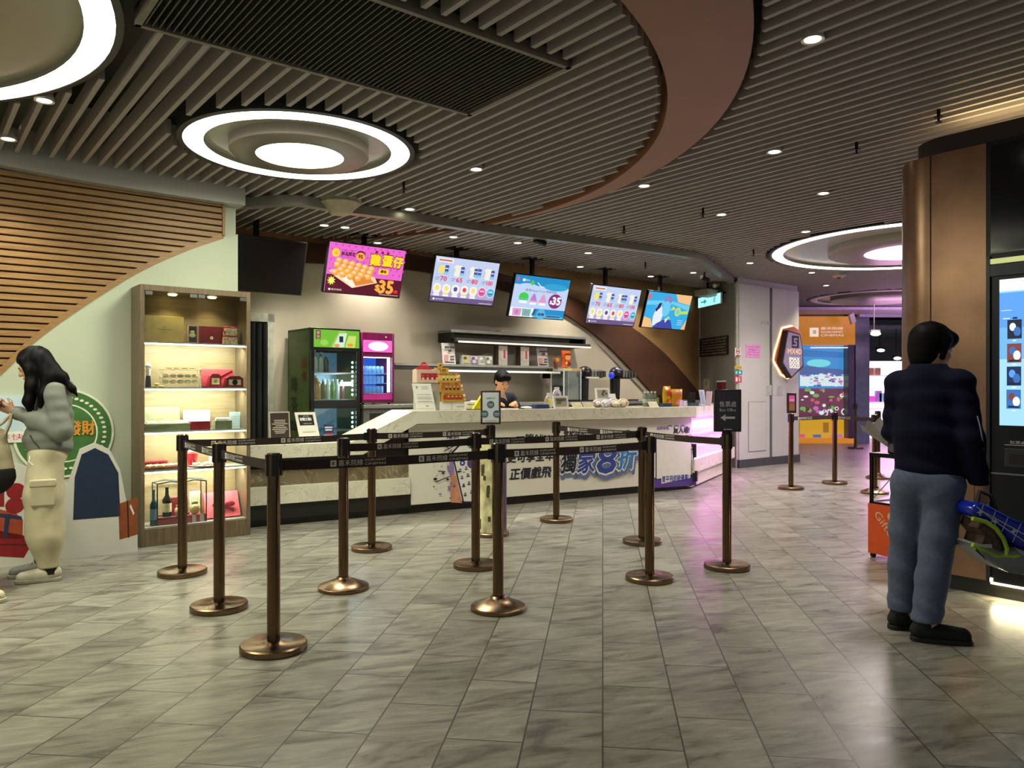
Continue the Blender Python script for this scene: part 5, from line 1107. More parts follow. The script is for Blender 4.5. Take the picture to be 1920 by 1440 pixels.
# ================================================================== THINGS ON THE HIGH COUNTER
ZT = 1.1055
def ct(px, back=0.12):
    """spot on the high counter top: column px, distance behind the front edge"""
    q = local(on_p(px, 760, VC, WC - 0.10 + back), SCW(0, WC), AC); return SCW(q.x, WC - 0.10 + back, ZT)
GCt = 'items on the high counter'
def oc(name, label, cat, px, mats, draw, back=0.12, dz=0.0, yaw=0.0, group=GCt):
    m = MB(); draw(m); p = ct(px, back); p.z += dz
    return tag(m.build(name, mats, loc=p, rz=AC + yaw, bev=0.001), label, cat, group)
def dcard(w, h, tilt=0.05, th=0.004):
    def f(m):
        m.obox((0, tilt / 2, h / 2), (w / 2, 0, 0), (0, th, 0), (0, tilt / 2, h / 2))
    return f
def dmenu(m):
    m.obox((0, 0.03, 0.145), (0.11, 0, 0), (0, 0.005, 0), (-0.018, 0.03, 0.145)); m.use(1); m.base = -0.012
    def L(x0, x1, z, h=0.005):
        m.y += 1; y0 = -0.0075 + 0.06 * z / 0.29 - 0.0002; k = -0.036 * (z / 0.29) + 0.018
        m.add([(x0 + k, y0, z), (x1 + k, y0, z), (x1 + k - 0.036 * h / 0.29, y0 + 0.06 * h / 0.29, z + h), (x0 + k - 0.036 * h / 0.29, y0 + 0.06 * h / 0.29, z + h)], [(0, 1, 2, 3)])
    for z in (0.125, 0.142, 0.098, 0.17): L(-0.08, 0.085, z, 0.004)
    for z in (0.235, 0.255): L(-0.01, 0.07, z, 0.004)
    L(-0.075, -0.055, 0.24, 0.022); m.use(2); L(-0.095, 0.095, 0.02, 0.003); L(-0.095, 0.095, 0.085, 0.003); m.use(1); L(0.0, 0.03, 0.045, 0.01)
oc('menu_card', 'white leaning menu card at the left end of the high counter', 'menu card', 797, [M_paper, plain('#8f8e80'), plain('#bdb57a')], dmenu, 0.06)
oc('display_riser', 'plain white riser box behind the leaning menu card', 'riser', 800, [mat('grey_card', '#a8a79c', 0.6)], lambda m: m.box(-0.13, 0.13, -0.07, 0.07, 0, 0.30), 0.26)
def dsnack(w, h, d_, c_):
    def f(m):
        m.box(-w / 2, w / 2, -d_, d_, 0, h); m.use(1); m.base = -d_ - 0.0004; m.rect(-w / 2 + 0.05 * (c_ == 0), w / 2 - 0.004, h * 0.24, h * 0.72)
        m.use(2)
        for k in range(4): x = -w * 0.28 + w * 0.2 * k; m.disc(x + w * 0.05, h * 0.32, w * 0.05); m.use(3); m.disc(x + w * 0.05, h * 0.55, w * 0.06, w * 0.035); m.use(2)
        m.text('超值小食', -w * 0.44, w * 0.36, h * 0.78, h * 0.94)
    return f
def dredb(m):
    w, h = 0.275, 0.145
    dsnack(w, h, 0.06, 0)(m); m.use(1)
    m.prism([(-0.10, h), (0.09, h), (0.09, h + 0.02), (0.04, h + 0.035)] + [(-0.005 + 0.045 * math.cos(t), h + 0.04 + 0.045 * math.sin(t)) for t in [i * math.pi / 8 for i in range(9)]] + [(-0.10, h + 0.02)], 0.045, 0.05)
    m.use(2); m.base = 0.0446; m.text('HOT', -0.035, 0.03, h + 0.045, h + 0.065)
oc('snack_display_box', 'red and cream snack display box with a rounded header, on the riser', 'snack box', 799, [plain('#d3b9a2'), plain('#a8202f'), plain('#e3c8a8'), plain('#c24a50')], dredb, 0.24, 0.3006)
def dtow(c_hdr):
    def f(m):
        w, h = 0.24, 0.105
        dsnack(w, h, 0.06, 1)(m)
        if c_hdr:
            m.use(0); m.prism([(-0.12, h), (0.06, h), (0.06, h + 0.06), (-0.12, h + 0.06)], 0.05, 0.055); m.prism([(-0.045 + 0.033 * math.cos(t), h + 0.085 + 0.033 * math.sin(t)) for t in [i * math.pi / 9 for i in range(18)]], 0.05, 0.055)
            m.use(2); m.base = 0.0496; m.text('香脆', -0.09, 0.03, h + 0.01, h + 0.05); m.disc(-0.045, h + 0.085, 0.014, 0.009)
    return f
tw = [('#c9a24e', '#e0c46a', '#5a4312', '#efe0a0', 'top yellow snack box of the stack, with a tall round-topped header', 836, 0.305, True, 0.22), ('#c88a34', '#a8742c', '#2f2415', '#e0a86a', 'middle orange and black snack box of the stack', 841, 0.198, False, 0.20), ('#b8962f', '#b2342c', '#7a4a10', '#d8b94a', 'lower red and yellow snack box of the stack', 845, 0.09, False, 0.18)]
for a_, b_, c_, d_, lb, px, dz, hd, bk in tw: oc('snack_display_box', lb, 'snack box', px, [plain(a_), plain(b_), plain(c_), plain(d_)], dtow(hd), bk, dz + 0.0012)
def dpaw(m):
    m.ell((0, 0, 0.02), (0.03, 0.02, 0.02), 12, 8); m.ell((0, -0.004, 0.055), (0.024, 0.02, 0.024), 12, 8)
    for x in (-0.017, 0.017): m.ell((x, 0, 0.078), (0.008, 0.006, 0.01), 8, 6)
for px, dz, lb in ((856, 0.305, 'little cream figure beside the top yellow snack box'), (861, 0.198, 'little cream figure beside the middle orange snack box'), (866, 0.09, 'little cream figure beside the lower red snack box')): oc('toy_figure', lb, 'figurine', px + 3, [plain('#e0b878')], dpaw, 0.16, dz + 0.0012)
oc('acrylic_riser', 'white card riser under the stack of yellow snack boxes', 'riser', 843, [M_paper, plain('#9d9c8e')], lambda m: (m.box(-0.13, 0.16, -0.06, 0.08, 0, 0.09), m.use(1), setattr(m, 'base', -0.0605), m.rect(-0.005, 0.0, 0.0, 0.085), m.rect(0.06, 0.15, 0.03, 0.04)), 0.20)
oc('receipt_printer', 'low white receipt printer between the snack boxes and the yellow wedge', 'printer', 880, [mat('cream_plastic_b', '#c8c7b8', 0.5), M_black], lambda m: (m.prism([(-0.07, 0), (0.07, 0), (0.07, 0.10), (0.05, 0.085), (-0.07, 0.08)], -0.06, 0.09), m.use(1), m.box(-0.05, 0.05, -0.062, -0.058, 0.05, 0.056)), 0.34)
oc('yellow_wedge', 'bright yellow folded sign standing left of the framed notice', 'sign', 898, [mat('bright_yellow', '#e0d400', 0.5)], lambda m: m.prism([(-0.085, 0), (0.075, 0), (0.075, 0.17), (0.03, 0.165)], -0.02, 0.02), 0.12)
oc('black_tray', 'thin black tray edge in front of the yellow wedge', 'tray', 893, [M_black], lambda m: m.box(-0.11, 0.08, -0.03, 0.03, 0, 0.008), 0.05)
oc('paper_sheets', 'loose white paper sheets left of the blue folded cloth', 'paper', 987, [M_paper, M_black], lambda m: (m.ell((0, 0, 0.015), (0.07, 0.06, 0.015), 12, 6), m.use(1), m.box(-0.09, -0.05, -0.03, 0.03, 0, 0.012)), 0.12)
oc('blue_cloth', 'folded dark blue cloth lying on the counter', 'cloth', 1014, [mat('blue_cloth', '#1d3566', 0.8, bump=0.3)], lambda m: (m.box(-0.10, 0.09, -0.05, 0.05, 0, 0.025), m.box(-0.095, 0.085, -0.048, 0.045, 0.026, 0.05)), 0.12)
def dframe(m):
    m.obox((0, 0.02, 0.075), (0.105, 0, 0), (0, 0.008, 0), (0, 0.012, 0.075)); m.use(1); m.base = -0.003
    m.obox((0.0, 0.010, 0.075), (0.082, 0, 0), (0, 0.0006, 0), (0, 0.0085, 0.052)); m.use(2)
    for k in range(9): m.obox((random.uniform(-0.06, 0.06), 0.008 + 0.0, 0.075 + random.uniform(-0.035, 0.035)), (0.016, 0, 0), (0, 0.0008, 0), (0, 0.002, 0.012))
oc('picture_frame', 'small white picture frame with a busy sketch, right of the blue cloth', 'picture frame', 1053, [M_paper, plain('#a19c86'), plain('#5e5a4a')], dframe, 0.06)
oc('picture_frame', 'white picture frame at the back of the pile of snack packs', 'picture frame', 1131, [M_paper, plain('#a19c86'), plain('#4c4a40')], dframe, 0.34, 0.095)
oc('frame_riser', 'grey riser holding up the frame behind the snack packs', 'riser', 1131, [mat('grey_card', '#a8a79c', 0.6)], mk(0.22, 0.12, 0.094), 0.34)
def dpouch2(m):
    m.ell((0, 0, 0.08), (0.065, 0.035, 0.085), 14, 10); m.use(1); m.obox((0, 0, 0.165), (0.035, 0, 0), (0, 0.004, 0), (0, 0, 0.02)); m.use(2); m.ell((-0.01, -0.03, 0.08), (0.03, 0.012, 0.035), 10, 8)
oc('patterned_pouch', 'taller white and purple patterned pouch behind the picture frame', 'pouch', 1044, [mat('white_purple_print', '#b9b2bd', 0.4, var=0.3, scale=60), M_paper, plain('#77689c')], dpouch2, 0.30, 0.07)
oc('patterned_pouch', 'lower clear pouch of sweets left of the picture frame', 'pouch', 1030, [mat('pale_sweets', '#b7ab9c', 0.4, var=0.3, scale=50), M_paper, plain('#c9b95a')], dpouch2, 0.22)
oc('pouch_riser', 'dark riser under the purple patterned pouch', 'riser', 1044, [M_black], mk(0.12, 0.10, 0.069), 0.30)
def dtag(m): m.obox((0, 0.015, 0.035), (0.075, 0, 0), (0, 0.002, 0), (-0.008, 0.018, 0.035)); m.use(1); [m.obox((0, -0.0035 + 0.51 * 0.001 + 0.0, 0.03 + 0.0), (0.05, 0, 0), (0, 0.0003, 0), (0, 0.0005, 0.001))]
tagm = [mat('cream_tag', '#d5d0a8', 0.5), plain('#9a9678')]
oc('price_card', 'left cream price card, right of the small picture frame', 'price card', 1104, tagm, dtag, 0.04)
oc('price_card', 'right cream price card, below the row of water bottles', 'price card', 1226, tagm, dtag, 0.04)
oc('price_card', 'short cream price card touching the picture frame', 'price card', 1083, tagm, dtag, 0.10)
for px, c_, lb, bk, s_ in ((1121, '#a59a94', 'silver crinkled snack pack under the back frame', 0.22, 1.0), (1137, '#c9c3cd', 'white and lilac snack pack in the middle of the pile', 0.12, 1.0), (1150, '#b3aa90', 'beige crinkled snack pack in the pile', 0.20, 1.15), (1168, '#c6b086', 'golden snack pack at the right front of the pile', 0.12, 1.1), (1157, '#cbb79a', 'small flat biscuit pack at the front of the pile', 0.06, 0.8)):
    oc('snack_pack', lb, 'snack pack', px, [mat('crinkled_%s' % c_, c_, 0.3, var=0.25, scale=50, bump=0.4), plain('#e6e2d6'), plain('#7f786c')], lambda m: (m.ell((0, 0, 0.05 * s_), (0.085 * s_, 0.045, 0.052 * s_), 14, 10), m.use(1), m.ell((-0.02, -0.03, 0.055 * s_), (0.04, 0.02, 0.028 * s_), 10, 6), m.use(2), m.ell((0.03, -0.032, 0.045 * s_), (0.02, 0.014, 0.018), 8, 6)), bk)
oc('blue_can', 'small blue can standing among the snack packs', 'can', 1146, [plain('#3f78a0', 0.3), M_steel], lambda m: (m.lathe([(0.03, 0), (0.032, 0.005), (0.032, 0.11), (0.027, 0.12), (0, 0.12)], 18)), 0.30)
oc('white_card', 'white upright card behind the blue can', 'card', 1152, [M_paper], dcard(0.10, 0.17), 0.40)
GW = 'water bottles on the counter'
for k, nm in enumerate(('first', 'second', 'third', 'fourth')):
    m = MB(); m.lathe([(0.026, 0), (0.029, 0.008), (0.029, 0.13), (0.013, 0.165), (0.012, 0.185)], 18); m.use(1); m.lathe([(0.014, 0.182), (0.014, 0.20), (0, 0.20)], 14); m.use(2); m.lathe([(0.0295, 0.05), (0.0295, 0.10)], 18, caps=False)
    tag(m.build('water_bottle', [mat('pale_green_bottle', '#7f8a7c', 0.1, alpha=0.75), M_paper, plain('#a8b1a6', 0.4)], loc=ct(1209 + 6.4 * k, 0.30), rz=AC), '%s white-capped water bottle from the left in the row behind the price card' % nm, 'bottle', GW)
for k, nm in enumerate(('left', 'middle', 'right')):
    m = MB(); m.lathe([(0.022, 0), (0.024, 0.006), (0.024, 0.15), (0.02, 0.165), (0, 0.165)], 16); m.use(1); m.lathe([(0.0245, 0.03), (0.0245, 0.12)], 16, caps=False)
    tag(m.build('drink_can', [mat('dark_can', '#2a221c', 0.3), plain(('#8b8f5a', '#3b332a', '#a8a070')[k])], loc=ct(1233 + 5.5 * k, 0.28), rz=AC), '%s tall dark can between the water bottles and the crisp bags' % nm, 'can', 'tall cans on the counter')
crisp = [mat('yellow_crisp_foil', '#d2a21c', 0.25, var=0.1), plain('#b5281e', 0.3), plain('#d97a2c', 0.3)]
oc('crisp_bag', 'left yellow and red crisp bag leaning back', 'crisp bag', 1250, crisp, dbag(0.16, 0.27), 0.22, 0.0, 0.2)
oc('crisp_bag', 'right yellow and red crumpled crisp bag', 'crisp bag', 1268, [crisp[0], crisp[2], plain('#e08a9a')], dbag(0.18, 0.23), 0.18, 0.0, -0.3)
oc('blue_tray', 'small dark blue tray in front of the crisp bags', 'tray', 1247, [mat('navy_tray', '#20384f', 0.4)], lambda m: (m.box(-0.07, 0.07, -0.05, 0.05, 0, 0.045),), 0.10)
oc('folded_leaflet', 'small white and pink folded leaflet right of the crisp bags', 'leaflet', 1281, [plain('#d7b8e6', 0.4), M_paper], lambda m: (m.prism([(-0.045, 0), (0.045, 0), (0.04, 0.07), (0.0, 0.055), (-0.03, 0.085)], -0.03, 0.03), m.use(1), m.box(-0.02, 0.02, -0.032, -0.029, 0.015, 0.05)), 0.05)
oc('black_card_reader', 'black card reader standing behind the leaflet', 'card reader', 1297, [M_plastic, plain('#2d4258')], lambda m: (m.box(-0.05, 0.04, -0.03, 0.03, 0, 0.18), m.use(1), m.box(-0.10, 0.06, -0.08, -0.035, 0, 0.04)), 0.34)
def dhold(m):
    m.prism([(-0.05, 0), (0.035, 0), (0.0, 0.22), (-0.10, 0.22)], -0.004, 0.004); m.use(1); m.base = -0.0045; m.flat([(-0.045, 0.02), (0.02, 0.02), (-0.03, 0.20), (-0.085, 0.20)]); m.use(2); m.prism([(0.07, 0), (0.085, 0), (0.11, 0.2), (0.09, 0.2)], -0.05, 0.05)
oc('leaflet_holder', 'clear acrylic leaflet holder at the far right end of the counter', 'leaflet holder', 1320, [plain('#d9dcec', 0.2), plain('#a9b2d4', 0.4), plain('#e6c9d8', 0.2)], dhold, 0.26)

# ================================================================== LOW COUNTER NOTICES
def lc(px, back): q = local(on_p(px, 820, VC, WC - 0.10 + back), SCW(0, WC), AC); return SCW(q.x, WC - 0.10 + back, 0.8005)
def dnot(m):
    m.obox((0, 0.02, 0.155), (0.112, 0, 0), (0, 0.006, 0), (0, 0.012, 0.155)); m.use(1); m.obox((0, 0.0135, 0.155), (0.100, 0, 0), (0, 0.0006, 0), (0, 0.011, 0.143))
    m.use(2)
    for k, w in enumerate((0.06, 0.06, 0.085, 0.05, 0.075, 0.085, 0.06, 0.05)): z = 0.225 - 0.018 * k; m.obox((0, 0.0125 + (z - 0.155) * 0.077, z), (w, 0, 0), (0, 0.0006, 0), (0, 0.0003, 0.004))
    m.obox((0, 0.0125 - 0.0085, 0.045), (0.012, 0, 0), (0, 0.0006, 0), (0, 0.0003, 0.006))
tag((lambda m: (dnot(m), m.build('framed_notice', [mat('silver_frame', '#b5b2a4', 0.4), plain('#33271f'), plain('#bdb5a8')], loc=lc(526, 0.22), rz=AC + 0.25))[1])(MB()), 'dark brown notice in a silver frame on the low marble counter', 'notice', 'notices on the low counter')
def dcd(m):
    m.obox((0, 0.03, 0.15), (0.11, 0, 0), (0, 0.005, 0), (-0.018, 0.03, 0.15)); m.use(1); m.obox((-0.009, 0.0395, 0.22), (0.08, 0, 0), (0, 0.0006, 0), (-0.0065, 0.0108, 0.054)); m.use(2)
    v0 = len(m.v); m.base = 0; m.text('狂賭之淵2', -0.07, 0.055, 0.215, 0.245, 0, .002); m.text('正式公映', -0.03, 0.03, 0.255, 0.265); m.text('COMING SOON', -0.04, 0.05, 0.18, 0.19)
    for i in range(v0, len(m.v)): x, y, z = m.v[i]; m.v[i] = (x - 0.12 * (z - 0.15), y + 0.0372 + (z - 0.22) * 0.2, z)
    m.use(3); m.obox((0.012, 0.012, 0.10), (0.07, 0, 0), (0, 0.0005, 0), (0, 0.0008, 0.004))
tag((lambda m: (dcd(m), m.build('film_card', [M_paper, plain('#17181c'), plain('#e6e4dc'), plain('#b9b6a8')], loc=lc(579, 0.24), rz=AC + 0.15))[1])(MB()), 'leaning white card with a black film title block on the low counter', 'card', 'notices on the low counter')
tag((lambda m: (m.prism([(-0.05, 0.09), (0.05, 0.09), (0.05, 0.17), (-0.05, 0.18)], -0.004, 0.004), m.use(1), setattr(m, 'base', -0.0045), m.rect(-0.04, 0.04, 0.14, 0.155), m.rect(-0.035, 0.035, 0.115, 0.13), m.use(2), m.disc(0, 0.07, 0.04, 0.022), m.use(1), m.box(-0.05, 0.05, -0.006, 0.006, 0, 0.07), m.use(3), m.base and None, m.build('payment_sign', [plain('#24336b'), plain('#d7d6d2'), plain('#b03c34')], loc=lc(616, 0.12), rz=AC))[-1])(MB()), 'small blue and red card payment sign on the low counter', 'sign', 'notices on the low counter')

# ================================================================== SIGNS ON THE WALLS
def side_xy(px, py):                        # point on the taupe side panel, in its own frame
    nrm = Vector((-math.sin(ang_side), math.cos(ang_side), 0)); q = on_p(px, py, nrm, BC.dot(nrm)); return local(q, BC, ang_side)
def side_thing(name, label, cat, px, py):
    q = side_xy(px, py); c_, s_ = math.cos(ang_side), math.sin(ang_side)
    return thing(name, label, cat, BC + Vector((q.x * c_, q.x * s_, q.z)), ang_side)
a0, a1 = side_xy(1314, 650), side_xy(1367, 650)
t = side_thing('rules_notice', 'black notice board with rows of white text on the taupe side wall', 'notice', 1340, 650)
w = a1.x - a0.x; h = 0.335; m = MB(); m.box(-w / 2, w / 2, -0.032, -0.014, -h / 2, h / 2); bd = m.build('board', mat('black_acrylic', '#0b0b0b', 0.25), t)
m = MB(); m.base = -0.0325
for k, (s_, r_) in enumerate((('電影檢查條例三級影片規定', 0.9), ('凡未滿十八歲人士不得入場', 0.82), ('Persons under 18 are not admitted', 0.86), ('請勿攜帶外來食物進場', 0.8), ('No outside food or drinks please', 0.86), ('場內禁止攝影及錄音', 0.9))): z = h / 2 - 0.055 - 0.05 * k; m.text(s_, -w / 2 * r_, w / 2 * r_, z, z + 0.03)
m.build('lettering', plain('#9c9a92'), bd, smooth=0)
q = side_xy(1341, 564); t = side_thing('exit_sign', 'lit green exit sign with arrow and running figure above the side passage', 'exit sign', 1341, 564)
w = side_xy(1362, 564).x - side_xy(1319, 564).x; h = 0.19
m = MB(); m.box(-w / 2, w / 2, -0.12, -0.09, -h / 2, h / 2); cs = m.build('casing', mat('exit_casing', '#b9d8d4', 0.4), t)
m = MB(); m.base = -0.1205; m.rect(-w / 2 + .004, w / 2 - .004, -h / 2 + .004, h / 2 - .004); m.use(1); hh = h * 0.3
m.flat([(-w * 0.36, 0.012), (-w * 0.22, 0.012), (-w * 0.22, 0.045), (-w * 0.10, 0.0), (-w * 0.22, -0.045), (-w * 0.22, -0.012), (-w * 0.36, -0.012)])
x = w * 0.24; m.disc(x + 0.012, 0.045, 0.014); m.line([(x, 0.03), (x - 0.012, -0.005), (x + 0.02, -0.03), (x + 0.012, -0.06)], 0.018); m.line([(x - 0.012, -0.005), (x - 0.03, -0.04), (x - 0.055, -0.042)], 0.016); m.line([(x, 0.026), (x + 0.035, 0.02), (x + 0.05, 0.0)], 0.012); m.line([(x, 0.026), (x - 0.03, 0.015), (x - 0.04, -0.005)], 0.012)
m.build('sign_face', [glow('#a8eef2', 1.15), glow('#12a0a0', 0.9)], cs, smooth=0)
m = MB(); m.cyl((w * 0.4, -0.1, h / 2), (w * 0.4, -0.1, h / 2 + 0.03), 0.012, n=10); m.box(-w / 2, w / 2, -0.09, -0.01, h / 2 - 0.01, h / 2 + 0.005); m.build('bracket', M_blackm, t)
t = side_thing('paper_notice', 'pale paper notice taped to the side wall above the black sign', 'notice', 1326, 725)
m = MB(); m.box(-0.12, 0.12, -0.018, -0.013, -0.14, 0.14); m.use(1); m.base = -0.0185; m.disc(0.0, 0.06, 0.04); m.rect(-0.08, 0.08, -0.06, -0.05); m.rect(-0.08, 0.06, -0.09, -0.08); m.build('sheet', [mat('tan_paper', '#a79f8b', 0.6), plain('#857a66')], t, smooth=0)
t = side_thing('hanging_tag_box', 'small dark red box fixed to the side wall behind the box office sign', 'box', 1356, 727)
m = MB(); m.box(-0.12, 0.12, -0.06, -0.012, -0.10, 0.10); m.build('case', mat('dark_red_case', '#6a2a28', 0.4), t, bev=0.005); m = MB(); m.box(-0.125, 0.125, -0.065, -0.01, 0.10, 0.125); m.build('lid', M_paper, t)
def rwall(px, py): q = on_w(px, py, 7.77); return q.dot(U), q.z
def rsign(name, label, cat, px0, py0, px1, py1, cols, draw=None):
    x0, z1 = rwall(px0, py0); x1, z0 = rwall(px1, py1); c_ = SW((x0 + x1) / 2, 7.77, (z0 + z1) / 2); w, h = x1 - x0, z1 - z0
    m = MB(); m.box(-w / 2, w / 2, -0.006, 0.0005, -h / 2, h / 2); m.base = -0.0065
    if draw: draw(m, w, h)
    return tag(m.build(name, cols, loc=c_, rz=A, smooth=0), label, cat, 'stickers on the white service wall')
def dns(m, w, h): m.use(1); m.disc(0, h * 0.12, w * 0.38); m.use(0); m.disc(0, h * 0.12, w * 0.27); m.use(2); m.line([(-w * 0.25, h * 0.02), (w * 0.2, h * 0.2)], 0.018); m.use(1); m.line([(-w * 0.25, h * 0.3), (w * 0.25, -h * 0.05)], 0.012); m.use(3); m.rect(-w * 0.45, w * 0.45, -h * 0.48, -h * 0.32)
rsign('no_smoking_sign', 'small white no-smoking plate at the left edge of the white wall', 'sign', 1378, 652, 1388, 669, [M_paper, plain('#a63a3a'), plain('#333333'), plain('#8a3038')], dns)
def dpk(m, w, h): m.use(1); [m.rect(-w * 0.42 + w * 0.05 * (k % 2), w * 0.42 - w * 0.06 * (k % 2), h * 0.3 - h * 0.2 * k, h * 0.34 - h * 0.2 * k) for k in range(4)]; m.text('通告', -w * 0.1, w * 0.14, -h * 0.02, h * 0.16)
rsign('pink_notice', 'pink paper notice in the middle of the left white door', 'notice', 1398, 646, 1425, 671, [mat('pink_paper', '#d78fc6', 0.6), plain('#b0609f')], dpk)
rsign('yellow_label', 'small yellow label, topmost of three at the edge of the white wall', 'label', 1377, 686, 1390, 692, [plain('#c2a63a'), plain('#7a6a22')], lambda m, w, h: (m.use(1), m.text('注意安全', -w * 0.42, w * 0.42, -h * 0.2, h * 0.3)))
rsign('safety_sticker', 'blue and green sticker, middle of three at the edge of the white wall', 'sticker', 1377, 694, 1391, 703, [plain('#2f7f9e'), plain('#cfe6e6'), plain('#3f9a7a')], lambda m, w, h: (m.use(2), m.rect(-w * 0.48, -w * 0.05, -h * 0.45, h * 0.45), m.use(1), m.disc(-w * 0.27, 0, h * 0.22), m.disc(w * 0.2, 0, h * 0.3)))
rsign('fire_sticker', 'red fire equipment sticker, lowest of three at the edge of the white wall', 'sticker', 1377, 705, 1390, 717, [plain('#b3324a'), plain('#e9d6d6')], lambda m, w, h: (m.use(1), m.rect(-w * 0.35, -w * 0.1, -h * 0.35, h * 0.3), m.disc(w * 0.2, -h * 0.15, h * 0.18), m.text('火', w * 0.02, w * 0.4, h * 0.05, h * 0.4)))
x0, z1 = rwall(1427, 601); x1, z0 = rwall(1446, 609)
m = MB(); m.base = 0; m.text('L11 & 7', 0, x1 - x0, 0, z1 - z0); tag(m.build('floor_lettering', plain('#6f6f70'), loc=SW(x0, 7.7685, z0), rz=A, smooth=0), 'small grey floor lettering near the top of the left white door', 'lettering')
for px, nm in ((1441, 'left'), (1461, 'right')):
    x0, z1 = rwall(px - 5, 722); x1, z0 = rwall(px + 5, 741)
    m = MB(); m.box(x0, x1, 7.762, 7.771, z0, z1); m.use(1); m.box(x0 + 0.012, x1 - 0.012, 7.7605, 7.763, z0 + 0.015, z1 - 0.015)
    tag(m.build('recessed_handle', [M_white, mat('handle_shadow', '#a3a3a2', 0.5)], rz=A, smooth=0), 'flush rectangular pull on the %s white service door' % nm, 'door handle')
# faceted lit sign
HO = on_w(1487, 664, 7.68)
t = thing('faceted_sign', 'faceted purple-grey cinema sign with a glowing copper edge on the white wall', 'wall sign', HO, A)
def hx(px, py, w=7.60): q = local(on_w(px, py, w), HO, A); return q.x, q.z
fp = [hx(*p) for p in ((1477.5, 619), (1500.5, 626), (1505, 650), (1507, 687), (1484, 709), (1466.5, 681), (1468, 672))]
bp_ = [hx(p[0], p[1], 7.70) for p in ((1472, 616), (1489, 612), (1503, 622), (1507, 690), (1483, 708), (1470, 701), (1456, 675), (1459, 660))]
m = MB(); m.prism(bp_, 0.03, 0.075); m.build('back_plate', mat('copper_sign_side', '#a8603a', 0.3, metal=0.6, emit='#a8603a', es=0.15), t, smooth=0)
m = MB(); gl = [(p[0] * 1.05, p[1] * 1.05) for p in bp_]; m.prism(gl, 0.074, 0.084); m.build('halo_strip', glow('#ffcf8a', 5.0), t, smooth=0)
m = MB(); m.prism(fp, -0.08, 0.03); m.build('rim', mat('dark_copper_rim', '#3a2620', 0.3, metal=0.5), t, smooth=0)
cxm = sum(p[0] for p in fp) / 7; czm = sum(p[1] for p in fp) / 7; inn = [(cxm + (p[0] - cxm) * 0.90, czm + (p[1] - czm) * 0.93) for p in fp]
m = MB(); m.base = -0.0805; m.flat(inn)
m.use(1); a_, b_ = hx(1484.5, 652), hx(1498, 630); m.rect(a_[0], b_[0], a_[1], b_[1]); m.use(0); W_, H_ = b_[0] - a_[0], b_[1] - a_[1]
m.rect(a_[0] + W_ * .3, a_[0] + W_ * .8, a_[1] + H_ * .66, a_[1] + H_ * .8); m.rect(a_[0] + W_ * .3, a_[0] + W_ * .45, a_[1] + H_ * .5, a_[1] + H_ * .7); m.rect(a_[0] + W_ * .3, a_[0] + W_ * .7, a_[1] + H_ * .42, a_[1] + H_ * .54); m.rect(a_[0] + W_ * .55, a_[0] + W_ * .7, a_[1] + H_ * .2, a_[1] + H_ * .5); m.rect(a_[0] + W_ * .1, a_[0] + W_ * .7, a_[1] + H_ * .14, a_[1] + H_ * .26)
m.use(2); x0, z0 = hx(1477, 663); x1, z1 = hx(1503, 655); m.text('MX4D', x0, x1, z0, z1, 0, .004); m.use(3)
for s_, y_ in (('IMAX', 676), ('DOOR', 683), ('GOLD', 690)): x0, z0 = hx(1480, y_); x1, z1 = hx(1499, y_ - 5.5); m.text(s_, x0, x1, z0, z1, 0, .005)
m.build('sign_face', [mat('lilac_grey_face', '#7c7488', 0.4, emit='#7c7488', es=0.35), plain('#171314'), glow('#f0b98a', 1.1), glow('#fff2da', 1.1)], t, smooth=0)

# ================================================================== TICKET KIOSK set in the column wall
KO = SW(5.495, 1.985); AK = A - math.pi / 2
t = thing('ticket_kiosk', 'tall black ticket kiosk with a bright blue touch screen at the right edge', 'kiosk', KO, AK)
def kx(px, py): q = local(on_s(px, py, 5.495), KO, AK); return q.x, q.z
KW = 0.86
m = MB(); m.box(0, KW, -0.004, 0.12, 0.10, 2.93); m.build('body', mat('black_kiosk_steel', '#121316', 0.32, metal=0.3), t, smooth=0)
m = MB(); m.box(0.008, 0.028, -0.022, 0.0, 0.10, 2.19); m.box(0.03, KW, -0.022, 0.0, 2.06, 2.13); m.build('frame', mat('dark_grey_kiosk_frame', '#34373c', 0.3, metal=0.5), t, smooth=0)
m = MB(); m.box(0.03, KW, -0.012, 0.0, 2.215, 2.90); m.build('header_glass', mat('dark_header_glass', '#0a1114', 0.12), t, smooth=0)
m = MB(); m.box(0.03, KW, -0.016, 0.0, 2.14, 2.172); m.build('header_light', glow('#c9cf86', 1.0), t, smooth=0); m = MB(); m.box(0.03, KW, -0.016, 0.0, 2.205, 2.217); m.build('header_trim', mat('pale_trim', '#8c8f86', 0.3), t, smooth=0)
m = MB(); m.base = -0.008; x0, z1 = kx(1875, 525); z0 = 1.108
m.rect(x0, x0 + 0.62, z0, z1); m.use(1); m.rect(x0, x0 + 0.62, z1 - 0.075, z1); m.use(2); m.rect(x0, x0 + 0.62, z0 + 0.42, z1 - 0.085); m.use(7); m.rect(x0, x0 + 0.62, z0 + 0.62, z1 - 0.085); m.use(3)
for k in range(3): m.rect(x0 + 0.075 + 0.11 * k, x0 + 0.10 + 0.11 * k, z1 - 0.255, z1 - 0.243)
m.use(1); m.rect(x0 + 0.02, x0 + 0.06, z1 - 0.252, z1 - 0.247); m.rect(x0 + 0.01, x0 + 0.07, z1 - 0.20, z1 - 0.197)
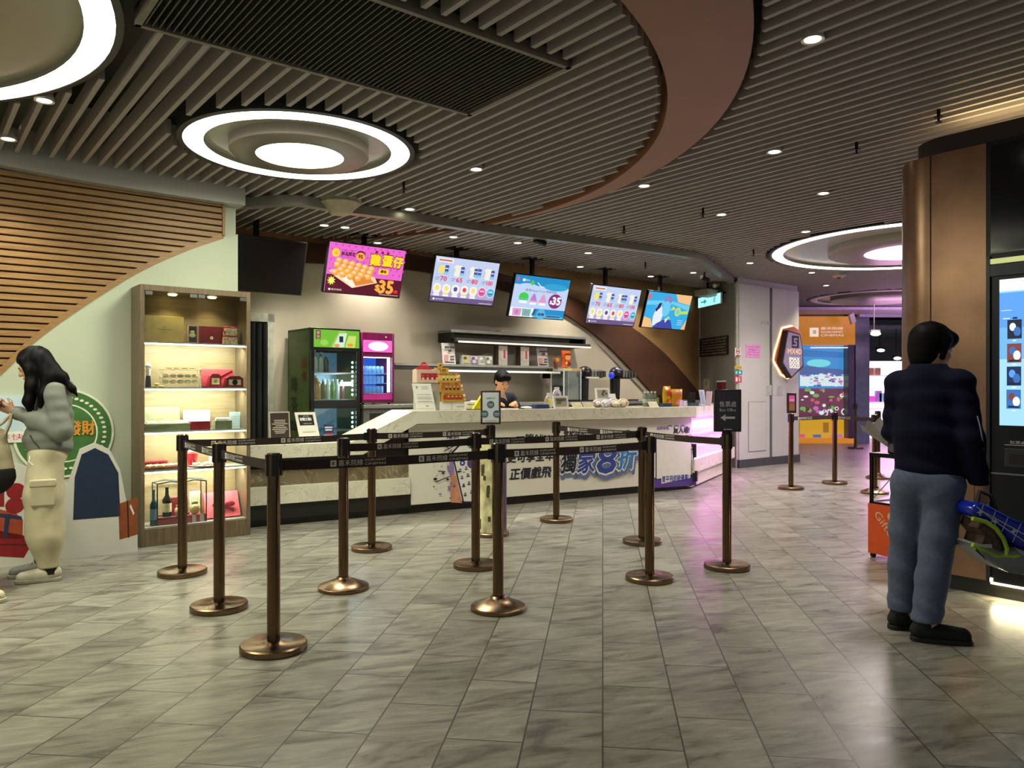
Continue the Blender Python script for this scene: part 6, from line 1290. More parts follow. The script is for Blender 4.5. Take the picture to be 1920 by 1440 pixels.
for r_, (za, zb) in enumerate(((1.655, 1.775), (1.505, 1.625), (1.36, 1.48), (1.215, 1.335))):
    for k in range(5):
        xa = x0 + 0.045 + 0.115 * k; c_ = (3, 4, 5, 6)[(r_ + k) % 4]; m.use(c_); m.rect(xa, xa + 0.08, za, zb); m.use((1, 6, 7, 4)[(r_ + k) % 4]); m.disc(xa + 0.03, za + 0.075, 0.018, 0.025); m.use((6, 8, 1, 8)[(r_ * 2 + k) % 4]); m.disc(xa + 0.055, za + 0.045, 0.02, 0.03); m.use(3); m.rect(xa + 0.01, xa + 0.07, za + 0.006, za + 0.018); m.use(1); m.rect(xa + 0.03, xa + 0.05, za - 0.014, za - 0.008)
m.build('touch_screen', [glow('#9fd3f6', 1.25), glow('#e8f6ff', 1.3), glow('#6fb4f2', 1.2), glow('#1d2440'), glow('#8a4a48'), glow('#20345f'), glow('#3f78c4'), glow('#5a9df0', 1.2), glow('#c78a8a')], t, smooth=0)
m = MB(); x0, z0 = kx(1884, 870); m.box(x0, x0 + 0.3, -0.012, 0.02, 0.845, 0.965); sl = m.build('ticket_slot', mat('ticket_slot_grey', '#25262b', 0.4), t, smooth=0, bev=0.004)
m = MB(); m.box(x0 + 0.03, x0 + 0.27, -0.0135, -0.01, 0.865, 0.93); m.build('slot_opening', M_black, sl, smooth=0)
m = MB(); m.base = -0.0045; m.rect(x0, x0 + 0.3, 0.983, 0.987); m.text('取票處', x0 + 0.03, x0 + 0.12, 0.992, 1.012); m.build('slot_lettering', plain('#b9bcc2'), t, smooth=0)
m = MB(); m.box(0.0, KW, -0.008, 0.0, 0.795, 0.805); m.build('panel_seam', mat('seam_grey', '#6a6f70', 0.4), t, smooth=0)
m = MB(); m.box(0.03, KW, -0.012, 0.03, 0.088, 0.0985); m.box(0.028, 0.04, -0.012, 0.03, 0.0985, 0.125); ks = m.build('base_light_strip', glow('#fff0c0', 14.0), t, smooth=0)
lamp('base_light', 'AREA', ks, (KW / 2, -0.03, 0.085), 4.5, (1.0, 0.88, 0.55), (KW - 0.1, 0.06), rot=(math.radians(-35), 0, 0))

# ================================================================== ORANGE TROLLEY WITH FLOWERS
TO = on_z(1630, 1044, 0.0); AT = math.atan2(-0.89, 0.46)
t = thing('flower_trolley', 'orange-skirted trolley with a black frame beside the bronze column', 'trolley', TO, AT)
tw_, td_ = 0.335, 0.42
m = MB()
for x in (0.012, tw_ - 0.012):
    for y in (0.012, td_ - 0.012): m.box(x - 0.011, x + 0.011, y - 0.011, y + 0.011, 0.05, 0.82)
for z in (0.425, 0.80): m.box(0, tw_, 0, 0.022, z, z + 0.022); m.box(0, tw_, td_ - 0.022, td_, z, z + 0.022); m.box(0, 0.022, 0, td_, z, z + 0.022); m.box(tw_ - 0.022, tw_, 0, td_, z, z + 0.022)
m.build('frame', M_blackm, t)
m = MB(); m.box(0.022, tw_ - 0.022, 0.022, td_ - 0.022, 0.43, 0.44); m.build('lower_shelf', mat('clear_shelf', '#b9b9bb', 0.2), t)
m = MB(); m.box(0.0, tw_, 0.0, td_, 0.822, 0.832); m.build('top_shelf', M_blackm, t)
m = MB(); m.tube([(0.01, 0.012, 0.45), (tw_ - 0.01, 0.012, 0.80)], 0.004); m.tube([(0.01, td_ - 0.012, 0.80), (tw_ - 0.01, td_ - 0.012, 0.45)], 0.004); m.build('cross_wire', M_steel, t)
m = MB(); m.box(-0.006, tw_ + 0.004, -0.008, -0.002, 0.035, 0.43); m.box(-0.008, -0.002, -0.004, td_, 0.035, 0.43); m.box(tw_ + 0.002, tw_ + 0.008, 0, td_, 0.035, 0.43); sk = m.build('orange_skirt', mat('orange_fabric', '#d24d0c', 0.6, var=0.03), t, smooth=0)
m = MB(); m.text('Gifted Mi', 0, 0.40, 0, 0.062); ca, sa = math.cos(-0.86), math.sin(-0.86)
m.v = [(0.045 + x * ca - z * sa, -0.0085, 0.345 + x * sa + z * ca) for x, y, z in m.v]
m.v = [(min(x, tw_), y, z) for x, y, z in m.v]
m.base = -0.0085
for dx, dz in ((0.0, 0.0), (0.026, 0.012), (-0.024, 0.012), (0.0, 0.03), (0.03, 0.04)): m.disc(0.215 + dx, 0.335 + dz, 0.022, 0.03)
m.build('lettering', plain('#d9b28e'), sk, smooth=0)
m = MB()
for x in (0.02, tw_ - 0.02):
    for y in (0.02, td_ - 0.02): m.cyl((x - 0.012, y, 0.022), (x + 0.012, y, 0.022), 0.022, n=16); m.box(x - 0.006, x + 0.006, y - 0.006, y + 0.006, 0.022, 0.06)
m.build('castors', M_black, t)
def tl(x, y, z): return TO + Vector((x * math.cos(AT) - y * math.sin(AT), x * math.sin(AT) + y * math.cos(AT), z))
def bouquet(p, rz, c_wrap, c_fl, label, s=1.0, lean=(-0.3, 0.0)):
    t = thing('bouquet', label, 'bouquet', p, rz, 'bouquets on the trolley')
    m = MB(); n = 14; ap = Vector((0, 0, 0.0)); vs = [ap]; fs = []
    for k in range(n):
        a_ = 2 * math.pi * k / n; r = 0.10 * s * (1 + 0.25 * (k % 2)); vs.append((r * math.cos(a_) + lean[0] * s * 0.6, r * math.sin(a_) + lean[1] * s, 0.24 * s + 0.05 * s * (k % 2) + 0.05 * s * math.cos(a_)))
    for k in range(n): fs.append((0, 1 + k, 1 + (k + 1) % n))
    m.add([tuple(v) for v in vs], fs); m.build('paper_wrap', c_wrap, t, smooth=0)
    m = MB(); random.seed(int(s * 100))
    for k in range(10): m.ell((lean[0] * s * 0.55 + random.uniform(-.06, .06) * s, lean[1] * s + random.uniform(-.06, .06) * s, (0.22 + random.uniform(0, .05)) * s), (0.03 * s, 0.03 * s, 0.025 * s), 8, 6)
    m.build('flowers', c_fl, t)
    return t
bouquet(tl(0.16, 0.12, 0.833), AT, mat('grey_wrap', '#8f8a86', 0.4, var=0.1), mat('white_grey_flower', '#b5b0a8', 0.6), 'grey paper wrapped bouquet lying on top of the orange trolley', 0.85, (-0.42, 0.0))
bouquet(tl(0.14, 0.30, 0.833), AT, mat('lilac_wrap', '#c79adf', 0.4, var=0.1), mat('cream_flower', '#efe3c4', 0.6), 'lilac paper wrapped bouquet behind the grey one', 1.1, (-0.1, 0.0))
t = thing('camera_prop', 'black camera-shaped gift box beside the grey bouquet', 'gift box', tl(0.20, 0.08, 0.833), AT)
m = MB(); m.box(-0.07, 0.07, -0.04, 0.04, 0, 0.10); m.box(-0.03, 0.03, -0.03, 0.03, 0.10, 0.125); m.build('body', M_plastic, t, bev=0.008); m = MB(); m.cyl((0, -0.04, 0.05), (0, -0.075, 0.05), 0.035, n=20); m.build('lens', mat('grey_lens', '#4f5258', 0.2), t)
tag(MB().box(-0.07, 0.07, -0.06, 0.06, 0, 0.11).build('dark_parcel', mat('dark_parcel', '#3a3630', 0.5), loc=tl(0.22, 0.2, 0.441), rz=AT, bev=0.005), 'small dark parcel on the lower shelf of the orange trolley', 'parcel')

# ================================================================== SHOPS FAR BEHIND
t = thing('cinema_shopfront', 'yellow cinema shopfront with a lit blue sky display window, far back', 'shopfront', (6.55, 18.9, 0))
yw = mat('amber_shop_panel', '#cf8a1d', 0.45, emit='#cf8a1d', es=0.5, var=0.02)  # amber panels glow by themselves to look brightly lit
m = MB(); m.box(0, 1.88, 0, 0.4, 2.42, 3.12); fb = m.build('fascia', yw, t, smooth=0)
m = MB(); m.base = -0.001; m.rect(0.76, 0.98, 2.62, 2.84); m.use(1); m.rect(0.84, 0.92, 2.69, 2.78); m.use(0); m.text('嘉禾院線', 1.03, 1.58, 2.79, 2.86); m.text('GOLDEN HARVEST', 1.03, 1.58, 2.71, 2.76); m.text('CINEMAS', 1.03, 1.60, 2.63, 2.68); m.build('lettering', [glow('#e9d6cc', 1.0), glow('#b5a04a')], fb, smooth=0)
m = MB(); m.box(0, 1.88, 0.0, 0.4, 0.0, 0.12); m.box(0, 0.10, 0.0, 0.4, 0.12, 2.42); m.box(0.1, 1.84, 0.36, 0.4, 0.1, 2.42); m.build('base', yw, t, smooth=0)
m = MB(); m.box(1.72, 1.86, 0.0, 0.4, 0.12, 2.42); m.build('side_post', mat('dark_post', '#3b3448', 0.4), t, smooth=0)
m = MB(); m.base = 0.30; X0, X1 = 0.10, 1.72
P_ = lambda px, py: ((px - 960) / FP * 19.2 - 6.55, CH + (HY - py) / FP * 19.2)
m.rect(X0, X1, 1.35, 2.42); m.use(1); m.flat([P_(1503, 655), P_(1600, 662), P_(1600, 672), P_(1503, 668)]); m.use(2); m.disc(*P_(1535, 681), 0.30, 0.10); m.use(3); m.flat([P_(1500, 689), P_(1512, 685), P_(1545, 690), P_(1575, 692), P_(1600, 700), P_(1600, 712), P_(1500, 712)])
m.use(4); m.flat([P_(1500, 712), P_(1500, 703), P_(1515, 706), P_(1540, 700), P_(1560, 706), P_(1600, 704), P_(1600, 724), P_(1500, 724)])
m.use(5); m.rect(X0, X1, 0.58, 1.35)
random.seed(21)
for k in range(70): px, py = random.uniform(1503, 1594), random.uniform(702, 726); m.use(random.choice((4, 4, 6, 3, 7))); x, z = P_(px, py); m.rect(x, x + random.uniform(0.03, 0.12), z, z + random.uniform(0.015, 0.05))
for k in range(46): px, py = random.uniform(1503, 1588), random.uniform(730, 786); m.use(random.choice((5, 7, 8, 9, 4, 10))); x, z = P_(px, py); m.disc(x, z, random.uniform(0.02, 0.09), random.uniform(0.015, 0.06), 8)
m.use(4); m.line([P_(1549, 782), P_(1552, 768), P_(1560, 770), P_(1563, 782)], 0.03); m.disc(*P_(1568, 766), 0.05); m.use(5); m.disc(*P_(1568, 766), 0.03); m.use(4); m.disc(*P_(1583, 772), 0.09); m.use(5); m.disc(*P_(1583, 772), 0.06)
m.use(11); m.rect(X0, X1, 0.12, 0.58); m.use(12); m.rect(0.16, 0.30, 0.25, 0.5); m.rect(0.5, 0.62, 0.22, 0.52); m.rect(1.2, 1.34, 0.25, 0.5); m.use(8); m.rect(0.55, 0.75, 0.13, 0.21); m.use(3); m.rect(0.95, 1.15, 0.13, 0.2); m.use(7); m.rect(1.4, 1.68, 0.13, 0.2); m.use(4); m.rect(0.3, 0.5, 0.13, 0.19)
m.build('window_display', [glow('#3a8fdc', 1.0), glow('#2b76c8'), glow('#7fe0f0', 1.0), glow('#4f62a8'), glow('#f1f4fb', 1.0), glow('#7a2f4e', 0.9), glow('#a9b8e0'), glow('#d46ac4'), glow('#e0587a'), glow('#7fae4a'), glow('#5a2038'), glow('#e6a01e', 1.0), glow('#a96a1c')], t, smooth=0)
m = MB(); m.box(0.1, 1.72, 0.02, 0.025, 0.12, 2.40); m.build('window_glass', M_glass, t, smooth=0)
m = MB(); m.box(8.44, 8.78, 18.9, 19.6, 0, 3.3); struct(m.build('trim_13', mat('blue_grey_column', '#5c6b74', 0.2)))
m = MB(); m.cyl((8.12, 18.4, 3.22), (8.12, 18.4, 3.1), 0.02, n=10); m.obox((8.12, 18.38, 3.02), (0.05, 0, 0.03), (0, 0.05, 0), (-0.03, 0, 0.11)); tag(m.build('shop_spotlight', M_paper), 'white ceiling spotlight at the corner of the yellow shopfront', 'spotlight')
for i, (px, py, d_, lb) in enumerate(((1641, 626, 16.5, 'large white track spotlight right of the yellow shopfront'), (1651, 657, 22, 'track spotlight above the white shelves, upper one'), (1622, 671, 22, 'track spotlight above the left end of the white shelves'), (1682, 672, 22, 'track spotlight above the right end of the white shelves'))):
    p = on_d(px, py, d_); t = thing('track_spotlight', lb, 'spotlight', p, 0, 'shop track spotlights')
    m = MB(); m.cyl((0, 0.05, 0.06), (0, 0.06, max(0.1, 3.2 - p.z)), 0.012, n=8); m.obox((0, 0.03, 0.06), (0.10, 0, 0.0), (0, 0.05, 0), (0, 0, 0.03)); m.build('body', M_blackm if i else M_paper, t)
    m = MB(); m.ell((0, -0.02, 0), (0.11, 0.06, 0.045), 14, 8); m.build('lens', glow('#fffbe8', 6.0), t)
m = MB()
for k in range(9): m.box(8.6, 14, 21.5 + 0.5 * k, 21.62 + 0.5 * k, 3.05, 3.12)
struct(m.build('ceiling', mat('grey_shop_ceiling', '#6c7176', 0.6)))
m = MB(); m.box(8.4, 20, 18.6, 18.75, 3.08, 3.3); struct(m.build('trim_14', mat('pale_shop_soffit', '#b8b2c2', 0.5)))
m = MB(); m.box(5.4, 20, 17.5, 18.6, 3.14, 3.2); struct(m.build('trim_15', mat('pale_pink_soffit', '#c3b3c0', 0.5)))
DO = Vector(((1613 - 960) / FP * 20.5, 20.5, 0))
t = thing('merchandise_shelf', 'bright white merchandise shelving with pink-lit edges deep in the shop', 'shelving', DO)
m = MB(); m.box(0, 2.2, 0.35, 0.4, 0.0, 2.08); m.box(0, 0.04, 0, 0.4, 0, 2.08); m.box(0, 2.2, 0, 0.4, 2.04, 2.08); m.build('back_panel', mat('lit_white_panel', '#e6e6ec', 0.5, emit='#f4f6ff', es=0.9), t, smooth=0)
for z in (1.70, 0.98, 0.82, 0.30):
    m = MB(); m.box(0.04, 2.2, 0, 0.35, z - 0.02, z); s_ = m.build('shelf', mat('white_shelf_lit', '#f0eef4', 0.4, emit='#ffe6fa', es=0.5), t, smooth=0)
    m = MB(); m.box(0.04, 2.2, -0.01, 0.0, z - 0.025, z - 0.005); m.build('edge_light', glow('#ff7ad8', 2.0), s_, smooth=0)
lamp('shelf_light', 'AREA', t, (0.6, -0.5, 1.9), 70, (1.0, 0.35, 0.85), (1.6, 0.3), rot=(math.radians(-30), 0, 0))
GM = 'goods on the far white shelving'
gc = [('#8fc3c9', 0.10, 0.28, 'tall teal box'), ('#d69a7c', 0.33, 0.20, 'orange pack'), ('#caa08a', 0.52, 0.20, 'tan pack'), ('#e04fb0', 0.12, 0.16, 'magenta pack'), ('#3fa9cf', 0.16, 0.22, 'blue pack'), ('#5fb7b0', 0.62, 0.24, 'teal pack'), ('#2f6fa0', 0.78, 0.22, 'dark blue pack'), ('#d2165c', 0.2, 0.20, 'crimson box'), ('#7a6a9a', 0.55, 0.30, 'purple patterned pack'), ('#9fd3e6', 0.15, 0.28, 'pale blue bottle'), ('#e0407a', 0.4, 0.2, 'pink box')]
zz = [1.70, 1.70, 1.70, 1.48, 0.985, 0.985, 0.985, 0.825, 0.985, 0.30, 0.30]
for (c_, x, h, nm), z in zip(gc, zz):
    wv = 0.14
    if nm == 'magenta pack': z = 0.985; x = 0.36
    if nm == 'crimson box': z = 0.30; x = 0.75
    tag(MB().box(-wv / 2, wv / 2, -0.06, 0.06, 0, h).build('shop_product', plain(c_, 0.5), loc=DO + Vector((x, 0.15, z + 0.001)), bev=0.006), '%s on the far white merchandise shelving' % nm, 'product', GM)
# purple wash from the lit shop behind the column (hanging lamp added for it, itself unseen)
t = thing('added_wash_lamp', 'added purple-pink lamp for the shop glow, hidden behind the bronze column', 'light', (9.6, 15.2, 2.6))
m = MB(); m.box(-0.8, 0.8, -0.03, 0.03, 0, 0.04); m.build('tube', glow('#d070ff', 8.0), t); m = MB(); m.cyl((-0.7, 0, 0.04), (-0.7, 0, 0.62), 0.008, n=8); m.cyl((0.7, 0, 0.04), (0.7, 0, 0.62), 0.008, n=8); m.build('hanger', M_blackm, t)
lamp('added_wash_light', 'AREA', t, (0, 0, 0.08), 420, (0.80, 0.46, 1.0), (1.6, 0.3), rot=(math.radians(180), 0, 0))
lamp('added_wash_light', 'AREA', t, (0, 0, -0.05), 120, (0.86, 0.50, 1.0), (1.6, 0.3))
# ================================================================== PEOPLE: blended signed-distance bodies meshed with surface nets
class Sdf:
    def __init__(s, lo, hi, h):
        s.lo = np.array(lo, float); s.h = h; s.n = np.ceil((np.array(hi) - s.lo) / h).astype(int) + 1
        s.f = np.full(tuple(s.n), 0.12, np.float32)
    def _win(s, a, b, pad):
        i0 = np.maximum(np.floor((np.minimum(a, b) - pad - s.lo) / s.h).astype(int), 0); i1 = np.minimum(np.ceil((np.maximum(a, b) + pad - s.lo) / s.h).astype(int) + 1, s.n)
        if (i1 <= i0).any(): return None, None
        ax = [s.lo[k] + s.h * np.arange(i0[k], i1[k]) for k in range(3)]
        return tuple(slice(i0[k], i1[k]) for k in range(3)), np.stack(np.meshgrid(*ax, indexing='ij'), -1).astype(np.float32)
    def _put(s, w, d, k):
        a = s.f[w]
        if k <= 0: s.f[w] = np.minimum(a, d); return
        h = np.clip(0.5 + 0.5 * (a - d) / k, 0, 1); s.f[w] = a * (1 - h) + d * h - k * h * (1 - h)
    def cone(s, a, b, ra, rb=None, k=0.02, flat=None):
        rb = ra if rb is None else rb; a, b = np.array(a, float), np.array(b, float)
        w, p = s._win(a, b, max(ra, rb) + k + 2 * s.h)
        if w is None: return s
        ba = b - a; q = p - a
        t = np.clip((q @ ba) / max(ba @ ba, 1e-9), 0, 1); dv = q - t[..., None] * ba
        if flat is not None: dv = dv / np.array(flat)
        s._put(w, np.linalg.norm(dv, axis=-1) - (ra + t * (rb - ra)), k); return s
    def chain(s, pts, rs, k=0.02, flat=None):
        for i in range(len(pts) - 1): s.cone(pts[i], pts[i + 1], rs[i], rs[i + 1], k, flat)
        return s
    def ell(s, c, r, k=0.02, R=None, sub=False):
        c, r = np.array(c, float), np.array(r, float); w, p = s._win(c, c, r.max() + k + 2 * s.h)
        if w is None: return s
        q = p - c
        if R is not None: q = q @ R
        k0 = np.linalg.norm(q / r, axis=-1); k1 = np.linalg.norm(q / r ** 2, axis=-1); d = k0 * (k0 - 1) / np.maximum(k1, 1e-6)
        if sub: a = s.f[w]; h = np.clip(0.5 - 0.5 * (a + d) / max(k, 1e-6), 0, 1); s.f[w] = a * (1 - h) - d * h + k * h * (1 - h)
        else: s._put(w, d, k)
        return s
    def cut(s, fn):
        ax = [s.lo[k] + s.h * np.arange(s.n[k]) for k in range(3)]; X, Y, Z = np.meshgrid(*ax, indexing='ij'); s.f = np.maximum(s.f, fn(X, Y, Z).astype(np.float32)); return s
    def warp(s, fn):
        ax = [s.lo[k] + s.h * np.arange(s.n[k]) for k in range(3)]; X, Y, Z = np.meshgrid(*ax, indexing='ij'); s.f = s.f + fn(X, Y, Z).astype(np.float32); return s
    def mesh(s, name, m, parent, loc=(0, 0, 0)):
        f = s.f; I = f < 0; nx, ny, nz = f.shape
        c = np.zeros((nx - 1, ny - 1, nz - 1), np.int8)
        for dx in (0, 1):
            for dy in (0, 1):
                for dz in (0, 1): c += I[dx:nx - 1 + dx, dy:ny - 1 + dy, dz:nz - 1 + dz]
        cells = np.argwhere((c > 0) & (c < 8)); idx = np.full(c.shape, -1, np.int64); idx[tuple(cells.T)] = np.arange(len(cells))
        acc = np.zeros((len(cells), 3)); cnt = np.zeros(len(cells))
        for ax in range(3):
            o = [a for a in range(3) if a != ax]
            for u_ in (0, 1):
                for v_ in (0, 1):
                    p0 = cells.copy(); p0[:, o[0]] += u_; p0[:, o[1]] += v_; p1 = p0.copy(); p1[:, ax] += 1
                    a, b = f[tuple(p0.T)], f[tuple(p1.T)]; x = (a < 0) != (b < 0); t = np.where(x, a / np.where(x, a - b, 1), 0)
                    q = p0.astype(float); q[:, ax] += t; acc[x] += q[x]; cnt[x] += 1
        V_ = s.lo + s.h * acc / cnt[:, None]; F = []
        for ax in range(3):
            o = [(1, 2), (2, 0), (0, 1)][ax]; sl0 = [slice(None)] * 3; sl1 = [slice(None)] * 3; sl0[ax] = slice(0, -1); sl1[ax] = slice(1, None)
            a, b = I[tuple(sl0)], I[tuple(sl1)]; e = np.argwhere(a != b)
            e = e[(e[:, o[0]] > 0) & (e[:, o[1]] > 0) & (e[:, o[0]] < f.shape[o[0]] - 1) & (e[:, o[1]] < f.shape[o[1]] - 1)]
            ins = a[tuple(e.T)]; q = []
            for d0, d1 in ((-1, -1), (0, -1), (0, 0), (-1, 0)):
                g = e.copy(); g[:, o[0]] += d0; g[:, o[1]] += d1; q.append(idx[tuple(g.T)])
            q = np.stack(q, 1); q[~ins] = q[~ins][:, ::-1]; F.append(q[(q >= 0).all(1)])
        F = np.concatenate(F); me = bpy.data.meshes.new(name); me.from_pydata(V_.tolist(), [], F.tolist()); me.materials.append(m)
        me.polygons.foreach_set('use_smooth', [True] * len(me.polygons)); me.update()
        o = bpy.data.objects.new(name, me); COL.objects.link(o); o.parent = parent; o.location = loc
        sm = o.modifiers.new('soften', 'SMOOTH'); sm.factor = 0.5; sm.iterations = 2
        return o
def rotm(yaw, pitch=0.0, roll=0.0):
    return np.array(Matrix.Rotation(yaw, 3, 'Z') @ Matrix.Rotation(pitch, 3, 'X') @ Matrix.Rotation(roll, 3, 'Y'))
def head(s, c, R, g=1.0):
    P_ = lambda p: np.array(c) + R @ (np.array(p) * g); E_ = lambda p, r, k=0.015, sub=False: s.ell(P_(p), np.array(r) * g, k, R, sub)
    E_((0, -0.012, 0.032), (0.073, 0.093, 0.088)); E_((0, 0.028, -0.035), (0.060, 0.062, 0.072), 0.03); E_((0, 0.052, -0.082), (0.032, 0.030, 0.026), 0.025)
    for x in (-1, 1):
        E_((x * 0.036, 0.058, -0.030), (0.022, 0.020, 0.022), 0.02); E_((x * 0.030, 0.090, 0.004), (0.017, 0.012, 0.010), 0.008, True); E_((x * 0.031, 0.076, 0.003), (0.016, 0.012, 0.010), 0.006)
        E_((x * 0.074, -0.012, -0.008), (0.010, 0.020, 0.030), 0.008)
    E_((0, 0.084, 0.022), (0.040, 0.012, 0.010), 0.012)
    s.cone(P_((0, 0.088, 0.008)), P_((0, 0.106, -0.026)), 0.008 * g, 0.012 * g, 0.012); E_((0.011, 0.094, -0.029), (0.008, 0.009, 0.007), 0.006); E_((-0.011, 0.094, -0.029), (0.008, 0.009, 0.007), 0.006)
    E_((0, 0.087, -0.054), (0.022, 0.010, 0.006), 0.006); E_((0, 0.086, -0.065), (0.019, 0.010, 0.007), 0.006)
    return P_
def face_bits(P_, R, parent, g=1.0, lip='#a86258'):
    def bit(name, m, pts):
        b = MB()
        for p, r in pts:
            k = len(b.v); b.ell((0, 0, 0), r, 12, 8); q = P_(p)
            for i in range(k, len(b.v)): b.v[i] = tuple(q + R @ (np.array(b.v[i]) * g))
        return b.build(name, m, parent)
    for x in (-1, 1):
        bit('eye', [mat('dark_eye', '#1a1210', 0.2)], [((x * 0.031, 0.0835, 0.002), (0.011, 0.006, 0.0055))]); bit('eyebrow', M_hair, [((x * 0.033, 0.0905, 0.022), (0.018, 0.005, 0.0035))])
    bit('lips', mat('lips_%s' % lip, lip, 0.4), [((0, 0.0945, -0.055), (0.018, 0.005, 0.004)), ((0, 0.0935, -0.064), (0.015, 0.005, 0.0045))])
def hand(s, w, d, palm_n, side, curl=0.6, g=1.0, k=0.006):
    """palm and five bent fingers; w wrist, d pointing direction, palm_n the way the palm faces, side +1/-1 which side the thumb is"""
    w, d, pn = np.array(w, float), np.array(d, float), np.array(palm_n, float); d /= np.linalg.norm(d); pn -= d * (pn @ d); pn /= np.linalg.norm(pn); t = np.cross(d, pn) * side
    s.cone(w, w + d * 0.03 * g, 0.023 * g, 0.022 * g, 0.015)
    for o in (-0.027, -0.009, 0.009, 0.027): s.cone(w + d * 0.02 * g + t * o * 0.8 * g, w + d * 0.082 * g + t * o * g, 0.0125 * g, 0.0115 * g, 0.012)
    for o, L in ((-0.029, 0.056), (-0.010, 0.070), (0.010, 0.076), (0.029, 0.068)):
        p = w + d * 0.084 * g + t * o * g; a = 0.0
        for j, fr in enumerate((0.42, 0.32, 0.26)):
            a += curl * (0.75, 1.0, 0.8)[j]; q = p + (d * math.cos(a) + pn * math.sin(a)) * L * fr * g; s.cone(p, q, (0.0098, 0.0090, 0.0082)[j] * g, (0.0090, 0.0082, 0.0074)[j] * g, 0.003); p = q
    p = w + d * 0.025 * g + t * 0.026 * g; q = p + (d * 0.6 + t * 0.7 + pn * 0.35) * 0.042 * g; r_ = q + (d * 0.85 + t * 0.1 + pn * 0.5) * 0.034 * g
    s.cone(p, q, 0.014 * g, 0.011 * g, 0.010).cone(q, r_, 0.011 * g, 0.009 * g, 0.004)
def shoe(parent, ankle, toe_dir, mats, L=0.27, name='shoe', zt=0.11, wide=1.0):
    """low lace-up shoe: upper, sole and laces"""
    a = math.atan2(toe_dir[1], toe_dir[0]); R = np.array(Matrix.Rotation(a, 3, 'Z')); o = np.array([ankle[0], ankle[1], 0.0]); X = lambda p: o + R @ np.array(p, float)
    s = Sdf((o[0] - .3, o[1] - .3, -0.01), (o[0] + .3, o[1] + .3, 0.2), 0.006)
    h = -0.075; tp = L - 0.075
    s.cone(X((h + 0.035, 0, 0.055)), X((0.02, 0, 0.06)), 0.038 * wide, 0.042 * wide, 0.02).cone(X((0.02, 0, 0.055)), X((tp - 0.045, 0.004, 0.038)), 0.043 * wide, 0.040 * wide, 0.02); s.cone(X((-0.015, 0, 0.06)), X((-0.02, 0, zt)), 0.042, 0.043, 0.02)
    s.cut(lambda x, y, z: 0.016 - z); up = s.mesh(name, mats[0], parent); m = MB(); m.cyl(X((-0.01, 0, 0.05)), X((-0.01, 0, 0.128)), 0.05, 0.052, n=20); m.build('sock', mat('dark_sock', '#141414', 0.9), parent)
    m = MB(); out = [(h + 0.0 + 0.04 - 0.042 * math.cos(t), 0.036 * math.sin(t)) for t in [-math.pi / 2 + math.pi * i / 8 for i in range(9)]]
    out = [(x, y) for x, y in [(h + 0.035 - 0.04 * math.cos(t), -0.038 * math.sin(t)) for t in [-math.pi / 2 + math.pi * i / 8 for i in range(9)]]] + [(tp * 0.5, -0.046), ] + [(tp - 0.045 + 0.05 * math.cos(t), 0.047 * math.sin(t) + 0.003) for t in [-math.pi / 2 + math.pi * i / 8 for i in range(9)]] + [(tp * 0.5, 0.046)]
    q = [X((x, y * wide, 0)) for x, y in out]; m.prism([(p[0], p[1]) for p in q], 0.0, 0.026, 'xy'); m.build('sole', mats[1], up, bev=0.005)
    m = MB()
    for k in range(4):
        x = 0.035 + 0.026 * k; z = 0.099 - 0.0085 * k * 1.0; p = [X((x + 0.008, -0.028, z - 0.008)), X((x, 0, z + 0.003)), X((x + 0.008, 0.028, z - 0.008))]; m.tube([tuple(v) for v in p], 0.0035, 6)
    m.build('laces', mats[2], up)
    return up
def folds(amp, f1, ph=0.0): return lambda x, y, z: amp * (np.sin(f1 * z + 7 * x + 5 * y + ph) * np.sin(9 * x - 4 * z + ph) + 0.6 * np.sin(f1 * 0.6 * z - 16 * y + 11 * x))

# ---------------- woman looking at a phone, seen from her left side
WO = Vector((-3.285, 5.47, 0)); fdir = Vector((-0.88, -0.475, 0)); rzw = math.atan2(fdir.y, fdir.x) - math.pi / 2
t = thing('person', 'woman in a grey hoodie and cream cargo trousers looking down at her phone', 'person', WO, rzw)
body = Sdf((-0.42, -0.36, 0.0), (0.42, 0.48, 1.70), 0.0065)
R = rotm(0.0, math.radians(-24)); hc = (0.0, 0.095, 1.498)
PH = head(body, hc, R, 0.97)
body.chain([(0, 0.0, 1.33), (0, 0.055, 1.43)], [0.062, 0.052], 0.03).chain([(0, 0.0, 0.90), (0, -0.005, 1.08), (0, -0.02, 1.26)], [0.10, 0.09, 0.095], 0.05)
LH, RH = np.array([-0.035, 0.212, 1.178]), np.array([0.04, 0.218, 1.185])
for sx, wr in ((-1, LH), (1, RH)):
    sh = np.array([sx * 0.155, -0.035, 1.315]); el = np.array([sx * 0.205, -0.08, 1.045]); body.chain([sh, el], [0.045, 0.038], 0.03).chain([el, wr], [0.038, 0.026], 0.02)
    dd_ = np.array([-sx * 0.28, 0.80, 0.42]); hand(body, wr, dd_, np.array([-sx * 0.9, 0.05, 0.5]), -1 if sx < 0 else 1, 0.62, 0.92)
    hp, kn, an = np.array([sx * 0.085, 0.0, 0.86]), np.array([sx * 0.10, 0.025, 0.47]), np.array([sx * 0.10, 0.0, 0.09]); body.chain([hp, kn, an], [0.075, 0.058, 0.042], 0.03); body.cone(an, an + np.array([0, 0.10, -0.05]), 0.04, 0.03, 0.02)
wb = body.mesh('body', M_skin, t); face_bits(PH, R, wb, 0.97)
hood = Sdf((-0.48, -0.42, 0.82), (0.48, 0.36, 1.50), 0.008)
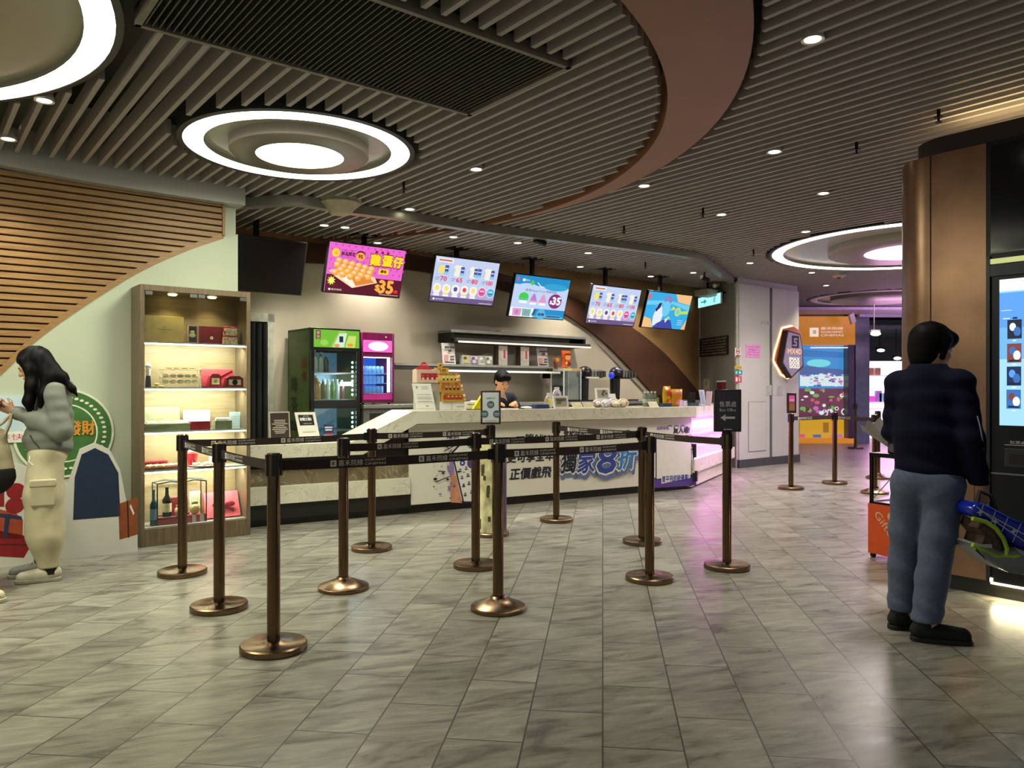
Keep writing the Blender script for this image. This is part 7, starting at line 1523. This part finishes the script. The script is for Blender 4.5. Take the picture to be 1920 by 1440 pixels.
hood.chain([(0, 0.0, 0.92), (0, -0.015, 1.10), (0, -0.03, 1.27)], [0.125, 0.125, 0.110], 0.05, (1.25, 1.0, 1.0)); hood.ell((0, 0.005, 0.945), (0.185, 0.150, 0.06), 0.05); hood.ell((0, 0.03, 1.0), (0.165, 0.130, 0.10), 0.05)
for sx, wr in ((-1, LH), (1, RH)):
    sh = np.array([sx * 0.15, -0.035, 1.315]); el = np.array([sx * 0.205, -0.080, 1.045]); hood.chain([sh, el], [0.068, 0.066], 0.03).chain([el, el * 0.45 + wr * 0.55, wr * 0.93 + el * 0.07], [0.066, 0.060, 0.038], 0.025); hood.cone(wr * 0.95 + el * 0.05, wr * 0.90 + el * 0.10, 0.038, 0.046, 0.01)
hood.ell((0, -0.105, 1.345), (0.105, 0.055, 0.062), 0.03); hood.chain([(-0.09, -0.08, 1.36), (0, 0.04, 1.325), (0.09, -0.08, 1.36)], [0.04, 0.03, 0.04], 0.02)
hood.warp(folds(0.0038, 75)); hood.cut(lambda x, y, z: 0.888 - z)
ho = hood.mesh('hoodie', mat('grey_fleece', '#767a70', 0.9, var=0.05, scale=200, bump=0.1), t)
m = MB(); m.tube([(-0.172, 0.05, 0.93), (-0.165, 0.085, 0.975), (-0.145, 0.11, 1.02)], 0.006); m.build('pocket_seam', mat('dark_seam', '#3d3f3a', 0.9), ho)
tr = Sdf((-0.36, -0.34, 0.0), (0.36, 0.32, 0.98), 0.008)
for sx in (-1, 1):
    tr.chain([(sx * 0.085, 0.02, 0.87), (sx * 0.108, 0.035, 0.60), (sx * 0.112, 0.025, 0.32), (sx * 0.105, 0.0, 0.12)], [0.105, 0.118, 0.115, 0.072], 0.03)
tr.ell((0, 0.01, 0.88), (0.165, 0.125, 0.10), 0.04); tr.warp(folds(0.0028, 34, 1.0)); tr.cut(lambda x, y, z: np.maximum(0.095 - z, z - 0.94))
to = tr.mesh('trousers', mat('cream_cotton', '#c2b998', 0.9, var=0.03, bump=0.1), t)
m = MB(); m.box(-0.236, -0.20, -0.045, 0.105, 0.54, 0.69); m.box(-0.241, -0.20, -0.05, 0.11, 0.67, 0.72); m.build('cargo_pocket', mat('cream_cotton', '#c2b998', 0.9), to, bev=0.008)
m = MB(); m.tube([(-0.13, 0.11, 0.885), (-0.155, 0.115, 0.84), (-0.17, 0.09, 0.815)], 0.005); m.build('drawstring', M_paper, to)
hr = Sdf((-0.20, -0.26, 1.10), (0.20, 0.26, 1.68), 0.006)
hr.ell(PH((0, -0.022, 0.05)), (0.092, 0.108, 0.092), 0.02, R)
for sx in (-1, 1):
    hr.chain([PH((sx * 0.070, 0.045, 0.06)), PH((sx * 0.082, 0.03, -0.02)), (sx * 0.10, 0.10, 1.36), (sx * 0.105, 0.12, 1.25), (sx * 0.10, 0.115, 1.17)], [0.026, 0.034, 0.040, 0.034, 0.012], 0.03)
    hr.chain([PH((sx * 0.06, -0.06, 0.03)), (sx * 0.10, -0.01, 1.42), (sx * 0.125, 0.02, 1.30), (sx * 0.115, 0.05, 1.22)], [0.06, 0.055, 0.040, 0.015], 0.03)
    hr.chain([PH((sx * 0.05, -0.08, 0.02)), (sx * 0.10, -0.07, 1.42), (sx * 0.12, -0.14, 1.34), (sx * 0.12, -0.17, 1.29)], [0.05, 0.04, 0.018, 0.006], 0.03)
hr.ell(PH((0, -0.075, -0.02)), (0.075, 0.06, 0.10), 0.03, R)
hr.ell(PH((0, 0.115, -0.02)), (0.052, 0.075, 0.085), 0.01, R, True)
hr.warp(lambda x, y, z: 0.0016 * np.sin(110 * y + 22 * z + 30 * x))
hr.mesh('hair', M_hair, t)
smat = [mat('white_leather', '#cfc8b2', 0.5), mat('grey_rubber', '#a39d8c', 0.6), M_paper]
shoe(t, (-0.11, 0.0), (0.05, 1), smat, 0.275); shoe(t, (0.10, 0.06), (0.0, 1), [mat('grey_leather', '#8d8f86', 0.5), mat('grey_rubber', '#a39d8c', 0.6), M_paper], 0.275)
ph = tag(MB().box(-0.036, 0.036, -0.004, 0.004, -0.075, 0.075).build('phone', mat('dark_phone', '#1c1d22', 0.2), loc=WO + Matrix.Rotation(rzw, 3, 'Z') @ Vector((0.003, 0.300, 1.232)), rot=(math.radians(-62), 0, rzw), bev=0.003), "dark smartphone held in the hoodie woman's hands", 'phone')
# tote bag hanging from her arm
bg = thing('tote_bag', 'cream tote bag with a black base hanging in front of the woman', 'bag', WO + Matrix.Rotation(rzw, 3, 'Z') @ Vector((-0.06, 0.33, 0.70)), rzw)
b_ = Sdf((-0.2, -0.28, -0.1), (0.2, 0.28, 0.5), 0.008); b_.chain([(0, 0.02, 0.04), (0, 0.0, 0.30)], [0.13, 0.075], 0.04, (0.75, 1.2, 1.0)); b_.warp(folds(0.004, 40)); c1_ = b_.f.copy()
b_.cut(lambda x, y, z: (0.09 + 0.25 * (y + 0.05) * 0) - z); b_.mesh('bag_body', mat('cream_canvas', '#b9ae8c', 0.85), bg); b_.f = c1_; b_.cut(lambda x, y, z: z - 0.091); b_.mesh('bag_base', mat('black_canvas', '#0e0d0c', 0.8), bg)
m = MB()
for x in (-0.05, 0.05): m.tube([(x, -0.07, 0.33), (x * 0.8, -0.095, 0.40), (x * 0.6, -0.11, 0.47)], 0.009); m.tube([(x, 0.03, 0.34), (x * 0.8, -0.06, 0.41), (x * 0.6, -0.105, 0.47)], 0.009)
m.build('strap', mat('cream_canvas', '#b9ae8c', 0.85), bg)

# ---------------- man at the kiosk, seen from behind
MO = Vector((2.275, 4.20, 0)); rzm = A - math.pi / 2
t = thing('person', 'man in a dark navy jacket and blue jeans standing with his back turned', 'person', MO, rzm)
body = Sdf((-0.45, -0.30, 0.0), (0.50, 0.42, 1.76), 0.0068)
Rm = rotm(math.radians(-28), math.radians(-6)); hm = (0.0, 0.045, 1.555)
PM = head(body, hm, Rm, 1.02)
body.chain([(0, -0.01, 1.40), (0, 0.02, 1.49)], [0.066, 0.060], 0.03).chain([(0, 0, 0.92), (0, 0.0, 1.12), (0, -0.01, 1.32)], [0.11, 0.10, 0.11], 0.06)
shR, elR, wrR = np.array([0.165, -0.01, 1.375]), np.array([0.222, -0.03, 1.08]), np.array([0.240, 0.04, 0.822])
shL, elL, wrL = np.array([-0.160, -0.01, 1.375]), np.array([-0.190, 0.02, 1.10]), np.array([-0.10, 0.19, 1.03])
body.chain([shR, elR, wrR], [0.05, 0.042, 0.028], 0.03).chain([shL, elL, wrL], [0.05, 0.042, 0.028], 0.03)
hand(body, wrR, np.array([0.02, 0.12, -0.95]), np.array([-0.75, 0.5, 0.1]), 1, 0.75, 1.02); hand(body, wrL, np.array([0.75, 0.6, 0.0]), np.array([0.2, 0.1, -0.9]), -1, 0.4, 1.0)
ftR, ftL = np.array([0.040, -0.125]), np.array([-0.140, -0.010])
for ft, sx in ((ftR, 1), (ftL, -1)): body.chain([(sx * 0.085, 0, 0.89), (0.5 * sx * 0.095 + 0.5 * ft[0], 0.5 * ft[1], 0.49), (ft[0], ft[1], 0.09)], [0.085, 0.058, 0.045], 0.03); body.cone((ft[0], ft[1], 0.09), (ft[0] + 0.05, ft[1] + 0.06, 0.05), 0.04, 0.03, 0.02)
mbd = body.mesh('body', M_skin, t); face_bits(PM, Rm, mbd, 1.02)
jk = Sdf((-0.46, -0.32, 0.80), (0.50, 0.36, 1.52), 0.0085)
jk.chain([(0, 0.0, 0.88), (0, -0.005, 1.10), (0, -0.01, 1.28)], [0.145, 0.140, 0.135], 0.05, (1.22, 0.98, 1.0)); jk.chain([(-0.13, -0.01, 1.365), (0, -0.015, 1.40), (0.13, -0.01, 1.365)], [0.075, 0.085, 0.075], 0.05)
jk.chain([shR, elR, wrR * 0.93 + elR * 0.07], [0.070, 0.062, 0.048], 0.03).chain([shL, elL, wrL * 0.95 + elL * 0.05], [0.070, 0.066, 0.05], 0.03)
jk.chain([(0, -0.015, 1.40), (0, 0.01, 1.47)], [0.092, 0.078], 0.03); jk.warp(folds(0.0036, 62, 2.0)); jk.cut(lambda x, y, z: np.maximum(0.835 - z, z - 1.475))
navy = mat('navy_jacket_cloth', '#080b22', 0.9, var=0.06, scale=90, bump=0.08, spec=0.2)
jo = jk.mesh('jacket', navy, t)
m = MB(); m.tube([(0.262, -0.055, 1.20), (0.278, -0.06, 1.14), (0.284, -0.055, 1.09), (0.284, -0.035, 1.03)], 0.004); m.build('reflective_piping', plain('#8f97b5', 0.3), jo)
jn = Sdf((-0.32, -0.30, 0.0), (0.32, 0.34, 0.96), 0.0085)
jn.ell((0, -0.012, 0.85), (0.170, 0.138, 0.13), 0.04)
for sx, ft in ((1, ftR), (-1, ftL)):
    jn.chain([(sx * 0.088, -0.015, 0.82), (0.6 * sx * 0.095 + 0.4 * ft[0], -0.01 + 0.4 * ft[1], 0.55), (0.3 * sx * 0.1 + 0.7 * ft[0], ft[1] * 0.75, 0.34), (ft[0], ft[1], 0.10)], [0.102, 0.086, 0.080, 0.075], 0.03)
    jn.ell((sx * 0.078, -0.065, 0.80), (0.082, 0.07, 0.10), 0.04)
jn.warp(lambda x, y, z: 0.004 * np.sin(34 * z + 16 * x - 10 * y) * np.exp(-((z - 0.47) / 0.13) ** 2) + 0.004 * np.sin(60 * z + 22 * x + 12 * y) * np.exp(-((z - 0.15) / 0.07) ** 2) + 0.003 * np.sin(50 * z - 30 * np.abs(x)) * np.exp(-((z - 0.74) / 0.06) ** 2)); jn.cut(lambda x, y, z: np.maximum(0.105 - z, z - 0.92))
je = jn.mesh('jeans', mat('washed_denim', '#556077', 0.9, var=0.06, scale=40, bump=0.1), t)
hr = Sdf((-0.2, -0.2, 1.36), (0.22, 0.24, 1.76), 0.006)
hr.ell(PM((0, -0.02, 0.055)), (0.098, 0.115, 0.098), 0.02, Rm); hr.ell(PM((0, -0.055, -0.01)), (0.086, 0.072, 0.095), 0.03, Rm); hr.ell(PM((0, -0.06, -0.075)), (0.06, 0.045, 0.05), 0.03, Rm)
hr.chain([PM((-0.05, 0.060, 0.075)), PM((0.0, 0.078, 0.060)), PM((0.05, 0.070, 0.062))], [0.036, 0.036, 0.034], 0.04)
for sx in (-1, 1): hr.chain([PM((sx * 0.080, 0.01, 0.05)), PM((sx * 0.082, 0.0, -0.045))], [0.028, 0.014], 0.02)
hr.ell(PM((0, 0.13, -0.055)), (0.075, 0.075, 0.078), 0.02, Rm, True); hr.warp(lambda x, y, z: 0.0016 * np.sin(70 * x + 30 * z) * np.sin(60 * y - 20 * z))
hr.mesh('hair', M_hair, t)
bs = [mat('black_suede', '#0a0a0b', 0.8), mat('black_sole', '#070707', 0.6), mat('black_lace', '#16161a', 0.8)]
td = Matrix.Rotation(-rzm, 3, 'Z') @ Vector((0.97, -0.25, 0)); shoe(t, tuple(ftR), (td.x, td.y), bs, 0.295, 'shoe', 0.15, 1.08)
td = Matrix.Rotation(-rzm, 3, 'Z') @ Vector((0.95, 0.10, 0)); shoe(t, tuple(ftL), (td.x, td.y), bs, 0.295, 'shoe', 0.15, 1.08)

# big bag carried in his right hand
HB = on_d(1868, 1005, 3.98); rb = math.radians(2)
t = thing('carry_bag', "bulky blue grid-patterned bag with lime trim held in the man's right hand", 'bag', HB, rb)
q = lambda px, py: ((px - 1868) / FP * 3.98, -(py - 1005) / FP * 3.98)
top = [q(*p) for p in ((1799, 952), (1808, 940), (1822, 938), (1850, 952), (1880, 968), (1925, 985), (1960, 1000), (1975, 1020), (1970, 1045), (1945, 1045), (1915, 1030), (1885, 1020), (1868, 1002), (1850, 980), (1825, 968), (1806, 966))]
bot = [q(*p) for p in ((1799, 1010), (1812, 1012), (1835, 1018), (1860, 1030), (1876, 1022), (1890, 1022), (1915, 1032), (1945, 1047), (1970, 1047), (1965, 1058), (1935, 1067), (1900, 1071), (1870, 1066), (1840, 1050), (1815, 1030))]
m = MB(); m.prism(top, -0.09, 0.09); m.build('blue_upper', mat('blue_gloss_vinyl', '#12279c', 0.2), t, bev=0.025)
m = MB(); m.prism(bot, -0.10, 0.10); m.build('grey_lower', mat('grey_gloss_vinyl', '#7c8184', 0.25), t, bev=0.025)
def rim3(pts, r, y): return [(q(*p)[0], y, q(*p)[1]) for p in pts]
m = MB()
for y in (-0.095, 0.095): m.tube(rim3([(1800, 966), (1825, 972), (1845, 985), (1858, 1003), (1865, 1022), (1862, 1034), (1846, 1036), (1822, 1024), (1800, 1014)], 0, y), 0.011, 8)
m.tube(rim3([(1862, 1034), (1876, 1036), (1886, 1034)], 0, -0.1), 0.009, 8); m.build('lime_trim', mat('lime_trim', '#9cbf3a', 0.3), t)
m = MB(); m.prism([q(*p) for p in ((1820, 972), (1845, 988), (1858, 1008), (1860, 1028), (1845, 1030), (1822, 1018), (1828, 1000), (1815, 985))], -0.075, 0.075); m.build('brown_inner', mat('brown_mesh', '#4a3626', 0.6, var=0.3, scale=60), t)
m = MB(); m.base = -0.0905
for a_, b_ in (((1808, 944), (1845, 973)), ((1822, 940), (1815, 962)), ((1845, 952), (1836, 974)), ((1868, 964), (1856, 990)), ((1892, 976), (1876, 1010)), ((1917, 985), (1900, 1025)), ((1816, 951), (1960, 1030)), ((1845, 973), (1945, 1040))): m.line([q(*a_), q(*b_)], 0.0042)
for c_ in ((1815, 955), (1843, 972), (1878, 990), (1908, 1008)): x, z = q(*c_); m.flat([(x + (0.020 if k % 2 == 0 else 0.007) * math.cos(k * math.pi / 4), z + (0.020 if k % 2 == 0 else 0.007) * math.sin(k * math.pi / 4)) for k in range(8)])
m.line([q(1915, 1000), q(1908, 992), q(1915, 988), q(1921, 996)], 0.006)
m.build('white_grid_print', plain('#c3cae0', 0.3), t, smooth=0)
m = MB(); m.base = -0.1005; m.flat([q(*p) for p in ((1803, 1012), (1835, 1013), (1836, 1020), (1820, 1019))]); m.use(1); m.flat([q(*p) for p in ((1875, 1018), (1920, 1038), (1925, 1046), (1890, 1032))])
m.use(2); m.flat([q(*p) for p in ((1806, 1020), (1828, 1044), (1822, 1040), (1804, 1024))]); m.build('side_marks', [plain('#b9bdb8', 0.3), plain('#9a9fa2', 0.3), plain('#0c0c0e', 0.4)], t, smooth=0)
m = MB(); hx0, hz0 = q(1832, 941); hx1, hz1 = q(1868, 960); m.tube([(hx0, 0, hz0), (hx0 + 0.012, 0, hz0 + 0.055), (hx1 - 0.03, 0, hz1 + 0.085), (hx1, 0, hz1)], 0.010, 8); m.build('handle', M_black, t)

# ---------------- staff member behind the counter, head bowed to the right
SO = Vector((-0.215, 9.66, 0)); rzs = math.atan2(-0.93, 0.36) - math.pi / 2
t = thing('person', 'shop worker in a dark uniform with short black hair bending over behind the counter', 'person', SO, rzs)
body = Sdf((-0.42, -0.30, 0.0), (0.42, 0.62, 1.62), 0.0075)
Rs = rotm(math.radians(8), math.radians(-22)); hs = (0.0, 0.26, 1.425)
PS = head(body, hs, Rs, 1.02)
body.chain([(0, 0.14, 1.24), (0, 0.21, 1.34)], [0.062, 0.055], 0.03).chain([(0, -0.05, 0.86), (0, 0.03, 1.04), (0, 0.11, 1.19)], [0.12, 0.11, 0.115], 0.05)
for sx in (-1, 1):
    sh, el, wr = np.array([sx * 0.18, 0.12, 1.22]), np.array([sx * 0.25, 0.10, 1.10]), np.array([sx * 0.13, 0.36, 1.165]); body.chain([sh, el, wr], [0.045, 0.038, 0.026], 0.03); hand(body, wr, np.array([-sx * 0.5, 0.8, 0.05]), np.array([0, 0.1, -1.0]), -sx * -1, 0.45, 0.95)
    body.chain([(sx * 0.09, -0.05, 0.84), (sx * 0.10, -0.02, 0.46), (sx * 0.10, -0.05, 0.09)], [0.085, 0.058, 0.042], 0.03); body.cone((sx * 0.10, -0.05, 0.07), (sx * 0.11, 0.09, 0.04), 0.04, 0.034, 0.02)
sb = body.mesh('body', mat('skin_warm', '#cf9c74', 0.5), t); face_bits(PS, Rs, sb, 1.02)
sh_ = Sdf((-0.42, -0.25, 0.75), (0.42, 0.42, 1.36), 0.009); sh_.chain([(0, -0.05, 0.84), (0, 0.03, 1.04), (0, 0.115, 1.18)], [0.145, 0.14, 0.125], 0.05, (1.2, 1, 1)); sh_.chain([(-0.13, 0.12, 1.23), (0.13, 0.12, 1.23)], [0.075, 0.075], 0.05)
for sx in (-1, 1): sh_.chain([(sx * 0.18, 0.12, 1.22), (sx * 0.25, 0.10, 1.10), (sx * 0.20, 0.20, 1.13)], [0.068, 0.058, 0.05], 0.03)
sh_.warp(folds(0.004, 50)); sh_.cut(lambda x, y, z: np.maximum(0.78 - z, z - 1.30)); so2 = sh_.mesh('uniform_top', mat('black_navy_uniform', '#14161f', 0.85), t)
m = MB()
for sx in (-1, 1): m.obox((sx * 0.035, 0.225, 1.245), (0.03, 0, 0.01), (0, 0.004, 0), (-0.012 * sx, 0.0, 0.04))
m.build('collar', mat('pale_collar', '#a9a79a', 0.7), so2)
tr = Sdf((-0.3, -0.3, 0.0), (0.3, 0.25, 0.92), 0.01)
for sx in (-1, 1): tr.chain([(sx * 0.09, -0.05, 0.84), (sx * 0.10, -0.02, 0.46), (sx * 0.10, -0.05, 0.05)], [0.11, 0.085, 0.065], 0.03)
tr.mesh('trousers', mat('black_trousers', '#121214', 0.9), t)
hr = Sdf((-0.2, 0.05, 1.28), (0.2, 0.46, 1.62), 0.006); hr.ell(PS((0, -0.02, 0.055)), (0.092, 0.108, 0.088), 0.02, Rs); hr.ell(PS((0, -0.06, -0.01)), (0.076, 0.055, 0.075), 0.03, Rs)
hr.chain([PS((-0.045, 0.066, 0.075)), PS((0.045, 0.066, 0.075))], [0.026, 0.026], 0.04); hr.ell(PS((0, 0.12, -0.02)), (0.075, 0.065, 0.078), 0.01, Rs, True); hr.warp(lambda x, y, z: 0.002 * np.sin(90 * x) * np.sin(80 * y)); hr.mesh('hair', M_hair, t)

# ---------------- person mostly out of frame at the left, one foot forward
LO = Vector((-3.62, 4.93, 0)); rzl = -math.pi / 2
t = thing('person', 'person at the left frame edge, only a blue jeans hem and cream shoe showing', 'person', LO, rzl)
body = Sdf((-0.40, -0.34, 0.0), (0.40, 0.42, 1.76), 0.009)
RL = rotm(0.0, 0.0); hl = (0, 0.03, 1.56); PL = head(body, hl, RL, 1.02); body.chain([(0, -0.01, 1.40), (0, 0.01, 1.49)], [0.064, 0.058], 0.03).chain([(0, 0, 0.92), (0, 0, 1.12), (0, -0.01, 1.32)], [0.12, 0.11, 0.12], 0.05)
for sx in (-1, 1): body.chain([(sx * 0.19, 0, 1.37), (sx * 0.23, -0.03, 1.10), (sx * 0.22, 0.0, 0.86)], [0.05, 0.04, 0.027], 0.03); hand(body, (sx * 0.22, 0.0, 0.86), np.array([0, 0.1, -1.0]), np.array([-sx, 0.1, 0]), -sx * -1, 0.35)
lf = {1: (0.10, 0.23), -1: (-0.10, -0.05)}
for sx in (-1, 1): body.chain([(sx * 0.09, 0, 0.88), (sx * 0.095, lf[sx][1] * 0.6 + 0.03, 0.48), (lf[sx][0], lf[sx][1], 0.09)], [0.09, 0.06, 0.044], 0.03); body.cone((lf[sx][0], lf[sx][1], 0.08), (lf[sx][0], lf[sx][1] + 0.10, 0.045), 0.036, 0.03, 0.02)
lb_ = body.mesh('body', M_skin, t); face_bits(PL, RL, lb_, 1.02)
sh_ = Sdf((-0.40, -0.25, 0.8), (0.40, 0.25, 1.46), 0.011); sh_.chain([(0, 0, 0.90), (0, 0, 1.12), (0, -0.01, 1.30)], [0.14, 0.13, 0.135], 0.05, (1.25, 0.9, 1)); sh_.chain([(-0.14, 0, 1.37), (0.14, 0, 1.37)], [0.075, 0.075], 0.05)
for sx in (-1, 1): sh_.chain([(sx * 0.19, 0, 1.37), (sx * 0.23, -0.03, 1.10), (sx * 0.22, 0.0, 0.90)], [0.07, 0.06, 0.045], 0.03)
sh_.cut(lambda x, y, z: np.maximum(0.82 - z, z - 1.44)); sh_.mesh('jacket', mat('pale_jacket', '#aeb3b5', 0.85), t)
jn = Sdf((-0.34, -0.32, 0.0), (0.34, 0.46, 0.95), 0.010)
for sx in (-1, 1): jn.chain([(sx * 0.09, 0, 0.86), (sx * 0.097, lf[sx][1] * 0.6 + 0.02, 0.48), (lf[sx][0], lf[sx][1] - 0.01, 0.12)], [0.115, 0.095, 0.085], 0.03)
jn.warp(folds(0.004, 45)); jn.cut(lambda x, y, z: 0.075 - z); jn.mesh('jeans', mat('pale_blue_denim', '#8fa3ad', 0.9, var=0.1, scale=50), t)
hr = Sdf((-0.2, -0.2, 1.38), (0.2, 0.24, 1.76), 0.008); hr.ell(PL((0, -0.02, 0.05)), (0.092, 0.108, 0.09), 0.02); hr.ell(PL((0, -0.06, -0.02)), (0.075, 0.055, 0.08), 0.03); hr.ell(PL((0, 0.12, -0.03)), (0.075, 0.065, 0.085), 0.01, None, True); hr.mesh('hair', M_hair, t)
cs_ = [mat('cream_leather', '#d3c9a4', 0.5), mat('cream_rubber', '#bdb59a', 0.6), M_paper]
for sx in (-1, 1): shoe(t, (lf[sx][0], lf[sx][1]), (0, 1), cs_, 0.28)
